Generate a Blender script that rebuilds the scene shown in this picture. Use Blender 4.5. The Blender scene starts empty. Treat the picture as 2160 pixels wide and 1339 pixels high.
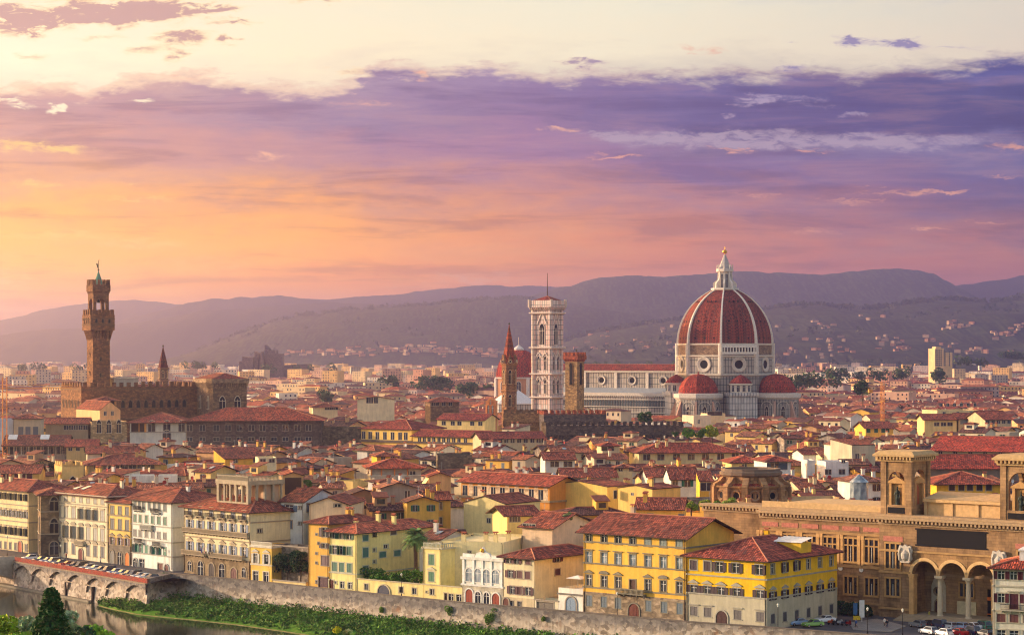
import bpy, math, random
import numpy as np
from mathutils import Vector, Matrix, noise as mnoise
R = math.radians
C = bpy.context.scene
rnd = random.Random(11)
# ---------------------------------------------------------------- camera
F, HY, H = 4700.0, 745.0, 53.0            # focal length and horizon in photo pixels, eye height in metres
cam_d = bpy.data.cameras.new('camera'); cam = bpy.data.objects.new('camera', cam_d)
C.collection.objects.link(cam); C.camera = cam
cam.location = (0, 0, H); cam.rotation_euler = (R(90), 0, 0)
cam_d.sensor_width = 36; cam_d.lens = 36*F/2160; cam_d.shift_y = (HY-669.5)/2160
cam_d.clip_start = 1; cam_d.clip_end = 90000
C.view_settings.view_transform = 'Standard'; C.view_settings.look = 'None'
C.view_settings.gamma = 1; C.view_settings.exposure = 0.35
C.cycles.max_bounces = 5; C.cycles.diffuse_bounces = 2; C.cycles.glossy_bounces = 2
C.cycles.volume_bounces = 0; C.cycles.transparent_max_bounces = 4
C.cycles.sample_clamp_indirect = 4; C.cycles.filter_width = 1.15; C.cycles.use_denoising = True
SUN_AZ, SUN_EL = 81.0, 11.5                # degrees left of straight ahead, degrees up
sv = Vector((-math.sin(R(SUN_AZ))*math.cos(R(SUN_EL)), math.cos(R(SUN_AZ))*math.cos(R(SUN_EL)), math.sin(R(SUN_EL))))
sl = bpy.data.lights.new('sun', 'SUN'); sun = bpy.data.objects.new('sun', sl); C.collection.objects.link(sun)
sl.energy = 4.6; sl.angle = R(1.0); sl.color = (1.0, 0.73, 0.50)
sun.rotation_euler = sv.to_track_quat('Z', 'Y').to_euler()

def lin(c, a=1.0):
    f = lambda v: (v/255/12.92 if v/255 <= .04045 else ((v/255+.055)/1.055)**2.4)
    return (f(c[0]), f(c[1]), f(c[2]), a)

class NT:                                   # small node-graph writer
    def __init__(s, tree): s.t = tree; s.t.nodes.clear()
    def n(s, typ, **kw):
        o = s.t.nodes.new('ShaderNode'+typ)
        for k, v in kw.items(): setattr(o, k, v)
        return o
    def put(s, sock, v):
        if v is None: return
        if hasattr(v, 'is_output'): s.t.links.new(v, sock)
        else: sock.default_value = v
    def m(s, op, a, b=None, c=None, clamp=False):
        o = s.n('Math', operation=op); o.use_clamp = clamp
        s.put(o.inputs[0], a); s.put(o.inputs[1], b); s.put(o.inputs[2], c)
        return o.outputs[0]
    def mix(s, f, a, b, blend='MIX'):
        o = s.n('Mix', data_type='RGBA', blend_type=blend); o.clamp_factor = True
        s.put(o.inputs[0], f); s.put(o.inputs[6], a); s.put(o.inputs[7], b)
        return o.outputs[2]
    def rng(s, v, a, b, c=0.0, d=1.0, smooth=False):
        o = s.n('MapRange'); o.clamp = True
        if smooth: o.interpolation_type = 'SMOOTHSTEP'
        for i, x in enumerate((v, a, b, c, d)): s.put(o.inputs[i], x)
        return o.outputs[0]
    def xyz(s, a, b, c=0.0):
        o = s.n('CombineXYZ')
        for i, x in enumerate((a, b, c)): s.put(o.inputs[i], x)
        return o.outputs[0]
    def noise(s, vec, scale, detail=4, rough=.55, dist=0.0):
        o = s.n('TexNoise'); s.put(o.inputs['Vector'], vec)
        o.inputs['Scale'].default_value = scale; o.inputs['Detail'].default_value = detail
        o.inputs['Roughness'].default_value = rough; o.inputs['Distortion'].default_value = dist
        return o.outputs
    def ramp(s, f, stops, interp='LINEAR'):
        o = s.n('ValToRGB'); cr = o.color_ramp; cr.interpolation = interp
        while len(cr.elements) < len(stops): cr.elements.new(1.0)
        for e, (p, c) in zip(cr.elements, sorted(stops, key=lambda q: q[0])): e.position = p
        for e, (p, c) in zip(cr.elements, sorted(stops, key=lambda q: q[0])): e.color = c
        s.put(o.inputs[0], f); return o.outputs[0]

# ---------------------------------------------------------------- sky
def build_world():
    w = bpy.data.worlds.new('World'); C.world = w; w.use_nodes = True
    g = NT(w.node_tree)
    tc = g.n('TexCoord'); sp = g.n('SeparateXYZ'); g.t.links.new(tc.outputs['Generated'], sp.inputs[0])
    x, y, z = sp.outputs
    yc = g.m('MAXIMUM', y, .25)
    A = g.m('MULTIPLY_ADD', g.m('DIVIDE', x, yc), F, 1080.0)      # compass direction of the ray
    E = g.m('MULTIPLY_ADD', g.m('DIVIDE', z, yc), -F, HY)         # its height above the horizon
    n1 = g.noise(g.xyz(g.m('MULTIPLY', A, .0040), g.m('MULTIPLY', E, .017), 3.1), 1.0, 7, .58, .3)
    s1 = g.n('SeparateColor'); g.t.links.new(n1[1], s1.inputs[0])
    n2 = g.noise(g.xyz(g.m('MULTIPLY', A, .014), g.m('MULTIPLY', E, .05), 9.7), 1.0, 6, .6, .2)
    s2 = g.n('SeparateColor'); g.t.links.new(n2[1], s2.inputs[0])
    n4 = g.noise(g.xyz(g.m('MULTIPLY', A, .020), g.m('MULTIPLY', E, .062), 5.3), 1.0, 8, .62, .5)
    s4 = g.n('SeparateColor'); g.t.links.new(n4[1], s4.inputs[0])
    n3 = g.noise(g.xyz(g.m('MULTIPLY', A, .0024), g.m('MULTIPLY', E, .024), 1.7), 1.0, 5, .6, .4)
    def off(v, amp): return g.m('MULTIPLY', g.m('SUBTRACT', v, .5), amp*2.3)
    Aw = g.m('ADD', g.m('ADD', A, off(s1.outputs[0], 170)), g.m('ADD', off(s2.outputs[0], 50), off(s4.outputs[0], 20)))
    Ew = g.m('ADD', g.m('ADD', E, off(s1.outputs[1], 80)), g.m('ADD', off(s2.outputs[1], 26), off(s4.outputs[1], 10)))
    # clear evening sky above the cloud bank
    def grid(An, En, cols, y0, y1, xs):
        t = g.rng(En, y0, y1)
        ramps = [g.ramp(t, [((yy-y0)/(y1-y0), tuple(v*k for v, k in zip(lin(c)[:3], gain(px_, yy)))+(1,)) for yy, c in col]) for px_, col in zip(xs, cols)]
        out = ramps[0]
        for i in range(1, len(cols)):
            out = g.mix(g.rng(An, xs[i-1], xs[i]), out, ramps[i])
        return out
    def gain(px, E_):                                    # the haze dims and tints the low sky: give it back here
        s = lambda v, a, b: max(0, min(1, (v-a)/(b-a))); t, q, w = s(E_, 330, 540), s(E_, 120, 240), s(px, 300, 1700)
        up = [a+(b-a)*q for a, b in zip((1, .99, .95), (.82, .80, .83))]; lo = [a+(b-a)*w for a, b in zip((1.30, 1.08, .0), (1.12, .76, .40))]
        dk = 1-.22*s(px, 800, 1700)*s(E_, 130, 170)*s(-E_, -300, -260)
        return [(a+(b-a)*t)*dk for a, b in zip(up, lo)]
    clear = grid(A, Ew, [[(-200, (205, 205, 205)), (0, (244, 232, 204)), (110, (253, 244, 212)), (200, (252, 240, 205))],
                        [(-200, (196, 203, 210)), (0, (240, 231, 202)), (110, (249, 235, 200)), (200, (250, 233, 200))],
                        [(-200, (186, 196, 208)), (0, (233, 228, 204)), (90, (238, 228, 200)), (200, (232, 222, 200))],
                        [(-200, (170, 182, 203)), (0, (214, 206, 190)), (110, (221, 207, 188)), (200, (212, 200, 190))]],
                 -200, 200, [0, 600, 1300, 2160])
    ys = [130, 175, 215, 255, 300, 345, 385, 440, 500, 550, 600, 660]
    P = [[(226,190,160),(214,176,158),(198,158,156),(208,158,146),(224,166,136),(228,168,132),(232,172,126),(248,186,100),(255,196,66),(255,196,50),(255,184,66),(246,166,92)],
         [(214,180,166),(200,166,160),(180,146,158),(186,146,156),(204,150,146),(212,154,142),(222,162,132),(246,176,100),(255,188,70),(255,190,60),(254,176,72),(244,162,92)],
         [(168,146,170),(164,142,166),(156,134,164),(152,128,160),(174,132,154),(190,140,150),(204,148,142),(238,166,106),(252,178,76),(254,180,68),(250,162,78),(240,152,92)],
         [(150,132,168),(144,124,166),(140,116,162),(146,118,160),(158,120,160),(168,124,160),(190,136,150),(212,148,136),(228,158,118),(234,158,110),(232,152,112),(222,146,116)],
         [(124,114,166),(118,108,164),(110,102,160),(106,96,156),(146,124,160),(140,112,160),(164,124,154),(190,134,142),(206,142,134),(214,142,126),(212,138,120),(204,132,120)],
         [(98,96,156),(92,90,152),(88,84,148),(92,84,148),(136,124,162),(120,104,154),(128,104,154),(160,118,146),(178,126,142),(194,130,132),(190,124,124),(182,120,124)],
         [(82,86,148),(76,80,142),(72,76,138),(78,78,140),(120,114,158),(104,98,150),(108,96,148),(130,106,148),(152,114,142),(176,122,132),(176,118,126),(168,114,126)]]
    bank = grid(Aw, Ew, [list(zip(ys, c)) for c in P], 130, 660, [0, 360, 720, 1080, 1440, 1800, 2160])
    st = g.m('SUBTRACT', n3[0], .5)                                 # long soft streaks inside the cloud
    bank = g.mix(g.m('MULTIPLY', g.rng(st, -.01, -.13), .6), bank, g.mix(1.0, bank, lin((196, 188, 214)), 'MULTIPLY'))
    bank = g.mix(g.m('MULTIPLY', g.rng(st, .01, .14), .5), bank, g.mix(.2, bank, lin((255, 190, 150)), 'MIX'))
    # top edge of the cloud bank
    fc = g.n('FloatCurve'); cv = fc.mapping.curves[0]
    edge = [(0,190),(60,178),(150,176),(175,192),(240,174),(300,160),(425,153),(450,166),(520,174),(600,182),(700,186),(760,160),(800,132),(860,140),(940,146),(1010,136),(1080,148),(1150,156),(1190,162),(1240,148),(1300,154),(1400,152),(1480,158),(1540,148),(1600,158),(1660,146),(1720,142),(1780,150),(1860,146),(1905,136),(1950,142),(2030,138),(2080,126),(2115,117),(2160,124)]
    for i, (px, py) in enumerate(edge):
        q = (max(.002, min(.998, px/2160)), py/300)
        if i == 0: cv.points[0].location = q
        elif i == len(edge)-1: cv.points[-1].location = q
        else: cv.points.new(*q)
    fc.mapping.update()
    g.put(fc.inputs['Value'], g.m('DIVIDE', g.m('ADD', g.m('ADD', A, off(s2.outputs[2], 40)), off(s4.outputs[0], 20)), 2160.0, clamp=True))
    eh = g.m('SUBTRACT', g.m('ADD', g.m('ADD', E, off(s2.outputs[1], 26)), off(s4.outputs[2], 22)), g.m('MULTIPLY', fc.outputs[0], 300.0))
    mb = g.rng(eh, -16, 28, smooth=True)
    col = g.mix(mb, clear, bank)
    rim = g.m('MULTIPLY', g.m('MULTIPLY', g.rng(eh, -12, 3), g.rng(eh, 26, 4)), g.rng(A, 1500, 300, .10, .55))
    col = g.mix(rim, col, lin((246, 206, 168)))
    Af = g.m('ADD', g.m('ADD', A, off(s2.outputs[2], 40)), off(s4.outputs[0], 34)); Ef = g.m('ADD', g.m('ADD', E, off(s2.outputs[0], 12)), off(s4.outputs[1], 17)); vf = g.xyz(Af, Ef)
    def field(blobs, amp=.95, ns=None):
        acc = None
        for (bx, by, rx, ry, am) in blobs:
            mp = g.n('Mapping'); rx, ry = rx*1.25, ry*1.3; mp.inputs['Location'].default_value = (-bx/rx, -by/ry, 0); mp.inputs['Scale'].default_value = (1/rx, 1/ry, 0)
            g.put(mp.inputs['Vector'], vf)
            ln = g.n('VectorMath', operation='LENGTH'); g.t.links.new(mp.outputs[0], ln.inputs[0])
            v = g.rng(ln.outputs['Value'], 1.5, 0.0, 0.0, am, True)
            acc = v if acc is None else g.m('ADD', acc, v)
        return g.m('MULTIPLY', acc, g.rng(ns if ns is not None else s4.outputs[2], .34, .66, .25, 1.6))
    dark = field([(60,42,70,22,1.3),(15,46,60,22,1.3),(150,28,110,26,1.3),(245,26,80,24,1.5),(350,20,100,20,1.5),(440,16,60,10,1.3),(390,70,50,14,.7),(80,64,26,20,.8),(495,45,45,6,.9),(372,88,55,18,.85),(480,88,20,9,1.3),(205,80,58,7,.8),(300,110,38,9,.8),(370,121,20,12,.8),(62,122,44,6,.7),
                  (1800,87,46,9,1.1),(1905,92,44,9,1.15),(1660,142,36,9,.9),(1230,134,46,9,1.1),(745,150,36,6,.9),(2010,105,60,4,.5),(660,0,40,6,.9),(1680,86,30,5,.6)])
    dm = g.rng(dark, .10, 1.15, smooth=True)
    dcol = g.mix(g.rng(A, 700, 1500), g.mix(g.rng(dark, .5, 1.2), lin((250,214,150)), lin((186,144,138))), g.mix(g.rng(dark, .4, 1.0), lin((196,176,184)), lin((134,124,164))))
    col = g.mix(g.m('MULTIPLY', dm, .93), col, dcol)
    def lights(blobs, c, lo, hi, mx, amp=.9):
        nonlocal col
        f = field(blobs, amp); col = g.mix(g.m('MULTIPLY', g.rng(f, lo-.28, hi+.6, smooth=True), mx), col, lin(c))
    lights([(1650,208,85,7,1),(1580,214,40,6,1),(1535,247,12,6,1),(1795,243,24,6,1),(1720,226,60,5,.6)], (176,160,182), .4, .85, .8)
    lights([(1400,289,130,12,1),(1500,303,170,14,1),(1730,296,220,15,1),(1950,300,170,13,.9),(1280,286,60,6,.9),(1600,284,60,9,.6)], (170,152,170), .35, .8, .85)
    lights([(40,303,60,9,1),(110,315,80,6,1),(75,388,55,6,.9),(290,386,40,4,.7),(290,421,60,4,.7),(120,497,150,7,.75),(290,515,90,9,.95),(60,540,60,4,.6),(10,590,60,20,.8),(440,556,120,16,.5)], (255,214,104), .3, .85, .85)
    lights([(885,157,15,8,1.4),(560,330,45,9,.9),(1185,272,34,8,1),(770,220,70,6,.6),(370,165,90,8,.7),(60,188,70,6,.7)], (246,184,140), .4, .9, .8)
    lights([(40,221,24,9,1.2),(112,227,16,8,1.4),(300,213,24,5,1.2),(10,210,40,3,.9),(1395,158,26,8,.7)], (255,244,204), .4, .8, .9)
    lights([(1550,318,45,3,1.2),(1705,319,40,4,1),(1310,331,60,4,1),(2130,313,45,6,1),(1890,405,90,5,1),(2000,404,50,4,1),(1800,424,70,4,.9),(2080,470,45,3,1),(1955,483,40,3,1),(1710,490,80,5,.8),(1600,408,70,4,.6),(1060,590,110,10,.9),(960,586,50,9,.8),(840,602,80,6,.7),(2110,371,50,3,.8)], (244,170,128), .4, .9, .7)
    lights([(1480,106,36,9,1.2)], (226,170,140), .35, .8, .85, .5)
    # physical sky everywhere else, plus an even fill and an added glow lobe
    sk = g.n('TexSky', sky_type='NISHITA'); sk.sun_disc = False
    sk.sun_elevation = R(SUN_EL); sk.sun_rotation = R(-SUN_AZ); sk.altitude = 100; sk.dust_density = 3.0; sk.air_density = 1.4
    soft = g.mix(.45, g.mix(1.0, sk.outputs[0], (2.7, 2.7, 2.7, 1), 'MULTIPLY'), (4.8, 4.8, 5.7, 1))
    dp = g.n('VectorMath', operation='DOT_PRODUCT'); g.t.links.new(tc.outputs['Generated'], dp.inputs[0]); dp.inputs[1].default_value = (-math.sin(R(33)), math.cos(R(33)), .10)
    gl = g.m('POWER', g.m('MAXIMUM', dp.outputs['Value'], 0.0), 30.0)          # orange glow lobe added left of view to brighten haze and left-facing walls
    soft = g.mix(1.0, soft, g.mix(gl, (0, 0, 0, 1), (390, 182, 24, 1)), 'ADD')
    inside = g.m('MULTIPLY', g.rng(y, .86, .955, smooth=True), g.rng(z, .62, .22, smooth=True))
    painted = g.mix(1.0, col, (9.6, 9.6, 9.6, 1), 'MULTIPLY')
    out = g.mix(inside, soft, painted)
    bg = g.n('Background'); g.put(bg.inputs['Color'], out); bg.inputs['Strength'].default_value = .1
    wo = g.n('OutputWorld'); g.t.links.new(bg.outputs[0], wo.inputs['Surface'])
    w.cycles.sampling_method = 'MANUAL'; w.cycles.sample_map_resolution = 512
build_world()

# ---------------------------------------------------------------- materials
MAT = {}
def mat(name, rough=.85, spec=.25, metal=0.0):
    m = bpy.data.materials.new(name); m.use_nodes = True; MAT[name] = m
    g = NT(m.node_tree); b = g.n('BsdfPrincipled'); o = g.n('OutputMaterial'); g.t.links.new(b.outputs[0], o.inputs[0])
    b.inputs['Roughness'].default_value = rough; b.inputs['Specular IOR Level'].default_value = spec; b.inputs['Metallic'].default_value = metal
    g.b = b; return g
def uvm(g, sx=1, sy=1):
    u = g.n('UVMap'); mp = g.n('Mapping'); mp.inputs['Scale'].default_value = (sx, sy, 1); g.t.links.new(u.outputs[0], mp.inputs[0])
    oi = g.n('ObjectInfo'); v = g.n('VectorMath', operation='ADD'); g.t.links.new(mp.outputs[0], v.inputs[0])
    g.put(v.inputs[1], g.xyz(g.m('MULTIPLY', oi.outputs['Random'], 60.0), 0.0, g.m('MULTIPLY', oi.outputs['Random'], 37.0)))
    return v.outputs[0]
def objcol(g): return g.n('ObjectInfo').outputs['Color']
def bump(g, h, strength=.4, dist=.1):
    b = g.n('Bump'); b.inputs['Strength'].default_value = strength; b.inputs['Distance'].default_value = dist
    g.put(b.inputs['Height'], h); g.t.links.new(b.outputs[0], g.b.inputs['Normal'])
def base(g, c): g.put(g.b.inputs['Base Color'], c)
def flat(name, c, rough=.8, metal=0.0, spec=.25, var=.25, scale=1.0):
    g = mat(name, rough, spec, metal); n = g.noise(uvm(g), scale, 4)
    base(g, g.mix(1.0, lin(c), g.ramp(n[0], [(.25, (1-var,)*3+(1,)), (.75, (1+var*.4,)*3+(1,))]), 'MULTIPLY'))
def make_materials():
    g = mat('plaster', .9, .15)                  # painted render, weathered
    n = g.noise(uvm(g), .22, 6, .6); s = g.noise(uvm(g, 1.3, .12), 1.0, 5, .65); f = g.noise(uvm(g), 2.5, 3)
    k = g.m('MULTIPLY', g.m('MULTIPLY', g.rng(n[0], .28, .68, .78, 1.07), g.rng(s[0], .32, .6, .84, 1.03)), g.rng(f[0], .3, .7, .95, 1.04))
    c = g.mix(1.0, objcol(g), g.xyz(k, k, k), 'MULTIPLY')
    p = g.noise(uvm(g, 1, .8), .35, 6, .7)
    base(g, g.mix(g.rng(p[0], .60, .74, 0, .42), c, lin((150, 138, 122)))); bump(g, f[0], .2, .03)
    g = mat('stone', .92, .15)                   # rubble and cut stone walls
    v = g.n('TexVoronoi'); v.inputs['Scale'].default_value = 1.15; g.put(v.inputs['Vector'], uvm(g, .8, 1.3))
    n = g.noise(uvm(g), .3, 6, .65)
    sc = g.n('SeparateColor'); g.t.links.new(v.outputs['Color'], sc.inputs[0])
    k = g.m('MULTIPLY', g.rng(sc.outputs[0], 0, 1, .58, 1.3), g.rng(n[0], .25, .75, .68, 1.25))
    k = g.m('MULTIPLY', k, g.rng(v.outputs['Distance'], .55, .15, .7, 1.0))
    base(g, g.mix(1.0, objcol(g), g.xyz(k, k, k), 'MULTIPLY')); bump(g, v.outputs['Distance'], .5, .1)
    g = mat('ashlar', .9, .15)                   # dressed sandstone blocks
    b = g.n('TexBrick'); g.put(b.inputs['Vector'], uvm(g)); b.inputs['Scale'].default_value = 1.0
    b.inputs['Brick Width'].default_value = 1.4; b.inputs['Row Height'].default_value = .55; b.inputs['Mortar Size'].default_value = .02
    b.inputs['Color1'].default_value = (.78, .78, .78, 1); b.inputs['Color2'].default_value = (1.1, 1.08, 1.05, 1); b.inputs['Mortar'].default_value = (.55, .55, .55, 1)
    n = g.noise(uvm(g, 1, .5), .3, 6, .65)
    base(g, g.mix(1.0, g.mix(1.0, objcol(g), b.outputs[0], 'MULTIPLY'), g.ramp(n[0], [(.34, (.50, .48, .47, 1)), (.6, (1.08, 1.06, 1.04, 1))]), 'MULTIPLY'))
    g = mat('roof_tile', .9, .12)
    b = g.n('TexBrick'); g.put(b.inputs['Vector'], uvm(g)); b.inputs['Scale'].default_value = 1.0
    b.inputs['Brick Width'].default_value = .55; b.inputs['Row Height'].default_value = 1.0; b.inputs['Mortar Size'].default_value = .07; b.inputs['Mortar Smooth'].default_value = .3
    b.inputs['Color1'].default_value = (.38, .40, .44, 1); b.inputs['Color2'].default_value = (1.7, 1.6, 1.5, 1); b.inputs['Mortar'].default_value = (.26, .26, .30, 1)
    n = g.noise(uvm(g), .16, 6, .65); n2 = g.noise(uvm(g, 1, .6), 1.1, 5, .6)
    c = g.mix(1.0, objcol(g), b.outputs[0], 'MULTIPLY')
    c = g.mix(1.0, c, g.ramp(n[0], [(.30, (.55, .55, .64, 1)), (.5, (1, 1, 1, 1)), (.70, (1.35, 1.22, 1.1, 1))]), 'MULTIPLY')
    c = g.mix(g.rng(n2[0], .54, .68, 0, .55), c, lin((112, 94, 92)))
    base(g, c)
    wv = g.n('TexWave'); g.put(wv.inputs['Vector'], uvm(g, 1, 0)); wv.inputs['Scale'].default_value = .75
    bump(g, wv.outputs['Fac'], .6, .12)
    g = mat('marble', .6, .3)                    # white marble with dark green inlay frames
    b = g.n('TexBrick'); g.put(b.inputs['Vector'], uvm(g)); b.offset = 0.0; b.inputs['Scale'].default_value = 1.0
    b.inputs['Brick Width'].default_value = 1.75; b.inputs['Row Height'].default_value = 3.5; b.inputs['Mortar Size'].default_value = .17
    b.inputs['Color1'].default_value = lin((212, 207, 200)); b.inputs['Color2'].default_value = lin((190, 184, 178)); b.inputs['Mortar'].default_value = lin((66, 80, 78))
    n = g.noise(uvm(g, 1, .4), .35, 6, .65)
    base(g, g.mix(1.0, g.mix(1.0, b.outputs[0], objcol(g), 'MULTIPLY'), g.ramp(n[0], [(.3, (.70, .68, .66, 1)), (.6, (1.06, 1.05, 1.04, 1))]), 'MULTIPLY'))
    g = mat('trim', .85, .2)                     # sandstone frames and cornices
    n = g.noise(uvm(g), 1.2, 5)
    base(g, g.mix(1.0, objcol(g), g.ramp(n[0], [(.3, (.78, .77, .75, 1)), (.7, (1.1, 1.1, 1.1, 1))]), 'MULTIPLY'))
    g = mat('paint', .55, .3)                    # shutters, doors, metal paint: the object's own colour
    n = g.noise(uvm(g, 1, 6), 2.0, 3)
    base(g, g.mix(1.0, objcol(g), g.ramp(n[0], [(.35, (.72, .72, .72, 1)), (.65, (1.05, 1.05, 1.05, 1))]), 'MULTIPLY'))
    g = mat('car_paint', .25, .5)
    base(g, objcol(g)); g.b.inputs['Coat Weight'].default_value = .6; g.b.inputs['Coat Roughness'].default_value = .06
    g = mat('glass', .12, .6)
    n = g.noise(uvm(g), .9, 3); base(g, g.ramp(n[0], [(.35, (.012, .014, .02, 1)), (.7, (.05, .055, .065, 1))]))
    g = mat('pale_glass', .2, .5)
    n = g.noise(uvm(g), .7, 3); base(g, g.ramp(n[0], [(.35, lin((96, 112, 122))), (.7, lin((168, 178, 180)))]))
    g = mat('city_wall', .92, .1)                # far houses: own colour kept in the mesh
    at = g.n('VertexColor'); at.layer_name = 'tone'; n = g.noise(uvm(g), .2, 5)
    base(g, g.mix(1.0, at.outputs[0], g.ramp(n[0], [(.3, (.8, .8, .8, 1)), (.7, (1.1, 1.1, 1.1, 1))]), 'MULTIPLY'))
    g = mat('leaf', .7, .2)
    n = g.noise(uvm(g), .5, 3); at = g.n('VertexColor'); at.layer_name = 'tone'
    base(g, g.mix(1.0, objcol(g), at.outputs[0], 'MULTIPLY')); g.b.inputs['Transmission Weight'].default_value = 0
    g = mat('ground', .95, .1)
    n = g.noise(uvm(g), .02, 8, .7); base(g, g.ramp(n[0], [(.3, lin((86, 80, 70))), (.5, lin((106, 98, 86))), (.7, lin((84, 88, 62)))]))
    g = mat('asphalt', .85, .25)
    n = g.noise(uvm(g), .4, 6, .65); base(g, g.ramp(n[0], [(.3, lin((66, 66, 70))), (.7, lin((92, 90, 92)))]))
    g = mat('paving', .85, .2)
    b = g.n('TexBrick'); g.put(b.inputs['Vector'], uvm(g)); b.inputs['Scale'].default_value = 1.0; b.inputs['Brick Width'].default_value = 1.0; b.inputs['Row Height'].default_value = .6; b.inputs['Mortar Size'].default_value = .02
    b.inputs['Color1'].default_value = lin((150, 144, 136)); b.inputs['Color2'].default_value = lin((130, 124, 118)); b.inputs['Mortar'].default_value = lin((84, 80, 76)); base(g, b.outputs[0])
    g = mat('grass', .95, .1)
    n = g.noise(uvm(g), .5, 8, .7); base(g, g.ramp(n[0], [(.3, lin((44, 74, 22))), (.55, lin((84, 128, 34))), (.75, lin((126, 128, 62)))]))
    g = mat('silt', .95, .1)
    n = g.noise(uvm(g), .8, 8, .7); base(g, g.ramp(n[0], [(.3, lin((98, 96, 60))), (.7, lin((162, 148, 96)))]))
    g = mat('hill_woods', .95, .05)
    n = g.noise(uvm(g), .0035, 8, .7); n2 = g.noise(uvm(g), .02, 8, .75)
    c = g.ramp(n[0], [(.34, lin((18, 26, 28))), (.48, lin((28, 38, 34))), (.58, lin((62, 70, 50))), (.7, lin((34, 44, 34)))])
    base(g, g.mix(1.0, c, g.ramp(n2[0], [(.35, (.5, .5, .5, 1)), (.65, (1.3, 1.3, 1.3, 1))]), 'MULTIPLY'))
    g = mat('far_ridge', .95, .05)
    n = g.noise(uvm(g), .004, 6, .7); base(g, g.ramp(n[0], [(.35, lin((20, 24, 30))), (.65, lin((32, 38, 38)))]))
    g = mat('river_water', .07, .5)
    n = g.noise(uvm(g, 1, 1), .5, 5, .6); n2 = g.noise(uvm(g), .05, 4)
    base(g, g.ramp(n2[0], [(.35, lin((44, 52, 34))), (.65, lin((74, 76, 52)))])); bump(g, n[0], .10, .12)
    flat('bark', (84, 66, 48)); flat('soffit', (74, 52, 38)); flat('dark', (22, 20, 20)); flat('rubber', (20, 20, 22))
    flat('chrome', (190, 190, 190), .3, .8); flat('gold', (226, 166, 52), .3, .9); flat('verdigris', (92, 138, 120))
    flat('lead', (168, 172, 172), .5); flat('lamp_glass', (240, 236, 214), .3); flat('white_paint', (232, 230, 222)); flat('bronze', (52, 60, 50), .5, .3)
    flat('fresco', (226, 196, 158), var=.5, scale=1.6); flat('terracotta_relief', (196, 124, 104), var=.4, scale=2.0)
make_materials()

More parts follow.
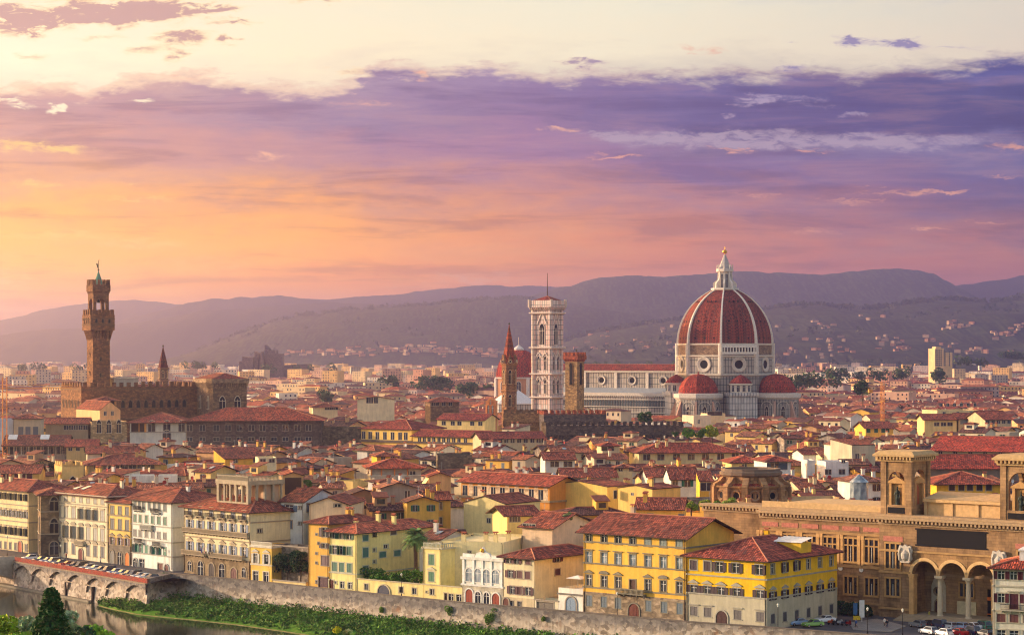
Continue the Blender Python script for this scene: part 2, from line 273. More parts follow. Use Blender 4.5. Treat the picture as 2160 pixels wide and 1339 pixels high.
# ---------------------------------------------------------------- mesh helpers
class MB:
    def __init__(s): s.v = []; s.f = []; s.m = []
    def face(s, pts, mi=0):
        i = len(s.v); s.v += [tuple(p) for p in pts]; s.f.append(list(range(i, i+len(pts)))); s.m.append(mi)
    def box(s, x0, y0, z0, x1, y1, z1, mi=0):
        a = [(x0,y0,z0),(x1,y0,z0),(x1,y1,z0),(x0,y1,z0),(x0,y0,z1),(x1,y0,z1),(x1,y1,z1),(x0,y1,z1)]
        i = len(s.v); s.v += a
        for q in ((0,3,2,1),(4,5,6,7),(0,1,5,4),(1,2,6,5),(2,3,7,6),(3,0,4,7)): s.f.append([i+k for k in q]); s.m.append(mi)
    def loft(s, rings, mi=0, cap0=False, cap1=True, closed=True):
        n = len(rings[0]); i = len(s.v)
        for r in rings: s.v += [tuple(p) for p in r]
        for a in range(len(rings)-1):
            for k in range(n if closed else n-1):
                k2 = (k+1) % n; s.f.append([i+a*n+k, i+a*n+k2, i+(a+1)*n+k2, i+(a+1)*n+k]); s.m.append(mi)
        if cap0: s.f.append([i+k for k in reversed(range(n))]); s.m.append(mi)
        if cap1: s.f.append([i+(len(rings)-1)*n+k for k in range(n)]); s.m.append(mi)
    def lathe(s, prof, n=12, c=(0, 0), ph=0.0, mi=0, cap0=False, cap1=True):
        s.loft([[(c[0]+r*math.cos(ph+2*math.pi*k/n), c[1]+r*math.sin(ph+2*math.pi*k/n), z) for k in range(n)] for r, z in prof], mi, cap0, cap1)
    def tube(s, pts, r, n=6, mi=0):
        rings = []
        for i, p in enumerate(pts):
            p = Vector(p); d = Vector(pts[min(i+1, len(pts)-1)])-Vector(pts[max(i-1, 0)]); d.normalize()
            a = d.orthogonal().normalized(); b = d.cross(a); rr = r[i] if isinstance(r, (list, tuple)) else r
            rings.append([p+a*rr*math.cos(2*math.pi*k/n)+b*rr*math.sin(2*math.pi*k/n) for k in range(n)])
        s.loft(rings, mi, True, True)
    def poly_y(s, poly, y0, y1, mi=0):           # polygon in x,z (counter-clockwise seen from -y) pushed from y0 to y1
        n = len(poly); s.face([(x, y0, z) for x, z in poly], mi); s.face([(x, y1, z) for x, z in reversed(poly)], mi)
        for k in range(n):
            a, b = poly[k], poly[(k+1) % n]; s.face([(a[0], y0, a[1]), (a[0], y1, a[1]), (b[0], y1, b[1]), (b[0], y0, b[1])], mi)
    def mesh(s, name, mats, smooth=False, tone=None):
        me = bpy.data.meshes.new(name); me.from_pydata(s.v, [], s.f)
        for mm in mats: me.materials.append(MAT[mm])
        if len(mats) > 1: me.polygons.foreach_set('material_index', s.m)
        V = np.array(s.v, dtype=np.float64); L = np.concatenate([np.array(f) for f in s.f]) if s.f else np.zeros(0, int)
        ln = np.array([len(f) for f in s.f]); fid = np.repeat(np.arange(len(ln)), ln)
        nr = np.zeros(len(ln)*3); me.polygons.foreach_get('normal', nr); nr = nr.reshape(-1, 3)
        hx = np.hypot(nr[:, 0], nr[:, 1]); fl = hx < .12; hx[fl] = 1
        u = np.stack([-nr[:, 1]/hx, nr[:, 0]/hx, np.zeros(len(ln))], 1); u[fl] = (1, 0, 0)
        v = np.cross(nr, u); v[fl] = (0, 1, 0); P = V[L]
        uv = np.stack([(P*u[fid]).sum(1), (P*v[fid]).sum(1)], 1)
        me.uv_layers.new(name='UVMap').data.foreach_set('uv', uv.ravel().astype(np.float32))
        if tone is not None:
            ca = me.color_attributes.new('tone', 'FLOAT_COLOR', 'CORNER')
            ca.data.foreach_set('color', np.asarray(tone, np.float32)[fid].ravel())
        if smooth: me.polygons.foreach_set('use_smooth', [True]*len(ln))
        return me
    def obj(s, name, mats, parent=None, color=(255, 255, 255), loc=(0, 0, 0), rot=0.0, smooth=False, tone=None):
        return place(s.mesh(name, mats, smooth, tone), name, parent, color, loc, rot)
def place(me, name, parent=None, color=(255, 255, 255), loc=(0, 0, 0), rot=0.0):
    o = bpy.data.objects.new(name, me); C.collection.objects.link(o); o.parent = parent
    o.location = loc; o.rotation_euler = (0, 0, rot); o.color = lin(color); return o
def tag(o, label=None, cat=None, group=None, kind=None):
    if label: o['label'] = label
    if cat: o['category'] = cat
    if group: o['group'] = group
    if kind: o['kind'] = kind
    return o
def thing(name, label, cat, loc, rot=0.0, group=None):
    o = bpy.data.objects.new(name, None); C.collection.objects.link(o); o.location = loc; o.rotation_euler = (0, 0, rot)
    o.empty_display_size = .5; return tag(o, label, cat, group)
def copy_tree(o, parent=None):
    c = o.copy(); C.collection.objects.link(c); c.parent = parent
    for ch in list(o.children): copy_tree(ch, c)
    return c
def at(px, py, Y): return Vector(((px-1080)/F*Y, Y, H+(HY-py)/F*Y))
def ground(px, py, z=0.0):
    Y = (H-z)*F/(py-HY); return Vector(((px-1080)/F*Y, Y, z))
def pix(p): return (1080+p[0]/p[1]*F, HY-(p[2]-H)/p[1]*F)
# ---------------------------------------------------------------- openings (window space: x along wall, -y outward, z up from sill)
CACHE = {}
def cached(key, fn):
    if key not in CACHE: CACHE[key] = fn()
    return CACHE[key]
def arch_pts(w, h, n=8, r=None):                # outline of an arched opening, counter-clockwise from lower left
    r = w/2; z = h-r
    return [(-w/2, 0), (w/2, 0)]+[(r*math.cos(math.pi*k/n), z+r*math.sin(math.pi*k/n)) for k in range(0, n+1)]
def frame_mesh(w, h, kind):
    def f():
        m = MB(); t = min(.22, .16*w+.06)
        if kind in ('arch', 'rarch'):
            n = 8; r0 = w/2; r1 = w/2+t*1.3; zs = h-r0; y0, y1 = -.2, .05
            out = [(-r1, 0)]+[(-r1*math.cos(math.pi*k/n), zs+r1*math.sin(math.pi*k/n)) for k in range(n+1)]+[(r1, 0)]
            inn = [(-r0, 0)]+[(-r0*math.cos(math.pi*k/n), zs+r0*math.sin(math.pi*k/n)) for k in range(n+1)]+[(r0, 0)]
            for k in range(len(out)-1):
                a, b, c, d = inn[k], inn[k+1], out[k+1], out[k]
                m.face([(a[0], y0, a[1]), (d[0], y0, d[1]), (c[0], y0, c[1]), (b[0], y0, b[1])][::-1])
                m.face([(d[0], y0, d[1]), (d[0], y1, d[1]), (c[0], y1, c[1]), (c[0], y0, c[1])])
                m.face([(a[0], y0, a[1]), (b[0], y0, b[1]), (b[0], y1, b[1]), (a[0], y1, a[1])])
        else:
            m.box(-w/2-t, -.06, 0, -w/2, .04, h); m.box(w/2, -.06, 0, w/2+t, .04, h); m.box(-w/2-t, -.07, h, w/2+t, .04, h+t)
        if kind != 'door': m.box(-w/2-t*1.3, -.16, -t*.7, w/2+t*1.3, .04, 0)
        if kind == 'lintel': m.box(-w/2-t*2, -.28, h+t+.12, w/2+t*2, .02, h+t+.30)
        z = h+t+.18
        if kind in ('ped', 'seg'): m.box(-w/2-t*2, -.24, z, w/2+t*2, .02, z+.14)
        a = w/2+t*2.2
        if kind == 'ped': m.poly_y([(-a, z+.14), (a, z+.14), (0, z+.14+a*.48)], -.26, .02)
        if kind == 'seg': m.poly_y([(-a, z+.14), (a, z+.14)]+[(a*math.cos(q), z+.14+a*.5*math.sin(q)) for q in (.4, .8, 1.2, 1.57, 1.94, 2.34, 2.74)], -.26, .02)
        return m.mesh('window_frame', ['trim'])
    return cached(('fr', round(w, 2), round(h, 2), kind), f)
def pane_mesh(w, h, kind, g='glass'):
    def f():
        m = MB(); y = -.08 if kind in ('arch', 'rarch') else .20
        if kind in ('arch', 'rarch'): m.face([(x, y, z) for x, z in arch_pts(w, h)])
        else: m.face([(-w/2, y, 0), (w/2, y, 0), (w/2, y, h), (-w/2, y, h)])
        b = .05; m.box(-b, y-.05, 0, b, y-.005, h*.98, 1)
        if kind not in ('arch', 'rarch'): m.box(-w/2, y-.05, 0, -w/2+.08, y-.006, h, 1); m.box(w/2-.08, y-.05, 0, w/2, y-.006, h, 1)
        if h > 1.3: m.box(-w/2+.08, y-.045, h*.66, w/2-.08, y-.007, h*.66+.08, 1)
        return m.mesh('window_pane', [g, 'white_paint'])
    return cached(('pa', round(w, 2), round(h, 2), kind, g), f)
def shutter_mesh(w, h):
    def f():
        m = MB(); a = w/2
        m.box(-a/2, -.045, 0, -a/2+.09, 0, h); m.box(a/2-.09, -.045, 0, a/2, 0, h); m.box(-a/2+.09, -.044, 0, a/2-.09, -.001, .1); m.box(-a/2+.09, -.044, h-.1, a/2-.09, -.001, h)
        n = max(4, int(h/.22))
        for k in range(n):
            z0 = .1+(h-.2)*k/n; z1 = z0+(h-.2)/n
            m.face([(-a/2+.09, -.04, z0), (a/2-.09, -.04, z0), (a/2-.09, -.008, z1), (-a/2+.09, -.008, z1)])
        return m.mesh('shutter', ['paint'])
    return cached(('sh', round(w, 2), round(h, 2)), f)
def door_mesh(w, h, kind):
    def f():
        m = MB(); y = -.08 if kind == 'arch' else .18
        pts = arch_pts(w, h) if kind == 'arch' else [(-w/2, 0), (w/2, 0), (w/2, h), (-w/2, h)]
        m.face([(x, y, z) for x, z in pts])
        for sx in (-1, 1):
            for (z0, z1) in ((.06, .45), (.5, .8)):
                x0, x1 = sorted((sx*w*.07, sx*w*.42)); m.box(x0, y-.03, h*z0, x1, y-.002, h*z1)
        return m.mesh('door_leaf', ['paint'])
    return cached(('do', round(w, 2), round(h, 2), kind), f)
def small_window(w, h, sh):                     # for houses whose windows are a few pixels: frame, pane and shutters in one mesh
    def f():
        m = MB(); m.box(-w/2-.14, -.05, -.16, w/2+.14, .02, 0, 1); m.box(-w/2-.14, -.05, h, w/2+.14, .02, h+.16, 1)
        m.box(-w/2-.14, -.048, 0, -w/2, .02, h, 1); m.box(w/2, -.048, 0, w/2+.14, .02, h, 1)
        m.face([(-w/2, -.012, 0), (w/2, -.012, 0), (w/2, -.012, h), (-w/2, -.012, h)], 0); m.box(-.04, -.04, 0, .04, -.013, h, 3)
        if sh == 'open':
            for s in (-1, 1): m.box(s*(w*.75+.03)-w*.25, -.10, 0, s*(w*.75+.03)+w*.25, -.052, h, 2)
        if sh == 'closed': m.box(-w/2+.02, -.045, .02, w/2-.02, -.014, h-.02, 2)
        return m.mesh('window', ['glass', 'fresco_plain', 'paint', 'white_paint'])
    return cached(('sw', round(w, 2), round(h, 2), sh), f)
flat('fresco_plain', (176, 164, 146))

FACE = {'F': (0, 0), 'L': (1, -90), 'R': (2, 90)}
class Bld:
    """One building: an Empty at its near-left corner (x along the front, y away), walls with cut openings, roof and trim as children."""
    def __init__(s, name, label, cat, P, ang, w, d, h, color, wallmat='plaster', trim=(168, 156, 138), group=None, small=False):
        s.root = thing(name, label, cat, (P[0], P[1], 0), R(ang), group)
        s.w, s.d, s.h, s.P, s.ang, s.color, s.wm, s.trim, s.small = w, d, h, Vector((P[0], P[1], 0)), ang, color, wallmat, trim, small
        s.op = {'F': [], 'L': [], 'R': []}; s.split = None
        a = R(ang); s.T = Vector((math.cos(a), math.sin(a), 0)); s.N = Vector((-math.sin(a), math.cos(a), 0))
    def fr(s, f):
        o, u = {'F': ((0, 0), (1, 0)), 'L': ((0, s.d), (0, -1)), 'R': ((s.w, 0), (0, 1))}[f]
        return Vector((o[0], o[1], 0)), Vector((u[0], u[1], 0)), {'F': 0, 'L': -90, 'R': 90}[f], {'F': s.w, 'L': s.d, 'R': s.d}[f]
    def wpt(s, p): return s.P+s.T*p.x+s.N*p.y+Vector((0, 0, p.z))
    def solve(s, f, px):
        o, u, a, L = s.fr(f); O = s.wpt(o); U = s.wpt(o+u)-O; k = (px-1080)/F
        return (k*O.y-O.x)/(U.x-k*U.y)
    def zof(s, py): return H-(py-HY)/F*s.P.y
    def opening(s, f, x, z, w, h, kind='plain', sh=None, shc=(60, 70, 66), door=None, glass='glass'):
        o, u, a, L = s.fr(f)
        if s.small:
            me = small_window(w, h, sh); c = place(me, 'window', s.root, shc, o+u*x+Vector((0, 0, z)), R(a)); return
        if kind not in ('arch', 'rarch'): s.op[f].append((x-w/2, z, x+w/2, z+h))
        root = place(frame_mesh(w, h, kind if door is None else ('arch' if kind == 'arch' else 'door')), 'door' if door else 'window', s.root, s.trim, o+u*x+Vector((0, 0, z)), R(a))
        if door: place(door_mesh(w, h, kind), 'door_leaf', root, door); return root
        place(pane_mesh(w, h, kind, glass), 'pane', root)
        if sh:
            sm = shutter_mesh(w, h)
            for k in (-1, 1):
                if sh == 'open': place(sm, 'shutter', root, shc, (k*(w*.75+.03), -.07, 0))
                elif sh == 'closed': place(sm, 'shutter', root, shc, (k*w*.25, .03, 0))
                elif sh == 'ajar': place(sm, 'shutter', root, shc, (k*(w*.5+.16*w), -.02-.19*w, 0), R(k*50))
        return root
    def row(s, f, cols, y0, y1, w, kind='plain', sh=None, shc=(60, 70, 66), door=None, glass='glass', ab=False, mixsh=None):
        o, u, a, L = s.fr(f)
        z1, z0 = (y0, y1) if ab else (s.zof(y0), s.zof(y1))
        xs = [L*(k+.5)/cols for k in range(cols)] if isinstance(cols, int) else [s.solve(f, c) for c in cols]
        for i, x in enumerate(xs):
            q = mixsh[i % len(mixsh)] if mixsh else sh
            s.opening(f, x, z0, w, z1-z0, kind, q, shc, door, glass)
    def wall(s, z0, z1, color, name='wall', wm=None, gable=None, grow=0.0, pitch=.3, back=True):
        m = MB(); e = grow
        for f in 'FLR':
            o, u, a, L = s.fr(f); n = Vector((u.y, -u.x, 0)); o = o+n*e-u*e; L2 = L+2*e
            holes = [(x0+e, a0, x1+e, a1) for x0, a0, x1, a1 in s.op[f] if a0 < z1 and a1 > z0]
            us = sorted({0.0, L2} | {round(q, 4) for hh in holes for q in (hh[0], hh[2]) if 0 < q < L2})
            vs = sorted({z0, z1} | {round(q, 4) for hh in holes for q in (hh[1], hh[3]) if z0 < q < z1})
            up = Vector((0, 0, 1))
            for i in range(len(us)-1):
                j = 0
                while j < len(vs)-1:
                    um = (us[i]+us[i+1])/2
                    def hit(jj): vm = (vs[jj]+vs[jj+1])/2; return any(h[0]-1e-3 < um < h[2]+1e-3 and h[1]-1e-3 < vm < h[3]+1e-3 for h in holes)
                    if hit(j): j += 1; continue
                    k = j
                    while k+1 < len(vs)-1 and not hit(k+1): k += 1
                    a_, b_ = us[i], us[i+1]
                    m.face([o+u*a_+up*vs[j], o+u*b_+up*vs[j], o+u*b_+up*vs[k+1], o+u*a_+up*vs[k+1]]); j = k+1
            for h in holes:
                q = -n*.24; v0, v1 = max(h[1], z0), min(h[3], z1)
                A, B, D, E_ = o+u*h[0]+up*v0, o+u*h[2]+up*v0, o+u*h[2]+up*v1, o+u*h[0]+up*v1
                m.face([A, A+q, E_+q, E_]); m.face([B, D, D+q, B+q]); m.face([A, B, B+q, A+q]); m.face([E_, E_+q, D+q, D])
        w, d = s.w+e, s.d
        if back: m.face([(w, d, z0), (-e, d, z0), (-e, d, z1), (w, d, z1)])
        if gable == 'x':
            g = z1+d/2*pitch; m.face([(0, d, z1), (0, 0, z1), (0, d/2, g)]); m.face([(s.w, 0, z1), (s.w, d, z1), (s.w, d/2, g)])
        elif gable == 'y':
            g = z1+s.w/2*pitch; m.face([(0, 0, z1), (s.w, 0, z1), (s.w/2, 0, g)]); m.face([(s.w, d, z1), (0, d, z1), (s.w/2, d, g)])
        elif gable == 'shed':
            g = z1+d*pitch; m.face([(0, d, z1), (0, 0, z1), (0, d, g)]); m.face([(s.w, 0, z1), (s.w, d, z1), (s.w, d, g)]); m.face([(s.w, d, z1), (0, d, z1), (0, d, g), (s.w, d, g)])
        elif gable == 'flat': m.face([(0, 0, z1-.6), (s.w, 0, z1-.6), (s.w, d, z1-.6), (0, d, z1-.6)])
        elif e: m.face([(-e, -e, z1), (w, -e, z1), (w, 0, z1), (-e, 0, z1)]); m.face([(w, -e, z1), (w, d, z1), (s.w, d, z1), (s.w, -e, z1)]); m.face([(-e, d, z1), (-e, -e, z1), (0, -e, z1), (0, d, z1)])
        return m.obj(name, [wm or s.wm], s.root, color)
    def roof(s, kind, pitch=.3, ov=.7, color=(150, 84, 66), z=None, name='roof', x0=0, x1=None, y0=0, y1=None):
        z = s.h if z is None else z; m = MB(); x1 = s.w if x1 is None else x1; y1 = s.d if y1 is None else y1
        roof_mesh(m, x0, x1, y0, y1, z, kind, pitch, ov)
        return m.obj(name, ['roof_tile', 'soffit', 'ridge_tile'], s.root, color)
    def band(s, z, hgt=.28, out=.16, name='string_course', color=None, faces='FLR'):
        m = MB(); x0 = -out if 'L' in faces else 0; x1 = s.w+out if 'R' in faces else s.w
        m.box(x0, -out, z, x1, .0-.002, z+hgt)
        if 'L' in faces: m.box(-out, .0, z, -.002, s.d, z+hgt)
        if 'R' in faces: m.box(s.w+.002, .0, z, s.w+out, s.d, z+hgt)
        return m.obj(name, ['trim'], s.root, color or s.trim)
    def chimney(s, x, y, z0, z1, color=(196, 178, 150), sx=.45, sy=.35):
        def f():
            m = MB(); hh = z1-z0; m.box(-sx, -sy, 0, sx, sy, hh); m.box(-sx-.1, -sy-.1, hh, sx+.1, sy+.1, hh+.12)
            for q in (-.5, .5): m.lathe([(.13, hh+.12), (.12, hh+.5)], 6, (q*sx, 0), mi=1)
            m.face([(-sx-.15, -sy-.1, hh+.5), (sx+.15, -sy-.1, hh+.5), (sx+.15, 0, hh+.8), (-sx-.15, 0, hh+.8)], 1); m.face([(sx+.15, sy+.1, hh+.5), (-sx-.15, sy+.1, hh+.5), (-sx-.15, 0, hh+.8), (sx+.15, 0, hh+.8)], 1)
            return m.mesh('chimney', ['plaster', 'clay'])
        return place(cached(('ch', round(z1-z0, 1), sx, sy), f), 'chimney', s.root, color, (x, y, z0))
    def balcony(s, f, x, z, w, dep=.9, color=None, iron=False):
        o, u, a, L = s.fr(f)
        def g():
            m = MB(); m.box(-w/2, -dep, -.2, w/2, -.003, 0)
            for k in range(max(2, int(w/1.2))): q = -w/2+.2+(w-.4)*k/(max(2, int(w/1.2))-1); m.box(q-.1, -dep*.7, -.55, q+.1, -.004, -.2)
            if iron:
                m.box(-w/2, -dep, .92, w/2, -dep+.06, 1.0, 1)
                for k in range(int(w/.16)+1): q = -w/2+w*k/(int(w/.16)); m.box(q-.03, -dep+.005, 0, q+.03, -dep+.05, .92, 1)
            else:
                m.box(-w/2, -dep, .8, w/2, -dep+.2, 1.0); n = max(3, int(w/.3))
                for k in range(n+1): q = -w/2+.08+(w-.16)*k/n; m.box(q-.07, -dep+.03, 0, q+.07, -dep+.17, .8)
                for q in (-w/2, w/2-.16): m.box(q, -dep+.2, .8, q+.16, -.005, 1.0)
            return m.mesh('balcony', ['trim', 'dark'])
        return place(cached(('ba', round(w, 2), dep, iron), g), 'balcony', s.root, color or s.trim, o+u*x+Vector((0, 0, z)), R(a))
flat('ridge_tile', (176, 112, 86)); flat('clay', (168, 92, 62))

def roof_mesh(m, x0, x1, y0, y1, z, kind, pitch, ov, t=.2):
    X0, X1, Y0, Y1 = x0-ov, x1+ov, y0-ov, y1+ov; ze = z-ov*pitch+.03
    def slab(pts): m.face(pts, 0)
    w, d = X1-X0, Y1-Y0; xm, ym = (X0+X1)/2, (Y0+Y1)/2
    def soffit(pts): m.face(list(reversed(pts)), 1)
    def edge(a, b): m.face([Vector(a)-Vector((0, 0, t)), Vector(b)-Vector((0, 0, t)), b, a], 1)
    A, B, Cc, D = (Vector((X0, Y0, ze)), Vector((X1, Y0, ze)), Vector((X1, Y1, ze)), Vector((X0, Y1, ze))); dn = Vector((0, 0, t))
    ridge = []
    if kind == 'hip':
        if w >= d: e, f, zr = Vector((X0+d/2, ym, ze+d/2*pitch)), Vector((X1-d/2, ym, ze+d/2*pitch)), 0
        else: e, f = Vector((xm, Y0+w/2, ze+w/2*pitch)), Vector((xm, Y1-w/2, ze+w/2*pitch))
        if w >= d: polys = [[A, B, f, e], [B, Cc, f], [Cc, D, e, f], [D, A, e]]; ridge = [(A, e), (B, f), (Cc, f), (D, e), (e, f)]
        else: polys = [[A, B, e], [B, Cc, f, e], [Cc, D, f], [D, A, e, f]]; ridge = [(A, e), (B, e), (Cc, f), (D, f), (e, f)]
        for p in polys: slab(p)
        for a, b in ((A, B), (B, Cc), (Cc, D), (D, A)): edge(a, b)
        soffit([A-dn, B-dn, Cc-dn, D-dn])
    elif kind == 'x':                            # ridge runs along the front
        e, f = Vector((X0, ym, ze+d/2*pitch)), Vector((X1, ym, ze+d/2*pitch))
        slab([A, B, f, e]); slab([Cc, D, e, f]); soffit([A-dn, B-dn, f-dn, e-dn]); soffit([Cc-dn, D-dn, e-dn, f-dn])
        for a, b in ((A, B), (B, f), (f, Cc), (Cc, D), (D, e), (e, A)): edge(a, b)
        ridge = [(e, f)]
    elif kind == 'y':
        e, f = Vector((xm, Y0, ze+w/2*pitch)), Vector((xm, Y1, ze+w/2*pitch))
        slab([D, A, e, f]); slab([B, Cc, f, e]); soffit([D-dn, A-dn, e-dn, f-dn]); soffit([B-dn, Cc-dn, f-dn, e-dn])
        for a, b in ((A, e), (e, B), (B, Cc), (Cc, f), (f, D), (D, A)): edge(a, b) if True else 0
        ridge = [(e, f)]
    elif kind == 'shed':
        e, f = Vector((X0, Y1, ze+d*pitch)), Vector((X1, Y1, ze+d*pitch))
        slab([A, B, f, e]); soffit([A-dn, B-dn, f-dn, e-dn])
        for a, b in ((A, B), (B, f), (f, e), (e, A)): edge(a, b)
    for a, b in ridge: m.tube([a+Vector((0, 0, .06)), b+Vector((0, 0, .06))], .16, 5, 2)
FOOT = []                                       # footprints already built on: centre, axis, half sizes
def claim(P, ang, w, d, pad=0.0):
    a = R(ang); T = Vector((math.cos(a), math.sin(a))); N = Vector((-T.y, T.x)); c = Vector((P[0], P[1]))+T*w/2+N*d/2
    FOOT.append((c, T, N, w/2+pad, d/2+pad))
def free(P, ang, w, d):
    a = R(ang); T = Vector((math.cos(a), math.sin(a))); N = Vector((-T.y, T.x)); c = Vector((P[0], P[1]))+T*w/2+N*d/2
    for (c2, T2, N2, a2, b2) in FOOT:
        dv = c2-c
        if dv.length > (w+d)/2+a2+b2: continue
        ok = False
        for ax in (T, N, T2, N2):
            ra = abs(T.dot(ax))*w/2+abs(N.dot(ax))*d/2; rb = abs(T2.dot(ax))*a2+abs(N2.dot(ax))*b2
            if abs(dv.dot(ax)) > ra+rb: ok = True; break
        if not ok: return False
    return True
def fit(xl, xr, Y, ang):
    """near-left corner at column xl and depth Y; width so that the front ends at column xr"""
    P = Vector(((xl-1080)/F*Y, Y, 0)); T = Vector((math.cos(R(ang)), math.sin(R(ang)), 0)); k = (xr-1080)/F
    return P, (k*P.y-P.x)/(T.x-k*T.y)
def building(name, label, cat, xl, xr, ye, Y, d, ang=-38, color=(228, 208, 160), roof='x', pitch=.3, ov=.7, rc=(150, 84, 66), wm='plaster', trim=(168, 156, 138),
             front=(), left=(), right=(), ground=None, bands=(), group=None, chim=0, small=False, do_claim=True):
    P, w = fit(xl, xr, Y, ang); h = H-(ye-HY)/F*Y
    b = Bld(name, label, cat, P, ang, w, d, h, color, wm, trim, group, small)
    for f, rows in (('F', front), ('L', left), ('R', right)):
        for r in rows: b.row(f, *r[:4], **(r[4] if len(r) > 4 else {}))
    z0 = 0
    if ground:
        z0 = b.zof(ground[0]); b.wall(0, z0, ground[1], 'ground_floor', ground[2] if len(ground) > 2 else None, None, .05)
    b.wall(z0, h, color, gable={'x': 'x', 'y': 'y', 'shed': 'shed', 'flat': 'flat'}.get(roof), pitch=pitch)
    if roof != 'flat': b.roof(roof, pitch, ov, rc)
    for y in bands: b.band(b.zof(y))
    r = random.Random(int(xl*7+ye))
    for k in range(chim):
        x = w*r.uniform(.15, .85); y = d*r.uniform(.25, .75)
        zr = {'x': h+(d/2-abs(y-d/2))*pitch, 'y': h+(w/2-abs(x-w/2))*pitch, 'shed': h+y*pitch, 'flat': h-.6}.get(roof, h+min(d/2-abs(y-d/2), w/2-abs(x-w/2))*pitch)
        b.chimney(x, y, zr-.4, zr+r.uniform(1.0, 1.7), color)
    if not small and h > 11:
        for x in (.25, w-.25): m = MB(); m.tube([(x, -.14, .3), (x, -.14, h-.5), (x, -.5, h-.1)], .07, 5); m.obj('drainpipe', ['soffit'], b.root)
    if do_claim: claim(P, ang, w, d, .3)
    return b
g2 = mat('quay_stone', .92, .15)
v = g2.n('TexVoronoi'); v.inputs['Scale'].default_value = 1.3; g2.put(v.inputs['Vector'], uvm(g2, .8, 1.2))
sc = g2.n('SeparateColor'); g2.t.links.new(v.outputs['Color'], sc.inputs[0]); u = g2.n('UVMap'); su = g2.n('SeparateXYZ'); g2.t.links.new(u.outputs[0], su.inputs[0])
nn = g2.noise(uvm(g2), .35, 6, .7); drip = g2.noise(uvm(g2, 1.6, .18), 1.0, 5, .7)
c = g2.mix(sc.outputs[0], (.19, .15, .11, 1), (.58, .48, .37, 1)); c = g2.mix(g2.rng(nn[0], .55, .7, 0, .7), c, (.34, .17, .09, 1)); c = g2.mix(g2.rng(drip[0], .5, .66, 0, .7), c, (.66, .57, .44, 1))
top = g2.rng(g2.m('ADD', su.outputs[1], g2.m('MULTIPLY', g2.m('SUBTRACT', drip[0], .5), 5.0)), -2.4, -.6)   # sooty weathering of the top courses
c = g2.mix(g2.m('MULTIPLY', top, .8), c, g2.mix(sc.outputs[0], (.085, .08, .08, 1), (.17, .16, .15, 1))); base(g2, c); bump(g2, v.outputs['Distance'], .5, .1)
g3 = mat('brick', .9, .15); b = g3.n('TexBrick'); g3.put(b.inputs['Vector'], uvm(g3)); b.inputs['Scale'].default_value = 1.0; b.inputs['Brick Width'].default_value = .5; b.inputs['Row Height'].default_value = .2
b.inputs['Color1'].default_value = (.6, .6, .6, 1); b.inputs['Color2'].default_value = (1.3, 1.2, 1.1, 1); b.inputs['Mortar'].default_value = (.8, .85, .9, 1); n3 = g3.noise(uvm(g3), .5, 5)
base(g3, g3.mix(g3.rng(n3[0], .5, .65, 0, .6), g3.mix(1.0, objcol(g3), b.outputs[0], 'MULTIPLY'), lin((120, 84, 76))))
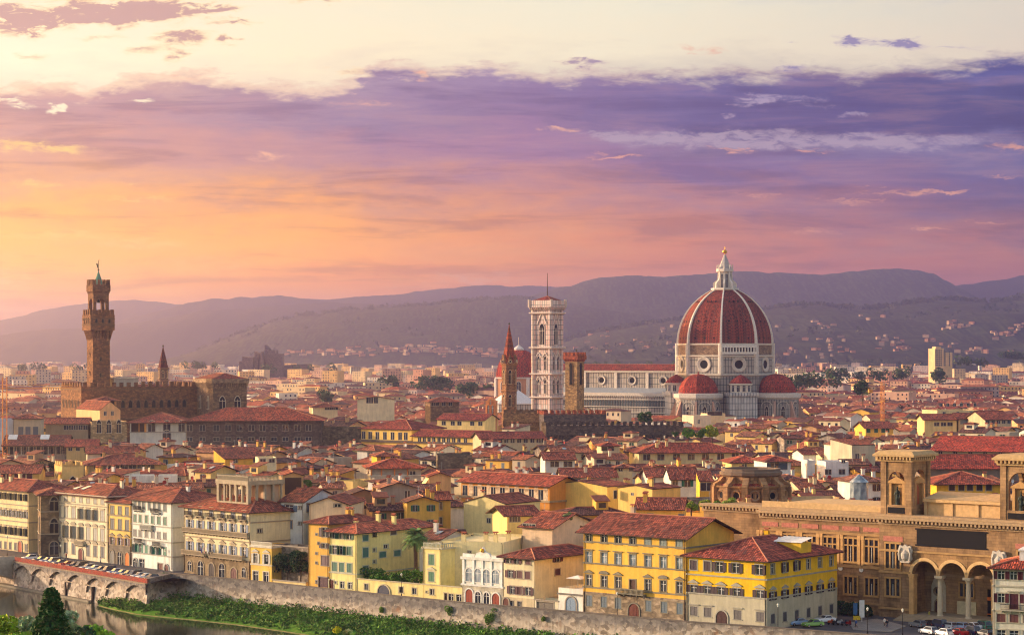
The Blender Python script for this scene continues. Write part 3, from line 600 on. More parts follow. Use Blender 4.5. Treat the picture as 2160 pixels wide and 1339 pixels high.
# ---------------------------------------------------------------- ground, river, embankment
WZ = -6.7
def tops(pts, z): return [ground(px, py, z) for px, py in pts]
WL = tops([(-260, 1128), (36, 1174), (314, 1220)], 1.0)               # top of the arcaded quay wall
WR = tops([(351, 1208), (529, 1224.5), (648, 1237), (800, 1253), (975, 1270.5), (1240, 1292.5), (1449, 1311), (1618, 1322.5), (1760, 1333), (2200, 1367), (2420, 1386)], 1.0)
def setting():
    line = [Vector((p.x, p.y, 0)) for p in WL]+[Vector((p.x, p.y, 0)) for p in WR]
    pts = [Vector((-5200, 2600, 0))]+line+[Vector((2600, -900, 0)), Vector((45000, -900, 0)), Vector((45000, 60000, 0)), Vector((-45000, 60000, 0)), Vector((-45000, 2600, 0))]
    m = MB(); m.face(pts); tag(m.obj('ground', ['ground']), kind='structure')
    d = Vector((.62, .78, 0)); dl = Vector((.72, .69, 0))
    m = MB(); a = [p+Vector((0, 0, .004)) for p in line]
    n = len(WL); wd = [24 if i < n else 11 for i in range(len(line))]
    for i in range(len(a)-1):
        m.face([a[i], a[i+1], a[i+1]+(dl if i+1 < n else d)*wd[i+1], a[i]+(dl if i < n else d)*wd[i]])
    tag(m.obj('quay_road', ['asphalt']), kind='structure')
    m = MB()                                                              # raised pavement along the river wall
    for i in range(len(line)-1):
        if i == n-1: continue
        p, q = line[i], line[i+1]; e = dl if i < n-1 else d
        A, B, Cc, D = p+e*.5, q+e*.5, q+e*2.2, p+e*2.2; u = Vector((0, 0, .14))
        m.face([A+u, B+u, Cc+u, D+u]); m.face([D, D+u, Cc+u, Cc])
    tag(m.obj('pavement', ['paving']), kind='structure')
    # piazza in front of the library
    m = MB(); z = .008
    m.face([ground(1690, 1330, z), ground(2300, 1372, z), ground(2300, 1306, z), ground(1850, 1292, z), ground(1745, 1276, z)]); tag(m.obj('piazza_road', ['asphalt']), kind='structure')
    m = MB(); A = [ground(1790, 1312, .15), ground(1850, 1303.5, .15), ground(1912, 1319, .15), ground(1880, 1331, .15), ground(1800, 1326, .15)]
    m.loft([[p-Vector((0, 0, .15)) for p in A], A]); tag(m.obj('pavement', ['paving']), kind='structure')
    # water
    m = MB(); p = [Vector((-5200, 2600, WZ))]+[Vector((q.x, q.y, WZ))+d*8 for q in line]+[Vector((900, -420, WZ)), Vector((500, -480, WZ)), Vector((0, 180, WZ)), Vector((-900, 700, WZ)), Vector((-5200, 1900, WZ))]
    m.face(p); tag(m.obj('river', ['river_water']), kind='structure')
    # slope below the viewpoint
    m = MB(); nx, ny = 60, 24; g = []
    for j in range(ny+1):
        t = j/ny
        for i in range(nx+1):
            X = -900+1800*i/nx; Y0 = -300; Y1 = 330-.70*X if X < 900 else -300; Y1 = max(-250, min(900, Y1)); Y = Y0+(Y1-Y0)*t
            zz = 51-max(0, Y+8)*.205 if Y < 300 else 51-308*.205-(Y-300)*.05
            zz = max(WZ+.4-(2 if t > .97 else 0), min(50.6, zz)+1.2*mnoise.noise((X*.03, Y*.03, 0)) if Y > 6 else 50.6); g.append((X, Y, zz))
    for j in range(ny):
        for i in range(nx): a = j*(nx+1)+i; m.face([g[a], g[a+1], g[a+nx+2], g[a+nx+1]])
    tag(m.obj('hillside', ['grass'], smooth=True), kind='structure')
    # right-hand river wall
    def wallstrip(name, label, P, zb, mats, th=.55, top=1.0, cap=True, color=(150, 134, 112)):
        t = thing(name, label, 'river wall', (P[0].x, P[0].y, 0)); o = Vector((P[0].x, P[0].y, 0))
        m = MB(); c = MB(); nrm = Vector((-.62, -.78, 0))
        Q = [Vector((p.x, p.y, 0))-o for p in P]
        for i in range(len(Q)-1):
            a, b = Q[i], Q[i+1]; k = -nrm*th; up = Vector((0, 0, top)); dn = Vector((0, 0, zb)); bt = nrm*.6
            m.face([a+dn+bt, b+dn+bt, b+up, a+up]); m.face([b+k, a+k, a+k+up, b+k+up]); m.face([a+up, b+up, b+up+k, a+up+k])
            c.face([a+up+nrm*.12-Vector((0, 0, 0)), b+up+nrm*.12, b+up*1.18+nrm*.12, a+up*1.18+nrm*.12]); c.face([a+up*1.18+nrm*.12, b+up*1.18+nrm*.12, b+up*1.18+k, a+up*1.18+k]); c.face([b+up+k, a+up+k, a+up*1.18+k, b+up*1.18+k])
            c.face([b+up+nrm*.12, a+up+nrm*.12, a+up, b+up])
        m.face([Q[0]+Vector((0,0,zb))+nrm*.6, Q[0]+Vector((0,0,top)), Q[0]+Vector((0,0,top))-nrm*th, Q[0]+Vector((0,0,zb))-nrm*th])
        m.obj('masonry', ['quay_stone'], t, color); c.obj('coping', ['trim'], t, (118, 108, 98)); return t
    wallstrip('river_wall', 'long weathered stone river wall above the green bank, below the yellow houses', WR, WZ+.5, None)
    # arcaded quay wall on the left
    P0, P1, P2 = [Vector((p.x, p.y, 0)) for p in WL]; dv = (P2-P1); L = dv.length; u = dv.normalized(); nr = Vector((u.y, -u.x, 0))
    t = thing('quay_wall', 'stone quay wall on shallow arches with a red brick parapet above the water', 'river wall', P1, math.atan2(u.y, u.x))
    m = MB(); na = 7; wa = L/na; dep = 1.9                                # local: x along wall, -y to the river
    m.face([(-.5, -.75, WZ-.3), (L, -.75, WZ-.3), (L, .1, -.3), (-.5, .1, -.3)])
    m.obj('back_wall', ['quay_stone'], t)
    for k in range(na):
        m = MB(); x0 = wa*k; N = 12; zs, rise = -2.7, 1.9
        arc = [(x0+wa*(.02+.96*i/N), zs+rise*math.sin(math.pi*i/N)**.8) for i in range(N+1)]
        outer = [(x0, -.25)]+[(x0, zs-.6)]+arc+[(x0+wa, zs-1.0), (x0+wa, -.25)]
        for i in range(N):
            a, b = arc[i], arc[i+1]
            m.face([(a[0], -dep+1, a[1]), (b[0], -dep+1, b[1]), (b[0], -dep+1, -.25), (a[0], -dep+1, -.25)])
            m.face([(a[0], -dep+1, a[1]), (a[0], .8, a[1]), (b[0], .8, b[1]), (b[0], -dep+1, b[1])])
        for (xa, xb) in ((x0, arc[0][0]), (arc[-1][0], x0+wa)): m.face([(xa, -dep+1, zs), (xb, -dep+1, zs), (xb, -dep+1, -.25), (xa, -dep+1, -.25)])
        xp = x0; m.poly_y([(xp-.6, -3.0), (xp, -4.6), (xp+.6, -3.0)], -dep+1, .6)
        m.obj('arch', ['quay_stone'], t)
    for x in (wa*2.93, wa*4.35):
        m = MB(); m.box(x-.25, -1.1, WZ-.2, x+.25, .0, -3.0); m.obj('buttress', ['stone'], t, (70, 64, 60))
    m = MB(); m.box(-.5, -dep+.9, -.25, L, .6, .0); m.obj('ledge', ['trim'], t, (150, 132, 108))
    m = MB(); m.box(-.5, -.45, .002, L, -.05, 1.0); m.obj('parapet', ['brick'], t, (150, 74, 60))
    # footing ledge at the water
    m = MB(); m.box(-8, -1.9, WZ-.4, L*.62, .3, WZ+.45); m.obj('footing', ['trim'], t, (138, 130, 112))
    # corner buttress joining both walls
    B0, B1 = P2, Vector((WR[0].x, WR[0].y, 0)); o = thing('wall_bastion', 'dark sloping stone bastion at the end of the brick parapet', 'bastion', P2)
    q = [Vector((0, 0, 0)), B1-P2+Vector((1.5, -.8, 0)), B1-P2+Vector((-2, 4, 0)), Vector((-1, 3, 0))]
    b_ = [Vector((-.6, -1.2, WZ)), B1-P2+Vector((4.2, -6.2, WZ)), B1-P2+Vector((2, 4, WZ)), Vector((-3, 3, WZ))]
    m = MB(); m.loft([[v+Vector((0, 0, WZ+.0)) if False else v for v in b_], [v+Vector((0, 0, 1.0)) for v in q]]); m.obj('masonry', ['quay_stone'], o)
    # bridge head at the far left
    o = thing('bridge', 'pale concrete bridge end leaving the left edge over the river', 'bridge', P1+u*-2.5, math.atan2(u.y, u.x))
    m = MB(); m.poly_y([(-14, -.9), (0, -1.0), (0, .15), (-14, .15)], -34, .5); m.obj('deck', ['trim'], o, (190, 180, 160))
    m = MB(); m.box(-.35, -34, .15, 0, .5, 1.05); m.obj('parapet', ['trim'], o, (196, 186, 168))
    m = MB(); 
    for i in range(10):
        a, b = i/10, (i+1)/10; za, zb = -1-3.8*(1-a)**2.2, -1-3.8*(1-b)**2.2; ya, yb = -22*a, -22*b
        m.face([(0, yb, -1), (0, ya, -1), (0, ya, za), (0, yb, zb)]); m.face([(-14, ya, za), (-14, yb, zb), (0, yb, zb), (0, ya, za)])
    m.obj('arch', ['trim'], o, (172, 160, 140))
    m = MB(); m.box(-14, 0.2, WZ-.3, 1.2, 1.2, -.9); m.obj('abutment', ['quay_stone'], o)
    # green bank below the right-hand wall
    m = MB(); s = MB(); rows = []
    nr2 = Vector((-.62, -.78, 0)); ed = [ground(px, py, WZ) for px, py in ((208, 1277), (250, 1287), (290, 1295), (335, 1300), (400, 1306), (500, 1317), (600, 1331), (690, 1345))]
    def wl(px): q = (px-1080)/F; O = P1-nr*(-1.0); s_ = (q*O.y-O.x)/(u.x-q*u.y); return O+u*s_
    for p in WR[3:]: ed.append(Vector((p.x, p.y, WZ))+nr2*(17 if len(ed) > 9 else 15))
    B1v = Vector((WR[0].x, WR[0].y, 0)); top = [wl(212), wl(250), wl(296), B1v*.45+P2*.55+nr2*2.6, B1v+nr2*1.5]+[Vector((WR[i].x, WR[i].y, 0)) for i in (1, 2)]
    top += [Vector((WR[2].x, WR[2].y, 0))*.45+Vector((WR[3].x, WR[3].y, 0))*.55]+[Vector((p.x, p.y, 0)) for p in WR[3:]]
    zt = [WZ+.1, WZ+.9, WZ+1.8, WZ+2.6, -3.8, -4.0, -3.9, -3.8]+[-3.8]*20
    BANK = []
    for i in range(len(ed)):
        t0 = Vector((top[i].x, top[i].y, zt[i])); e0 = Vector((ed[i].x, ed[i].y, WZ)); w0 = (e0-t0); w0.z = 0; w0 = w0.normalized() if w0.length > .01 else nr2
        f0 = e0+w0*1.6; BANK.append((t0-w0*.8, t0*.25+e0*.75+Vector((0, 0, .3)), e0+Vector((0, 0, .12)), f0+Vector((0, 0, -.15))))
    for i in range(len(BANK)-1):
        a, b = BANK[i], BANK[i+1]
        m.face([a[1], b[1], b[0], a[0]][::-1]); m.face([a[2], b[2], b[1], a[1]][::-1]); s.face([a[3], b[3], b[2], a[2]][::-1])
    tag(m.obj('bank', ['grass']), kind='structure'); tag(s.obj('mud_strip', ['silt']), kind='structure')
    return BANK
BANK = setting()

# ---------------------------------------------------------------- hills
RIDGES = [  # silhouette (photo pixels), depth of the crest, depth of the foot, material
 ([(-200,690),(0,675),(43,666),(99,650),(158,640),(230,632),(279,630),(329,634),(380,640),(420,641),(480,634),(560,622),(700,630),(900,640)], 12000, 10200, 'far_ridge'),
 ([(200,690),(250,676),(289,666),(355,650),(394,638),(453,627),(477,629),(509,622),(540,627),(570,622),(590,620),(640,628),(700,634),(760,640),(900,660)], 10600, 9400, 'far_ridge'),
 ([(620,650),(700,628),(760,622),(840,618),(880,612),(935,605),(980,601),(1027,598),(1054,598),(1075,602),(1116,599),(1145,600),(1172,603),(1300,600),(1500,640)], 10900, 9600, 'far_ridge'),
 ([(-200,720),(0,707),(60,697),(110,692),(170,690),(230,683),(290,679),(329,672),(394,662),(430,653),(480,650),(520,651),(560,645),(640,638),(700,636),(800,640),(1000,660)], 9600, 8000, 'far_ridge'),
 ([(900,660),(1060,632),(1100,627),(1145,614),(1200,601),(1240,590),(1275,583),(1330,579),(1400,581),(1440,578),(1500,573),(1540,570),(1575,569),(1620,572),(1650,570),(1690,574),(1740,575),(1790,569),(1850,564),(1890,562),(1925,566),(1960,574),(1985,588),(2008,602),(2060,640),(2150,700)], 8700, 6800, 'hill_woods'),
 ([(1800,640),(1950,612),(2005,600),(2060,594),(2110,587),(2160,578),(2300,580),(2420,600)], 9300, 8000, 'far_ridge'),
 ([(330,780),(400,752),(440,733),(480,716),(510,703),(545,690),(590,675),(640,664),(680,660),(740,652),(800,648),(860,643),(905,642),(960,635),(1040,630),(1075,629),(1120,631),(1200,640),(1350,660),(1500,700)], 7600, 5800, 'hill_woods'),
 ([(1120,752),(1180,724),(1220,710),(1260,700),(1300,694),(1330,688),(1380,682),(1440,674),(1500,668),(1560,660),(1640,649),(1680,643),(1720,643),(1770,648),(1820,652),(1870,645),(1920,638),(1970,631),(2015,631),(2060,636),(2110,634),(2160,623),(2260,610),(2420,600)], 6400, 3900, 'hill_woods')]
RH = []
def ridge_z(k, X, Y):
    pts, Yr, Yb, mt = RIDGES[k]; px = 1080+X/Yr*F; t = (Y-Yb)/(Yr-Yb)
    if px <= pts[0][0] or px >= pts[-1][0] or t < 0: return -20
    for (x0, y0), (x1, y1) in zip(pts, pts[1:]):
        if x0 <= px <= x1: q = (px-x0)/(x1-x0); q = q*q*(3-2*q)*.5+q*.5; py = y0+(y1-y0)*q; break
    h = H+(HY-py)/F*Yr
    s = Yr/8000
    rough = mnoise.fractal((X*.0011/s, Y*.0011/s, k*7.0), 1, 2, 5)*.19*h*math.sin(min(1, t)*math.pi)
    small = mnoise.fractal((X*.02, Y*.004, k*3.0), 1, 2, 3)*(2.2 if k >= 6 else 3.5)*min(1, t*2)
    prof = (1-math.cos(math.pi*min(1, t)))/2; prof = .55*prof+.45*min(1, t)**1.3
    if t > 1: prof = max(0, 1-(t-1)*1.2)
    return h*prof+rough+small
def hills():
    for k, (pts, Yr, Yb, mt) in enumerate(RIDGES):
        m = MB(); nx, ny = 260, 30; g = []
        X0, X1 = [(p[0]-1080)/F*Yr for p in (pts[0], pts[-1])]
        for j in range(ny+1):
            Y = Yb+(Yr-Yb)*1.45*j/ny
            for i in range(nx+1):
                X = X0+(X1-X0)*i/nx; g.append((X, Y, max(-30, ridge_z(k, X, Y))))
        m.v = g
        for j in range(ny):
            for i in range(nx): a = j*(nx+1)+i; m.f.append([a, a+1, a+nx+2, a+nx+1]); m.m.append(0)
        tag(m.obj('hill', [mt], smooth=True), kind='structure')
hills()
# ---------------------------------------------------------------- evening haze: one closed box of even air
def haze():
    m = MB(); m.box(-14000, -2500, -9.2, 14000, 18500, 412)
    o = m.obj('haze', ['ground']); o.data.materials.clear(); tag(o, kind='stuff', label=None)
    mt = bpy.data.materials.new('haze_air'); mt.use_nodes = True; g = NT(mt.node_tree); v = g.n('VolumePrincipled'); out = g.n('OutputMaterial')
    v.inputs['Color'].default_value = (.33, .36, .93, 1); v.inputs['Density'].default_value = 1.0e-4; v.inputs['Anisotropy'].default_value = .75
    g.t.links.new(v.outputs[0], out.inputs['Volume']); o.data.materials.append(mt); mt.cycles.homogeneous_volume = True
    o['label'] = 'thin warm evening haze lying over the whole city and hills'
haze()
# ---------------------------------------------------------------- landmarks
KEEP = []                                       # picture columns that must stay clear down to a row: (x0, x1, row, depth)
def ngon(Rr, n=8, ph=0.0, c=(0, 0), z=0.0): return [(c[0]+Rr*math.cos(ph+2*math.pi*k/n), c[1]+Rr*math.sin(ph+2*math.pi*k/n), z) for k in range(n)]
def crenels(m, path, z, h=1.6, w=1.5, gap=1.3, th=.6, mi=0, swallow=False):    # one comb-shaped wall per side
    for a, b in path:
        a, b = Vector(a), Vector(b); L = (b-a).length; u = (b-a)/L; r = Vector((-u.y, u.x))*th; n = max(2, int(L/(w+gap))); P = [(0, z-.4)]
        for k in range(n):
            s0 = L*(k+.5)/n-w/2; s1 = s0+w; t = [(s0, z), (s0, z+h+.6), (s0+w*.3, z+h+.6), (s0+w*.5, z+h-.1), (s0+w*.7, z+h+.6), (s1, z+h+.6), (s1, z)] if swallow else [(s0, z), (s0, z+h), (s1, z+h), (s1, z)]
            P += t
        P.append((L, z-.4)); A = [(a.x+u.x*s, a.y+u.y*s, zz) for s, zz in P]; B = [(x+r.x, y+r.y, zz) for x, y, zz in A]; m.face(A[::-1], mi); m.face(B, mi)
        for k in range(len(A)): k2 = (k+1) % len(A); m.face([A[k], A[k2], B[k2], B[k]], mi)
def sq(x0, y0, x1, y1): return [((x0, y0), (x1, y0)), ((x1, y0), (x1, y1)), ((x1, y1), (x0, y1)), ((x0, y1), (x0, y0))]
def sqring(x0, y0, x1, y1, e, z): return [(x0-e, y0-e, z), (x1+e, y0-e, z), (x1+e, y1+e, z), (x0-e, y1+e, z)]
def machic(m, path, z0, z1, out, step=1.5, mi=0):      # corbels with little arches carrying a projecting parapet
    for a, b in path:
        a, b = Vector(a), Vector(b); L = (b-a).length; u = (b-a)/L; nn = Vector((u.y, -u.x)); n = max(2, int(L/step))
        for k in range(n+1):
            s = a+u*(L*k/n); p, q = s-u*.26, s+u*.26; o = nn*out
            m.loft([[(p.x, p.y, z0), (q.x, q.y, z0), (q.x+nn.x*.05, q.y+nn.y*.05, z0), (p.x+nn.x*.05, p.y+nn.y*.05, z0)], [(p.x, p.y, z1), (q.x, q.y, z1), (q.x+o.x, q.y+o.y, z1), (p.x+o.x, p.y+o.y, z1)]], mi, True, True)
def gothic(w, h, n=6):                           # pointed arch outline
    zs = h-w*.9; pts = [(-w/2, 0), (w/2, 0)]
    for k in range(n+1): t = k/n; pts.append((w/2*(1-t**1.6), zs+w*.9*math.sin(t*math.pi/2)))
    for k in range(n-1, -1, -1): t = k/n; pts.append((-w/2*(1-t**1.6), zs+w*.9*math.sin(t*math.pi/2)))
    return pts
def gwin_mesh(w, h, lights=2, tm='trim'):        # traceried window: dark opening, pointed frame, mullions
    def f():
        m = MB(); P = gothic(w, h); m.face([(x, -.02, z) for x, z in P])
        O = [(x*(1+.5/w), z+(.3 if z > 0 else 0)) for x, z in P]
        for k in range(1, len(P)-1):
            a, b, c, d = P[k], P[k+1], O[k+1], O[k]; m.face([(a[0], -.25, a[1]), (b[0], -.25, b[1]), (c[0], -.25, c[1]), (d[0], -.25, d[1])], 1)
            m.face([(d[0], -.25, d[1]), (c[0], -.25, c[1]), (c[0], .05, c[1]), (d[0], .05, d[1])], 1); m.face([(a[0], -.25, a[1]), (a[0], -.02, a[1]), (b[0], -.02, b[1]), (b[0], -.25, b[1])], 1)
        m.box(-w/2-.3, -.3, -.3, w/2+.3, .02, 0, 1)
        for k in range(1, lights): x = -w/2+w*k/lights; m.box(x-.09, -.2, 0, x+.09, -.021, h*.8, 1)
        if lights > 1: m.box(-w/2+.02, -.18, h*.66, w/2-.02, -.022, h*.66+.25, 1)
        return m.mesh('gothic_window', ['dark', tm])
    return cached(('gw', round(w, 1), round(h, 1), lights, tm), f)
def oculus_mesh(r0, r1):
    def f():
        m = MB(); n = 24; c = lambda r, y: [(r*math.cos(2*math.pi*k/n), y, r*math.sin(2*math.pi*k/n)) for k in range(n)]
        m.face(c(r0, -.05)); m.loft([c(r1, .05), c(r1, -.5), c(r1*.9, -.6), c(r0*1.05, -.15), c(r0, -.05)][::1], 1, False, False)
        return m.mesh('oculus', ['dark', 'trim'])
    return cached(('oc', r0, r1), f)

def town_hall():
    an = 30; P = at(176, 803, 960); st = (152, 108, 74)
    t = thing('town_hall', 'brown stone town hall with crenellated block and tall clock-less bell tower', 'town hall', (P.x, P.y, 0), R(an)); tag(t, 'brown stone town hall with crenellated block and very tall bell tower')
    w, d, h = 50, 24, 38.5
    m = MB(); m.box(0, 0, 0, w, d, 30); m.loft([sqring(0, 0, w, d, 0, 30), sqring(0, 0, w, d, .02, 31.2)], 0, False, False); m.obj('wall', ['stone'], t, st)
    m = MB(); machic(m, sq(0, 0, w, d), 20.5, 24.5, 1.5, 1.7); m.loft([sqring(0, 0, w, d, 1.5, 24.5), sqring(0, 0, w, d, 1.5, h)], 0, True, False); m.loft([sqring(0, 0, w, d, 1.5, h), sqring(0, 0, w, d, .9, h), sqring(0, 0, w, d, .9, h-1.5)], 0, False, True); m.obj('gallery', ['stone'], t, st)
    m = MB(); crenels(m, sq(-1.5, -1.5, w+1.5, d+1.5), h, 1.9, 1.7, 1.5, .6); m.obj('battlement', ['stone'], t, st)
    m = MB(); m.box(-1.7, -1.7, 24.3, w+1.7, -1.5, 24.8); m.box(-1.7, -1.5, 24.3, -1.5, d+1.7, 24.8); m.box(-1.65, -1.65, 37.2, w+1.65, -1.52, 37.6); m.box(-1.65, -1.5, 37.2, -1.52, d+1.5, 37.6); m.obj('string_course', ['trim'], t, (120, 96, 72))
    for k in range(6): place(gwin_mesh(1.5, 3.0, 1), 'window', t, (120, 96, 74), (-1.52, 2.0+k*4.0, 29.6), R(-90))
    for k in range(13): place(gwin_mesh(1.6, 3.2, 1), 'window', t, (120, 96, 74), (3+k*3.55, -1.52, 29.4), 0)
    for k in range(5):
        for z in (6, 13): place(gwin_mesh(1.8, 3.6, 2), 'window', t, (140, 112, 84), (-.02, 2.6+k*4.6, z), R(-90)); 
    m = MB(); roof_mesh(m, 3, w-3, 3, d-3, h-1.6, 'hip', .25, 0); m.obj('roof', ['roof_tile', 'soffit', 'ridge_tile'], t, (146, 76, 60))
    m = MB(); m.box(15, 3.5, 36, 26, 9, 42.2); roof_mesh(m, 15, 26, 3.5, 9, 42.2, 'hip', .12, .4); m.obj('attic', ['plaster', 'roof_tile'], t, (196, 182, 160))
    # tower
    c = t.matrix_basis.inverted() @ at(196, 803, 966); c = Vector((max(.6, c.x), max(.6, c.y), 0)); s = 7.7
    T = bpy.data.objects.new('tower', None); C.collection.objects.link(T); T.parent = t; T.location = (c.x, c.y, 0)
    zf = lambda py: H+(HY-py)/F*968
    z0, z1, z2, z3, z4, z5, z6 = 30, zf(717), zf(697), zf(664), zf(655), zf(618), zf(601)
    m = MB(); m.box(0, 0, z0, s, s, z2); m.obj('shaft', ['stone'], T, (148, 104, 70))
    m = MB(); e = 1.6; machic(m, sq(0, 0, s, s), z1, z2+.6, e, 1.3); m.loft([sqring(0, 0, s, s, e, z2), sqring(0, 0, s, s, e, z3)], 0, True, False); m.loft([sqring(0, 0, s, s, e, z3), sqring(0, 0, s, s, e-.5, z3), sqring(0, 0, s, s, e-.5, z3-1.4)], 0, False, True)
    crenels(m, sq(-e, -e, s+e, s+e), z3, z4-z3+.4, 1.25, 1.0, .5); m.obj('gallery', ['stone'], T, (146, 102, 70))
    for k in range(3):
        place(gwin_mesh(.9, 2.0, 1), 'window', T, (110, 88, 68), (1.0+k*2.9, -e-.02, z2+3.3), 0); place(gwin_mesh(.9, 2.0, 1), 'window', T, (110, 88, 68), (-e-.02, 1.0+k*2.9, z2+3.3), R(-90))
    m = MB(); m.loft([sqring(0, 0, s, s, e+.12, z2+2.3), sqring(0, 0, s, s, e+.12, z2+2.7)], 0, True, True); m.loft([sqring(0, 0, s, s, e+.12, z3-1.9), sqring(0, 0, s, s, e+.12, z3-1.5)], 0, True, True); m.obj('string_course', ['trim'], T, (110, 86, 64))
    m = MB()                                             # open belfry: four piers with arches
    i = .35; pr = 1.35; zb = z3-1.4; zspr = z5-4.6
    for x in (i, s-i-pr):
        for y in (i, s-i-pr): m.box(x, y, zb, x+pr, y+pr, z5)
    for face in range(4):
        n = 8; wv = s-2*i-2*pr
        for k in range(n):
            a0, a1 = math.pi*k/n, math.pi*(k+1)/n; xa, xb = s/2-wv/2*math.cos(a0), s/2-wv/2*math.cos(a1); za, zc = zspr+wv/2*math.sin(a0), zspr+wv/2*math.sin(a1)
            q = [(xa, za), (xb, zc), (xb, z5), (xa, z5)]
            def mp(x, y, z): return {0: (x, i+y, z), 1: (s-i-y, x, z), 2: (s-x, s-i-y, z), 3: (i+y, s-x, z)}[face]
            m.face([mp(x, 0, z) for x, z in q]); m.face([mp(x, pr, z) for x, z in reversed(q)]); m.face([mp(xb, 0, zc), mp(xa, 0, za), mp(xa, pr, za), mp(xb, pr, zc)])
    m.obj('belfry', ['stone'], T, (142, 100, 68))
    m = MB(); machic(m, sq(i, i, s-i, s-i), z5-.2, z5+1.0, .55, 1.0); m.loft([sqring(i, i, s-i, s-i, .55, z5+.8), sqring(i, i, s-i, s-i, .55, z6)], 0, True, True); crenels(m, sq(i-.55, i-.55, s-i+.55, s-i+.55), z6, 1.8, 1.1, .9, .45, 0, True); m.obj('crown', ['stone'], T, (142, 100, 68))
    m = MB(); m.lathe([(.7, zspr+.4), (.68, zspr+.9), (.45, zspr+1.6), (.2, zspr+2.0)], 10, (s/2, s/2)); m.tube([(i+.5, s/2, zspr+2.1), (s-i-.5, s/2, zspr+2.1)], .14); m.obj('bell', ['bronze'], T)
    zs = z6+.4; zt = zf(571)
    m = MB(); m.lathe([(2.3, zs), (1.75, zs+1.0), (.9, zs+(zt-zs)*.6), (.12, zt)], 8, (s/2, s/2), R(22)); m.obj('spire', ['verdigris'], T)
    m = MB(); zt2 = zf(549); m.tube([(s/2, s/2, zt-.3), (s/2, s/2, zt2)], .12); m.lathe([(.1, zt), (.48, zt+.5), (.1, zt+1.0)], 8, (s/2, s/2))
    m.tube([(s/2-.5, s/2, zt+1.3), (s/2-.3, s/2, zt+2.3), (s/2-.9, s/2, zt+3.2)], [.16, .36, .22], 6); m.tube([(s/2-.3, s/2, zt+1.7), (s/2+.15, s/2, zt+1.2)], .12); m.tube([(s/2-.5, s/2, zt+2.9), (s/2+.1, s/2, zt+3.2)], .1); m.tube([(s/2+.05, s/2, zt2-.1), (s/2+.05, s/2+.02, zt2+.2), (s/2+.6, s/2, zt2+.1)], .1)
    m.obj('lion_vane', ['bronze'], T)
    for z, f in ((z1-9, 0), (z1-16, 0), (z1-7, 1), (z1-15, 1)):
        place(gwin_mesh(.8, 1.5, 1), 'window', T, (110, 86, 64), (s*.45, -.02, z) if f == 0 else (-.02, s*.5, z), 0 if f == 0 else R(-90))
    claim((P.x, P.y), an, w+3, d+3, 1); KEEP.append((120, 385, 875, 960))
    # grain hall block beside it
    P2, w2 = fit(380, 449, 985, 10)
    b = Bld('church_hall', 'square brown stone church hall with arched cornice and white twin windows', 'church', at(449, 800, 962), 24, 15.2, 27, H+(HY-801)/F*962, (146, 118, 90), 'stone')
    t = b.root; s_ = b.h
    b.wall(0, s_, (146, 118, 90)); m = MB(); machic(m, sq(0, 0, b.w, b.d), s_-3.6, s_-1.4, .8, 1.0); m.loft([sqring(0, 0, b.w, b.d, .8, s_-1.4), sqring(0, 0, b.w, b.d, .8, s_+.4), sqring(0, 0, b.w, b.d, .2, s_+.4)], 0, True, True); m.obj('cornice', ['stone'], t, (168, 140, 110))
    for x in (4.2, 11.0): place(gwin_mesh(2.6, 6.2, 2), 'window', t, (206, 190, 164), (x, -.03, s_-13.4), 0)
    for y in (7.0, 19.5): place(gwin_mesh(2.6, 5.4, 2), 'window', t, (206, 190, 164), (-.03, y, s_-12.6), R(-90))
    m = MB(); roof_mesh(m, 0, b.w, 0, b.d, s_+.4, 'hip', .3, .1); m.obj('roof', ['roof_tile', 'soffit', 'ridge_tile'], t, (140, 72, 60)); claim(b.P, 24, b.w, b.d, 1); KEEP.append((380, 520, 850, 960))
town_hall()

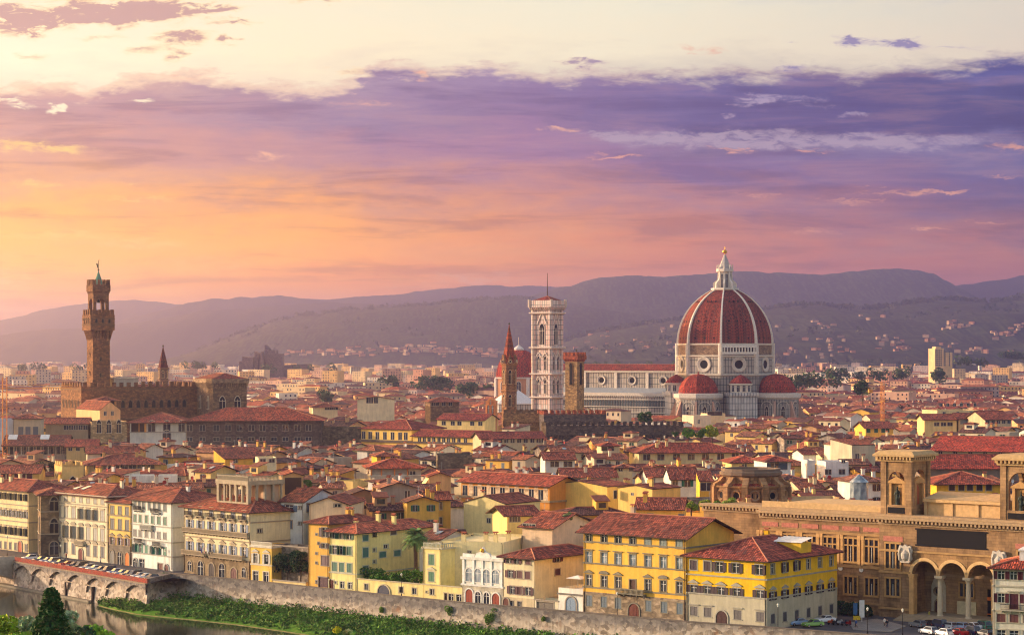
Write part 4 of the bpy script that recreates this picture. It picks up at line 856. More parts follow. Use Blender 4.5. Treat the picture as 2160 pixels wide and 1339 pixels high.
def cathedral():
    Y = 1300.0; X = (1529-1080)/F*Y; th = -32.7; sc = F/Y
    zf = lambda py: H+(HY-py)/sc
    t = thing('cathedral', 'white marble cathedral with huge red octagonal ribbed dome and white lantern', 'cathedral', (X, Y, 0), R(th))
    # local axes: -y south side, -x west (nave)
    ph = R(-90+22.5)                                      # a flat of the octagon faces -y
    oc = lambda r, z: ngon(r, 8, ph, z=z)
    zb, zt = zf(725.5), zf(611); Rb = 27.4; rho = 34.7
    prof = lambda q: (math.sqrt(max(0, rho*rho-(q*(zt-zb))**2))-(rho-Rb), zb+q*(zt-zb))
    D = MB(); N = 18; D.loft([oc(prof(k/N)[0], prof(k/N)[1]) for k in range(N+1)])
    dome = D.obj('dome', ['roof_tile'], t, (132, 62, 48))
    for k in range(8):
        m = MB(); a = ph+2*math.pi*k/8; u = Vector((math.cos(a), math.sin(a), 0)); v = Vector((-u.y, u.x, 0)); rings = []
        for j in range(N+1):
            r, z = prof(j/N); wv = .72-.3*j/N; o = u*(r-.4)+Vector((0, 0, z)); rings.append([o-v*wv, o+u*1.25-v*wv*.8, o+u*1.25+v*wv*.8, o+v*wv])
        m.loft(rings, 0, True, True); m.obj('rib', ['trim'], dome, (232, 222, 206))
    m = MB()                                              # small round eyes in the shells
    for k in range(8):
        a = ph+2*math.pi*(k+.5)/8; u = Vector((math.cos(a), math.sin(a), 0)); v = Vector((-u.y, u.x, 0))
        for q, offs in ((.09, (-6, 0, 6)), (.40, (-5, 0, 5)), (.76, (-2.6, 0, 2.6))):
            r, z = prof(q); r *= math.cos(R(22.5)); 
            for o in offs:
                c = u*(r+.12)+v*o+Vector((0, 0, z)); m.box(-.01, -.01, -.01, .01, .01, .01)
                m.loft([[c-v*.45, c+v*.45, c+v*.45+Vector((0, 0, .9)), c-v*.45+Vector((0, 0, .9))], [c+u*.25-v*.45, c+u*.25+v*.45, c+u*.25+v*.45+Vector((0, 0, .7)), c+u*.25-v*.45+Vector((0, 0, .7))]])
    m.obj('dormer_eyes', ['dark'], dome)
    dome.children[-1]
    L = bpy.data.objects.new('lantern', None); C.collection.objects.link(L); L.parent = t
    m = MB(); m.loft([oc(7.6, zt-.6), oc(8.2, zt), oc(8.2, zt+.9), oc(7.4, zt+.9)], 0, True, True); m.obj('gallery', ['trim'], L, (226, 214, 196))
    zl, z2, z3 = zf(573), zf(567), zf(537)
    m = MB(); m.loft([oc(3.6, zt), oc(3.5, zl)], 0); m.obj('wall', ['trim'], L, (230, 220, 204))
    for k in range(8):
        a = ph+2*math.pi*k/8; u = Vector((math.cos(a), math.sin(a), 0)); v = Vector((-u.y, u.x, 0)); m = MB(); hh = zl-zt
        pr = [(3.4, 0), (7.0, 0), (6.9, hh*.34), (6.2, hh*.42), (4.6, hh*.55), (4.3, hh*.8), (4.3, hh), (3.4, hh)]
        A = [u*r+Vector((0, 0, zt+z))-v*.5 for r, z in pr]; B = [p+v for p in A]; m.face(A[::-1]); m.face(B)
        for q in range(len(A)): m.face([A[q], A[(q+1) % len(A)], B[(q+1) % len(A)], B[q]])
        m.obj('buttress', ['trim'], L, (228, 216, 200))
        a = ph+2*math.pi*(k+.5)/8; u = Vector((math.cos(a), math.sin(a), 0)); place(pane_mesh(1.3, hh*.78, 'arch'), 'window', L, (255, 255, 255), u*3.32+Vector((0, 0, zt+.9)), a+R(90))
    m = MB(); m.loft([oc(4.2, zl-.3), oc(5.0, zl), oc(5.0, z2), oc(4.3, z2)], 0, True, True)
    for k in range(8): a = ph+2*math.pi*k/8; m.lathe([(.45, z2), (.35, z2+1.6), (.05, z2+2.8)], 6, (4.5*math.cos(a), 4.5*math.sin(a)))
    m.obj('cornice', ['trim'], L, (222, 210, 194))
    m = MB(); m.loft([oc(4.0, z2), oc(3.0, z2+2.0), oc(1.7, z2+5.2), oc(.5, z3)]); m.obj('cone', ['trim'], L, (176, 170, 166))
    m = MB(); zc = zf(531.5); m.lathe([(.25, z3-.2), (.3, z3+.5), (1.2, zc-.6), (1.45, zc), (1.2, zc+.7), (.4, zc+1.3), (.14, zc+1.5), (.12, zf(520))], 12); m.box(-.6, -.1, zf(523.5), .6, .1, zf(523.5)+.3); m.obj('ball_and_cross', ['gold'], L)
    # drum
    zg, zo, zc = zf(746), zf(749), zf(787)
    m = MB(); m.loft([oc(28.0, 0), oc(28.0, zc), ], 0, False, False); m.obj('crossing', ['marble'], t, (200, 196, 190))
    m = MB(); m.loft([oc(28.1, zc), oc(28.1, zo)], 0, True, True); dr = m.obj('drum', ['marble'], t, (226, 220, 212))
    m = MB(); m.loft([oc(27.6, zo), oc(27.6, zb)], 0, True, True); m.obj('attic', ['stone'], t, (156, 128, 104))
    for zz, e in ((zc-.9, 29.0), (zo-.7, 28.9), (zb-.5, 28.2)):
        m = MB(); m.loft([oc(e-.9, zz-.5), oc(e, zz), oc(e, zz+.8), oc(e-1.0, zz+.8)], 0, True, True); m.obj('cornice', ['trim'], t, (214, 202, 184))
    ap = 28.1*math.cos(R(22.5))
    for k in range(8):
        a = ph+2*math.pi*(k+.5)/8; u = Vector((math.cos(a), math.sin(a), 0)); place(oculus_mesh(2.45, 4.5), 'oculus', t, (206, 194, 178), u*(ap+.06)+Vector((0, 0, (zc+zo)/2)), a+R(90))
        a2 = ph+2*math.pi*k/8; m = MB(); c = (27.6*math.cos(a2), 27.6*math.sin(a2)); m.lathe([(1.5, zc), (1.5, zb+.4)], 8, c, a2); m.obj('pilaster', ['trim'], t, (214, 202, 186))
    k = 0                                                  # finished arcade gallery on one side only
    for k in range(8):
        a = ph+2*math.pi*(k+.5)/8; u = Vector((math.cos(a), math.sin(a), 0)); v = Vector((-u.y, u.x, 0)); wd = 2*27.6*math.sin(R(22.5)); apz = 27.6*math.cos(R(22.5))
        if u.x > .6 and u.y < -.6:
            m = MB(); z0, z1 = zo+.6, zb-.6; c0 = u*(apz+.1)
            def bx(s0, s1, za, zb_, o0=0, o1=1.6): q = [c0+v*s0+u*o0, c0+v*s0+u*o1, c0+v*s1+u*o1, c0+v*s1+u*o0]; m.loft([[p+Vector((0, 0, za)) for p in q], [p+Vector((0, 0, zb_)) for p in q]], 0, True, True)
            bx(-wd/2, wd/2, z0, z0+1.3); bx(-wd/2, wd/2, z1-1.5, z1)
            for j in range(13): s = -wd/2+wd*j/12; bx(s-.35, s+.35, z0+1.3, z1-1.5, .9, 1.6)
            m.obj('loggia', ['trim'], t, (236, 226, 210))
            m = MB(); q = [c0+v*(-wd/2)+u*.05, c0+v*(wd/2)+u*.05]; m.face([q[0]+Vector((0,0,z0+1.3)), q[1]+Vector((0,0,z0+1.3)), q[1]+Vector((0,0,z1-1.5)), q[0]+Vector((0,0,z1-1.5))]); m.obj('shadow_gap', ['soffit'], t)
    # nave, local -x
    zr, ze, zn, za = zf(769), zf(781), zf(824), zf(826); hw = 10.6; L0, L1 = -26.0, -112.0
    m = MB()
    for s in (-1, 1): m.face([(L1, s*hw, zn-2), (L0, s*hw, zn-2), (L0, s*hw, ze), (L1, s*hw, ze)][::-s])
    m.face([(L1, hw, 0), (L1, -hw, 0), (L1, -hw, ze), (L1, 0, zr), (L1, hw, ze)]); m.obj('nave_wall', ['marble'], t, (222, 214, 204))
    m = MB(); roof_mesh(m, L1, L0+2, -hw, hw, ze, 'x', (zr-ze)/hw, 1.0); m.obj('nave_roof', ['roof_tile', 'soffit', 'ridge_tile'], t, (136, 58, 52))
    m = MB(); m.box(L1, -hw-1.0, ze-1.6, L0, -hw-.02, ze-.3); m.obj('cornice', ['trim'], t, (196, 184, 166))
    for k in range(4): place(oculus_mesh(1.7, 2.9), 'oculus', t, (206, 194, 178), (L0-9-k*21, -hw-.08, zf(803)), 0)
    aw = 20.5; m = MB(); m.box(L1, -aw, 0, L0+3, aw, za-1.2); m.face([(L1, -aw-.6, za-1.0), (L0+3, -aw-.6, za-1.0), (L0+3, -hw, za+2.0), (L1, -hw, za+2.0)], 1); m.obj('aisle', ['marble', 'lead'], t, (214, 208, 200))
    m = MB(); m.box(L1, -aw-1.0, za-2.6, L0, -aw-.02, za-.8); n = 60
    for k in range(n): x = L1+(L0-L1)*(k+.5)/n; m.box(x-.25, -aw-1.0, za-3.4, x+.25, -aw-.02, za-2.6)
    m.obj('aisle_cornice', ['trim'], t, (222, 210, 192))
    m = MB()
    for k in range(46): x = L1+(L0-L1)*(k+.5)/46; m.box(x-.42, -aw-.35, za-8.6, x+.42, -aw-.03, za-5.2)
    m.obj('blind_arcade', ['inlay'], t); m = MB()
    for zz in (za-4.9, za-9.2, za-12.5): m.box(L1, -aw-.5, zz, L0+3, -aw-.02, zz+.35)
    m.obj('string_course', ['trim'], t, (232, 222, 204))
    for k in range(5):
        m = MB(); x = L0+2-k*21.5; m.box(x-.9, -hw-.9, zn, x+.9, -hw-.03, ze-.5); m.obj('pilaster', ['trim'], t, (222, 210, 192))
    # apses with half domes
    for ax in (R(-90), R(0), R(90)):
        c = (33*math.cos(ax), 33*math.sin(ax)); A = bpy.data.objects.new('apse', None); C.collection.objects.link(A); A.parent = t; A.location = (c[0], c[1], 0); A.rotation_euler = (0, 0, ax)
        z0, z1 = zf(827), zf(787.5); rr = 11.2; p8 = R(22.5); og = lambda r, z: ngon(r, 8, p8, z=z)
        m = MB(); m.loft([og(rr*math.cos(q)+.15, z0+(z1-z0)*math.sin(q)) for q in [math.pi/2*j/9 for j in range(10)]]); m.lathe([(.5, z1-.3), (.3, z1+1.5)], 8); m.obj('half_dome', ['roof_tile'], A, (158, 66, 50))
        m = MB(); m.loft([og(rr+1.8, 0), og(rr+1.8, z0-2.2)], 0, False, True); m.obj('wall', ['marble'], A, (200, 196, 190))
        m = MB(); m.loft([og(rr+2.0, z0-3.6), og(rr+3.0, z0-2.6), og(rr+3.0, z0-.4), og(rr, z0)], 0, True, True); m.obj('cornice', ['trim'], A, (216, 204, 188))
        for k in range(8):
            a = p8+2*math.pi*(k+.5)/8; u = Vector((math.cos(a), math.sin(a), 0)); apo = (rr+1.8)*math.cos(R(22.5))+.04
            if u.x > -.3: place(gwin_mesh(2.0, 8.0, 2, 'trim'), 'window', A, (214, 200, 182), u*apo+Vector((0, 0, z0-15.5)), a+R(90)); place(frame_mesh(7.0, 9.6, 'arch'), 'blind_arch', A, (214, 202, 186), u*apo+Vector((0, 0, z0-14.4)), a+R(90))
            a2 = p8+2*math.pi*k/8; u2 = Vector((math.cos(a2), math.sin(a2), 0)); v2 = Vector((-u2.y, u2.x, 0))
            if u2.x > -.2:
                m = MB(); ro = rr+1.7; q = [(ro, 0), (ro+6.5, 0), (ro+6.5, z0-20), (ro, z0-4.5)]
                Aq = [u2*r+Vector((0, 0, z))-v2*.6 for r, z in q]; Bq = [p+v2*1.2 for p in Aq]; m.face(Aq[::-1]); m.face(Bq)
                for j in range(4): m.face([Aq[j], Aq[(j+1) % 4], Bq[(j+1) % 4], Bq[j]])
                m.obj('flying_buttress', ['roof_tile' if False else 'trim'], A, (190, 150, 128))
    for ax in (R(-45), R(-135), R(45), R(135)):
        c = (29.5*math.cos(ax), 29.5*math.sin(ax)); A = bpy.data.objects.new('exedra', None); C.collection.objects.link(A); A.parent = t; A.location = (c[0], c[1], 0); A.rotation_euler = (0, 0, ax)
        z0, z1, zb0 = zf(807), zf(789), zf(826)
        m = MB(); m.lathe([(6.6, z0), (5.2, z0+1.8), (3.0, z0+3.5), (.3, z1)], 16); m.obj('cone_roof', ['roof_tile'], A, (150, 60, 50))
        m = MB(); m.lathe([(6.0, zb0), (6.0, z0-.9)], 16); m.lathe([(6.2, z0-1.2), (6.9, z0-.6), (6.9, z0)], 16); m.obj('wall', ['trim'], A, (226, 214, 196))
        for k in range(5):
            a = R(-64+32*k); u = Vector((math.cos(a), math.sin(a), 0)); place(pane_mesh(1.7, 3.9, 'arch'), 'niche', A, (255, 255, 255), u*6.0+Vector((0, 0, zb0+.6)), a+R(90))
        m = MB(); m.box(-8, -8.2, 0, 5.4, 8.2, zb0-.6); m.box(-8, -8.8, zb0-1.8, 6.2, 8.8, zb0); m.obj('base', ['marble'], A)
    claim((X-40, Y-42), -32.7, 90, 60, 0); FOOT.append((Vector((X, Y)), Vector((1, 0)), Vector((0, 1)), 50, 50)); a = R(th); cN = Vector((X, Y))+Vector((math.cos(a), math.sin(a)))*-70; FOOT.append((cN, Vector((math.cos(a), math.sin(a))), Vector((-math.sin(a), math.cos(a))), 46, 24))
    KEEP.append((1225, 1670, 858, 1255))
g = mat('inlay', .6, .3); base(g, lin((88, 98, 96)))
cathedral()

def campanile():
    Y = 1304.0; th = -33.5; sc = F/Y; zf = lambda py: H+(HY-py)/sc; s = 11.6
    P = at(1161, 745, Y-8); t = thing('bell_tower', 'slender pink and white marble bell tower with flat crown beside the nave', 'bell tower', (P.x, P.y, 0), R(th))
    # local: front face y=0 from x=-s..0 (near corner at origin), right face x=0
    x0, y0, x1, y1 = -s, 0, 0, s
    m = MB(); m.box(x0, y0, 0, x1, y1, zf(651)); m.obj('wall', ['tower_marble'], t)
    for (cx, cy) in ((x0, y0), (x1, y0), (x1, y1), (x0, y1)):
        m = MB(); m.lathe([(1.35, 0), (1.35, zf(652))], 8, (cx, cy), R(22.5)); m.obj('corner_buttress', ['tower_marble'], t)
    for py in (734, 789, 838, 661): m = MB(); m.loft([sqring(x0, y0, x1, y1, 1.2, zf(py)-.5), sqring(x0, y0, x1, y1, 2.1, zf(py)), sqring(x0, y0, x1, y1, 2.1, zf(py)+.6), sqring(x0, y0, x1, y1, 1.0, zf(py)+.7)], 0, True, True); m.obj('cornice', ['trim'], t, (228, 212, 196))
    m = MB(); e = 2.1; machic(m, sq(x0-1.2, y0-1.2, x1+1.2, y1+1.2), zf(655), zf(648), 1.5, 1.2); m.loft([sqring(x0, y0, x1, y1, e, zf(648)), sqring(x0, y0, x1, y1, e, zf(634)), sqring(x0, y0, x1, y1, e-.5, zf(634)), sqring(x0, y0, x1, y1, e-.5, zf(640))], 0, True, True); m.obj('crown', ['tower_marble'], t)
    for (cx, cy) in ((x0-e, y0-e), (x1+e, y0-e), (x1+e, y1+e), (x0-e, y1+e)): m = MB(); m.lathe([(.9, zf(648)), (.9, zf(632))], 8, (cx*.97, cy*.97)); m.obj('corner_turret', ['trim'], t, (214, 196, 180))
    m = MB(); roof_mesh(m, x0, x1, y0, y1, zf(634), 'hip', .46, 1.2); m.obj('roof', ['roof_tile', 'soffit', 'ridge_tile'], t, (140, 62, 52))
    m = MB(); m.tube([(-s/2, s/2, zf(632)), (-s/2, s/2, zf(576))], [.32, .14]); m.obj('flagpole', ['soffit'], t)
    for (o, ro) in ((lambda u: (x0+s*u, -.04), 0), (lambda u: (.04, s*u), R(90))):
        for u in (.5,): place(gwin_mesh(3.5, 12.2, 3), 'window', t, (222, 206, 190), o(u)+(zf(727),), ro)
        for py in (780, 829):
            for u in (.3, .7): place(gwin_mesh(1.7, 8.0, 2), 'window', t, (222, 206, 190), o(u)+(zf(py),), ro)
        for py0, py1 in ((658, 684), (743, 754), (793, 804)):                   # steep gables over the windows
            for u, w in (((.5, 3.0),) if py0 < 700 else ((.3, 1.8), (.7, 1.8))):
                m = MB(); q = o(u)
                for s_ in (-1, 1): m.poly_y([(s_*w, 0), (s_*w+.5, 0), (.25, zf(py0)-zf(py1)), (-.25, zf(py0)-zf(py1))] if s_ > 0 else [(-w-.5, 0), (-w, 0), (.25, zf(py0)-zf(py1)), (-.25, zf(py0)-zf(py1))], -.5, -.06)
                m.obj('gable', ['trim'], t, (236, 222, 206), q+(zf(py1),), ro)
    claim((P.x-12, P.y-4), th, 16, 20, 2); KEEP.append((1118, 1194, 860, 1290))
g = mat('tower_marble', .6, .3); b = g.n('TexBrick'); g.put(b.inputs['Vector'], uvm(g)); b.offset = 0.0; b.inputs['Scale'].default_value = 1.0
b.inputs['Brick Width'].default_value = 1.55; b.inputs['Row Height'].default_value = 2.9; b.inputs['Mortar Size'].default_value = .16
b.inputs['Color1'].default_value = lin((232, 216, 202)); b.inputs['Color2'].default_value = lin((222, 178, 160)); b.inputs['Mortar'].default_value = lin((120, 122, 112)); n = g.noise(uvm(g, 1, .5), .4, 5)
base(g, g.mix(1.0, b.outputs[0], g.ramp(n[0], [(.3, (.82, .8, .78, 1)), (.6, (1.05, 1.05, 1.05, 1))]), 'MULTIPLY'))
campanile()

def towers():
    # brown crenellated tower right of the bell tower
    Y = 1085; P = at(1217, 745, Y); th = -33; s = 6.7; zf = lambda py: H+(HY-py)/F*Y
    t = thing('stone_tower', 'plain square tan stone tower with brick battlements and arched slots', 'tower', (P.x, P.y, 0), R(th))
    m = MB(); m.box(-s, 0, 0, 0, s, zf(757)); m.obj('shaft', ['stone'], t, (178, 142, 98))
    m = MB(); machic(m, sq(-s, 0, 0, s), zf(763), zf(757), .9, .95); m.loft([sqring(-s, 0, 0, s, .9, zf(758)), sqring(-s, 0, 0, s, .9, zf(750))], 0, True, True); crenels(m, sq(-s-.9, -.9, .9, s+.9), zf(750), 1.7, 1.2, .8, .5); m.obj('battlement', ['stone'], t, (172, 92, 64))
    m = MB(); p = 2.1
    for f, (loc, ro) in enumerate((((-s/2, -.05), 0), ((.05, s/2), R(90)))): place(gwin_mesh(1.8, 10.5, 1), 'window', t, (120, 88, 60), loc+(zf(811),), ro)
    m = MB(); m.tube([(-s*.35, s*.5, zf(750)), (-s*.35, s*.5, zf(735))], .12); m.box(-s*.35-.5, s*.5-.06, zf(739), -s*.35+.5, s*.5+.06, zf(737)); m.lathe([(.05, zf(742)), (.45, zf(740)), (.05, zf(738))], 6, (-s*.35, s*.5)); m.obj('vane', ['bronze'], t)
    claim((P.x-9, P.y-2), th, 12, 12, 1); KEEP.append((1182, 1232, 864, 1080))
    # hexagonal brick spire
    def spire(name, label, px, Y, top, sb, wb, bot, wpx, col, spc, gab=True):
        zf = lambda py: H+(HY-py)/F*Y; Pc = at(px, 745, Y); r = wpx/2/F*Y/math.cos(R(15)); t = thing(name, label, 'bell tower', (Pc.x, Pc.y, 0), R(8))
        hx = lambda q, z: ngon(q, 6, 0, z=z)
        m = MB(); m.loft([hx(r*1.0, 0), hx(r, zf(sb))]); m.obj('shaft', ['stone'], t, col)
        m = MB(); m.loft([hx(r*1.0, zf(sb)), hx(.12, zf(top+4))]); m.obj('spire', ['roof_tile'], t, spc)
        m = MB(); m.lathe([(.1, zf(top+5)), (.5, zf(top+3)), (.1, zf(top))], 6); m.obj('finial', ['bronze'], t)
        nz = [zf(sb)-12.5, zf(sb)-23] if gab else [zf(sb)-6]
        for z in nz+[zf(sb)]: m = MB(); m.loft([hx(r, z-.6), hx(r+.5, z-.1), hx(r+.5, z+.25), hx(r, z+.3)], 0, True, True); m.obj('cornice', ['trim'], t, tuple(int(q*1.08) for q in col))
        for k in range(6):
            a = math.pi/3*(k+.5); u = Vector((math.cos(a), math.sin(a), 0)); ap = r*math.cos(math.pi/6)
            for z, hh in ([(nz[0]+3.2, 6.5), (nz[1]+3.0, 5.5)] if gab else [(zf(sb)-5, 3.6)]): place(gwin_mesh(1.3 if gab else .9, hh, 2), 'window', t, (206, 170, 130), u*(ap+.03)+Vector((0, 0, z)), a+R(90))
            if gab:
                m = MB(); m.poly_y([(-1.7, 0), (1.7, 0), (0, 4.6)], -.4, .8); g_ = m.obj('gable', ['stone'], t, col, u*(ap+.15)+Vector((0, 0, zf(sb))), a+R(90)); place(oculus_mesh(.45, .8), 'oculus', g_, (206, 180, 150), (0, -.45, 1.3))
        claim((Pc.x-r, Pc.y-r), 0, 2*r, 2*r, 1)
    spire('spired_tower', 'hexagonal brown bell tower with tall pointed brick spire, left of the marble tower', 1074, 1065, 680, 768, 768, 880, 31, (166, 118, 78), (150, 74, 46))
    KEEP.append((1056, 1094, 872, 1060))
    spire('spired_tower', 'small dark pointed bell tower rising behind the town hall roof', 344, 1120, 727, 776, 776, 805, 21, (142, 108, 88), (112, 60, 54), False)
    # chapel dome behind
    Y = 1620; Pc = at(1094, 745, Y); zf = lambda py: H+(HY-py)/F*Y; t = thing('chapel_dome', 'large plain red tiled dome with white lantern cap behind the spired tower', 'church', (Pc.x, Pc.y, 0), R(10))
    zb, zt = zf(795), zf(737); rb = 17.6; oc = lambda r, z: ngon(r, 8, R(12), z=z)
    m = MB(); m.loft([oc(rb*math.cos(q)**.85 if q < 1.5 else .5, zb+(zt-zb)*math.sin(q)) for q in [1.45*j/10 for j in range(11)]]); m.obj('dome', ['roof_tile'], t, (168, 66, 46))
    m = MB(); m.loft([oc(4.3, zt-1.2), oc(4.3, zt+.6), oc(.3, zt+3.4)]); m.tube([(0, 0, zt+3), (0, 0, zt+9)], .2); m.obj('lantern', ['trim'], t, (220, 210, 200))
    m = MB(); m.loft([oc(rb, 0), oc(rb, zb-.5)]); m.obj('drum', ['plaster'], t, (206, 150, 110)); m = MB(); m.loft([oc(rb, zb-1.4), oc(rb+1, zb-.7), oc(rb+1, zb), oc(rb-.5, zb)], 0, True, True); m.obj('cornice', ['trim'], t, (226, 214, 200))
    for k in range(8):
        a = R(12)+2*math.pi*(k+.5)/8; u = Vector((math.cos(a), math.sin(a), 0)); w_ = place(frame_mesh(3.4, 7.8, 'arch'), 'window', t, (228, 218, 204), u*(rb*math.cos(R(22.5))+.1)+Vector((0, 0, zb-11)), a+R(90)); place(pane_mesh(3.4, 7.8, 'arch'), 'pane', w_)
        a2 = R(12)+2*math.pi*k/8; m = MB(); m.lathe([(1.3, zb-14), (1.3, zb-1)], 6, (rb*math.cos(a2), rb*math.sin(a2))); m.obj('pilaster', ['trim'], t, (232, 222, 208))
    claim((Pc.x-20, Pc.y-20), 0, 40, 40)
    # white octagonal baptistery roof
    Y = 1400; Pc = at(1083, 745, Y); zf = lambda py: H+(HY-py)/F*Y; t = thing('baptistery', 'white pyramid roofed octagonal building behind the brown spired tower', 'church', (Pc.x, Pc.y, 0)); oc = lambda r, z: ngon(r, 8, R(4), z=z)
    m = MB(); m.loft([oc(14.0, 0), oc(14.0, zf(851))]); m.obj('wall', ['marble'], t); m = MB(); m.loft([oc(15, zf(852)), oc(15, zf(850)), oc(1.2, zf(818)), oc(.6, zf(812))], 0, True); m.obj('roof', ['trim'], t, (232, 226, 220)); claim((Pc.x-15, Pc.y-15), 0, 30, 30)
    KEEP.append((1040, 1060, 850, 1300)); KEEP.append((1092, 1122, 850, 1300))
    # orange bell gable
    Y = 1005; P = at(1024, 745, Y); zf = lambda py: H+(HY-py)/F*Y; t = thing('bell_gable', 'narrow orange brick bell gable with arched openings on the yellow church', 'bell gable', (P.x, P.y, 0), R(-20)); w = 5.0
    m = MB(); m.box(0, 0, 0, w, 2.2, zf(846)); m.poly_y([(0, zf(846)), (w, zf(846)), (w/2, zf(838))], 0, 2.2); m.obj('wall', ['plaster'], t, (226, 150, 96))
    for x, py, hh, ww in ((w*.3, 872, 3.8, 1.0), (w*.7, 872, 3.8, 1.0), (w*.5, 853, 2.2, .9), (w*.3, 884, 1.8, .9), (w*.7, 884, 1.8, .9)): o_ = place(frame_mesh(ww, hh, 'arch'), 'opening', t, (210, 140, 92), (x, -.02, zf(py))); place(pane_mesh(ww, hh, 'arch'), 'pane', o_)
    m = MB(); m.box(-.3, -.3, zf(847), w+.3, 2.5, zf(846)+.1); m.obj('cornice', ['trim'], t, (206, 140, 96)); KEEP.append((1020, 1048, 892, 1000)); claim(P, -20, 6, 4)
    # crenellated palace walls
    for (xl, xr, pt, Y, an, dep, col, lab) in ((1062, 1147, 871, 1052, -6, 16, (176, 136, 92), 'tan crenellated palace wall with corbels under the spired tower'), (1147, 1279, 873, 1040, 12, 14, (120, 106, 96), 'grey crenellated palace wall with orange brick merlons under the stone tower'), (1152, 1442, 898, 985, 8, 14, (112, 98, 88), 'long low dark crenellated wall with a row of small corbel arches')):
        P, w = fit(xl, xr, Y, an); h = H+(HY-pt)/F*Y; t = thing('palace_wall', lab, 'palace', (P.x, P.y, 0), R(an))
        m = MB(); m.box(0, 0, 0, w, dep, h); m.obj('wall', ['stone'], t, col); m = MB(); crenels(m, sq(0, 0, w, dep), h, 1.5, 1.5, 1.2, .6); m.obj('battlement', ['stone'], t, (182, 96, 66) if 'orange' in lab else tuple(int(q*.85) for q in col))
        if 'corbel' in lab: m = MB(); machic(m, [((0, 0), (w, 0))], h-6.2, h-4.2, .8, 1.35); m.box(-.2, -.8, h-4.2, w+.2, -.02, h-3.6); m.obj('corbels', ['stone'], t, col)
        claim(P, an, w, dep, 1); KEEP.append((xl, xr, pt+22, Y-5))
    # law courts far off
    Y = 3300; t = thing('law_courts', 'far grey cluster of slab towers with sloping roofs on the plain, left of centre', 'court house', (at(548, 0, Y).x, Y, 0)); zf = lambda py: H+(HY-py)/F*Y; xx = lambda px: (px-548)/F*Y
    for (a, b_, p0, p1, y0) in ((502, 511, 762, 762, 10), (511, 534, 752, 754, 0), (534, 543, 741, 746, 15), (543, 551, 757, 758, 22), (551, 557, 742, 760, -8), (555, 562, 727, 734, 20), (562, 580, 738, 738, 8), (579, 595, 745, 746, -4), (595, 645, 770, 768, 30)):
        m = MB(); m.poly_y([(xx(a), 0), (xx(b_)-.3, 0), (xx(b_)-.3, zf(p1)), (xx(a), zf(p0))], y0, y0+40); m.obj('slab', ['stone'], t, (132, 110, 108))
    # beige tower block
    Y = 2700; zf = lambda py: H+(HY-py)/F*Y; P = at(1972, 745, Y); t = thing('tower_block', 'tall beige apartment tower standing above the far roofs at right', 'apartment block', (P.x, P.y, 0), R(18)); w = 27
    for (x0, x1, y0, y1, py) in ((0, 12, 0, 16, 735), (12.05, 26, 4, 18, 743), (3, 10, 3, 12, 731)): m = MB(); m.box(x0, y0, 0, x1, y1, zf(py)); m.obj('wall', ['plaster'], t, (236, 200, 146))
    for i in range(5):
        for k in range(8):
            place(small_window(1.5, 1.5, None), 'window', t, (255, 255, 255), (1.7+i*2.3 if i < 4 else 15, -.02 if i < 4 else 3.98, zf(775)+2.0+k*2.55)); 
            if i in (2, 3): place(small_window(1.5, 1.5, None), 'window', t, (255, 255, 255), (13.5+(i-2)*6.0+2.5, 3.98, zf(775)+2.0+k*2.3))
    # cranes
    for (px, top, bot, Y, jl, lab) in ((10, 795, 955, 800, 9, 'orange lattice tower crane at the left edge of the photo'), (1861, 805, 885, 1150, 6, 'orange lattice crane mast among roofs right of the cathedral')):
        zf = lambda py: H+(HY-py)/F*Y; P = at(px, 745, Y); t = thing('tower_crane', lab, 'crane', (P.x, P.y, 0), R(20)); m = MB(); z1 = zf(top); a = .75
        for sx in (-a, a):
            for sy in (-a, a): m.tube([(sx, sy, 0), (sx, sy, z1)], .12, 4)
        z = 0; k = 0
        while z < z1-1.6:
            s_ = 1 if k % 2 else -1; m.tube([(-a*s_, -a, z), (a*s_, -a, z+1.6)], .07, 4); m.tube([(-a, -a*s_, z), (-a, a*s_, z+1.6)], .07, 4); m.tube([(a, -a*s_, z), (a, a*s_, z+1.6)], .07, 4); z += 1.6; k += 1
        m.obj('mast', ['paint'], t, (226, 140, 44))
        zj = z1-4.0; m = MB()
        for q in (-.5, .5): m.tube([(-8, q, zj), (24 if jl > 8 else 9, q, zj)], .12, 4)
        m.tube([(-8, 0, zj+1), (24 if jl > 8 else 9, 0, zj+1)], .12, 4); m.box(-8, -.7, zj-1.6, -6, .7, zj+.2); m.obj('jib', ['paint'], t, (222, 150, 60))
        claim((P.x-2, P.y-2), 0, 4, 4)
towers()
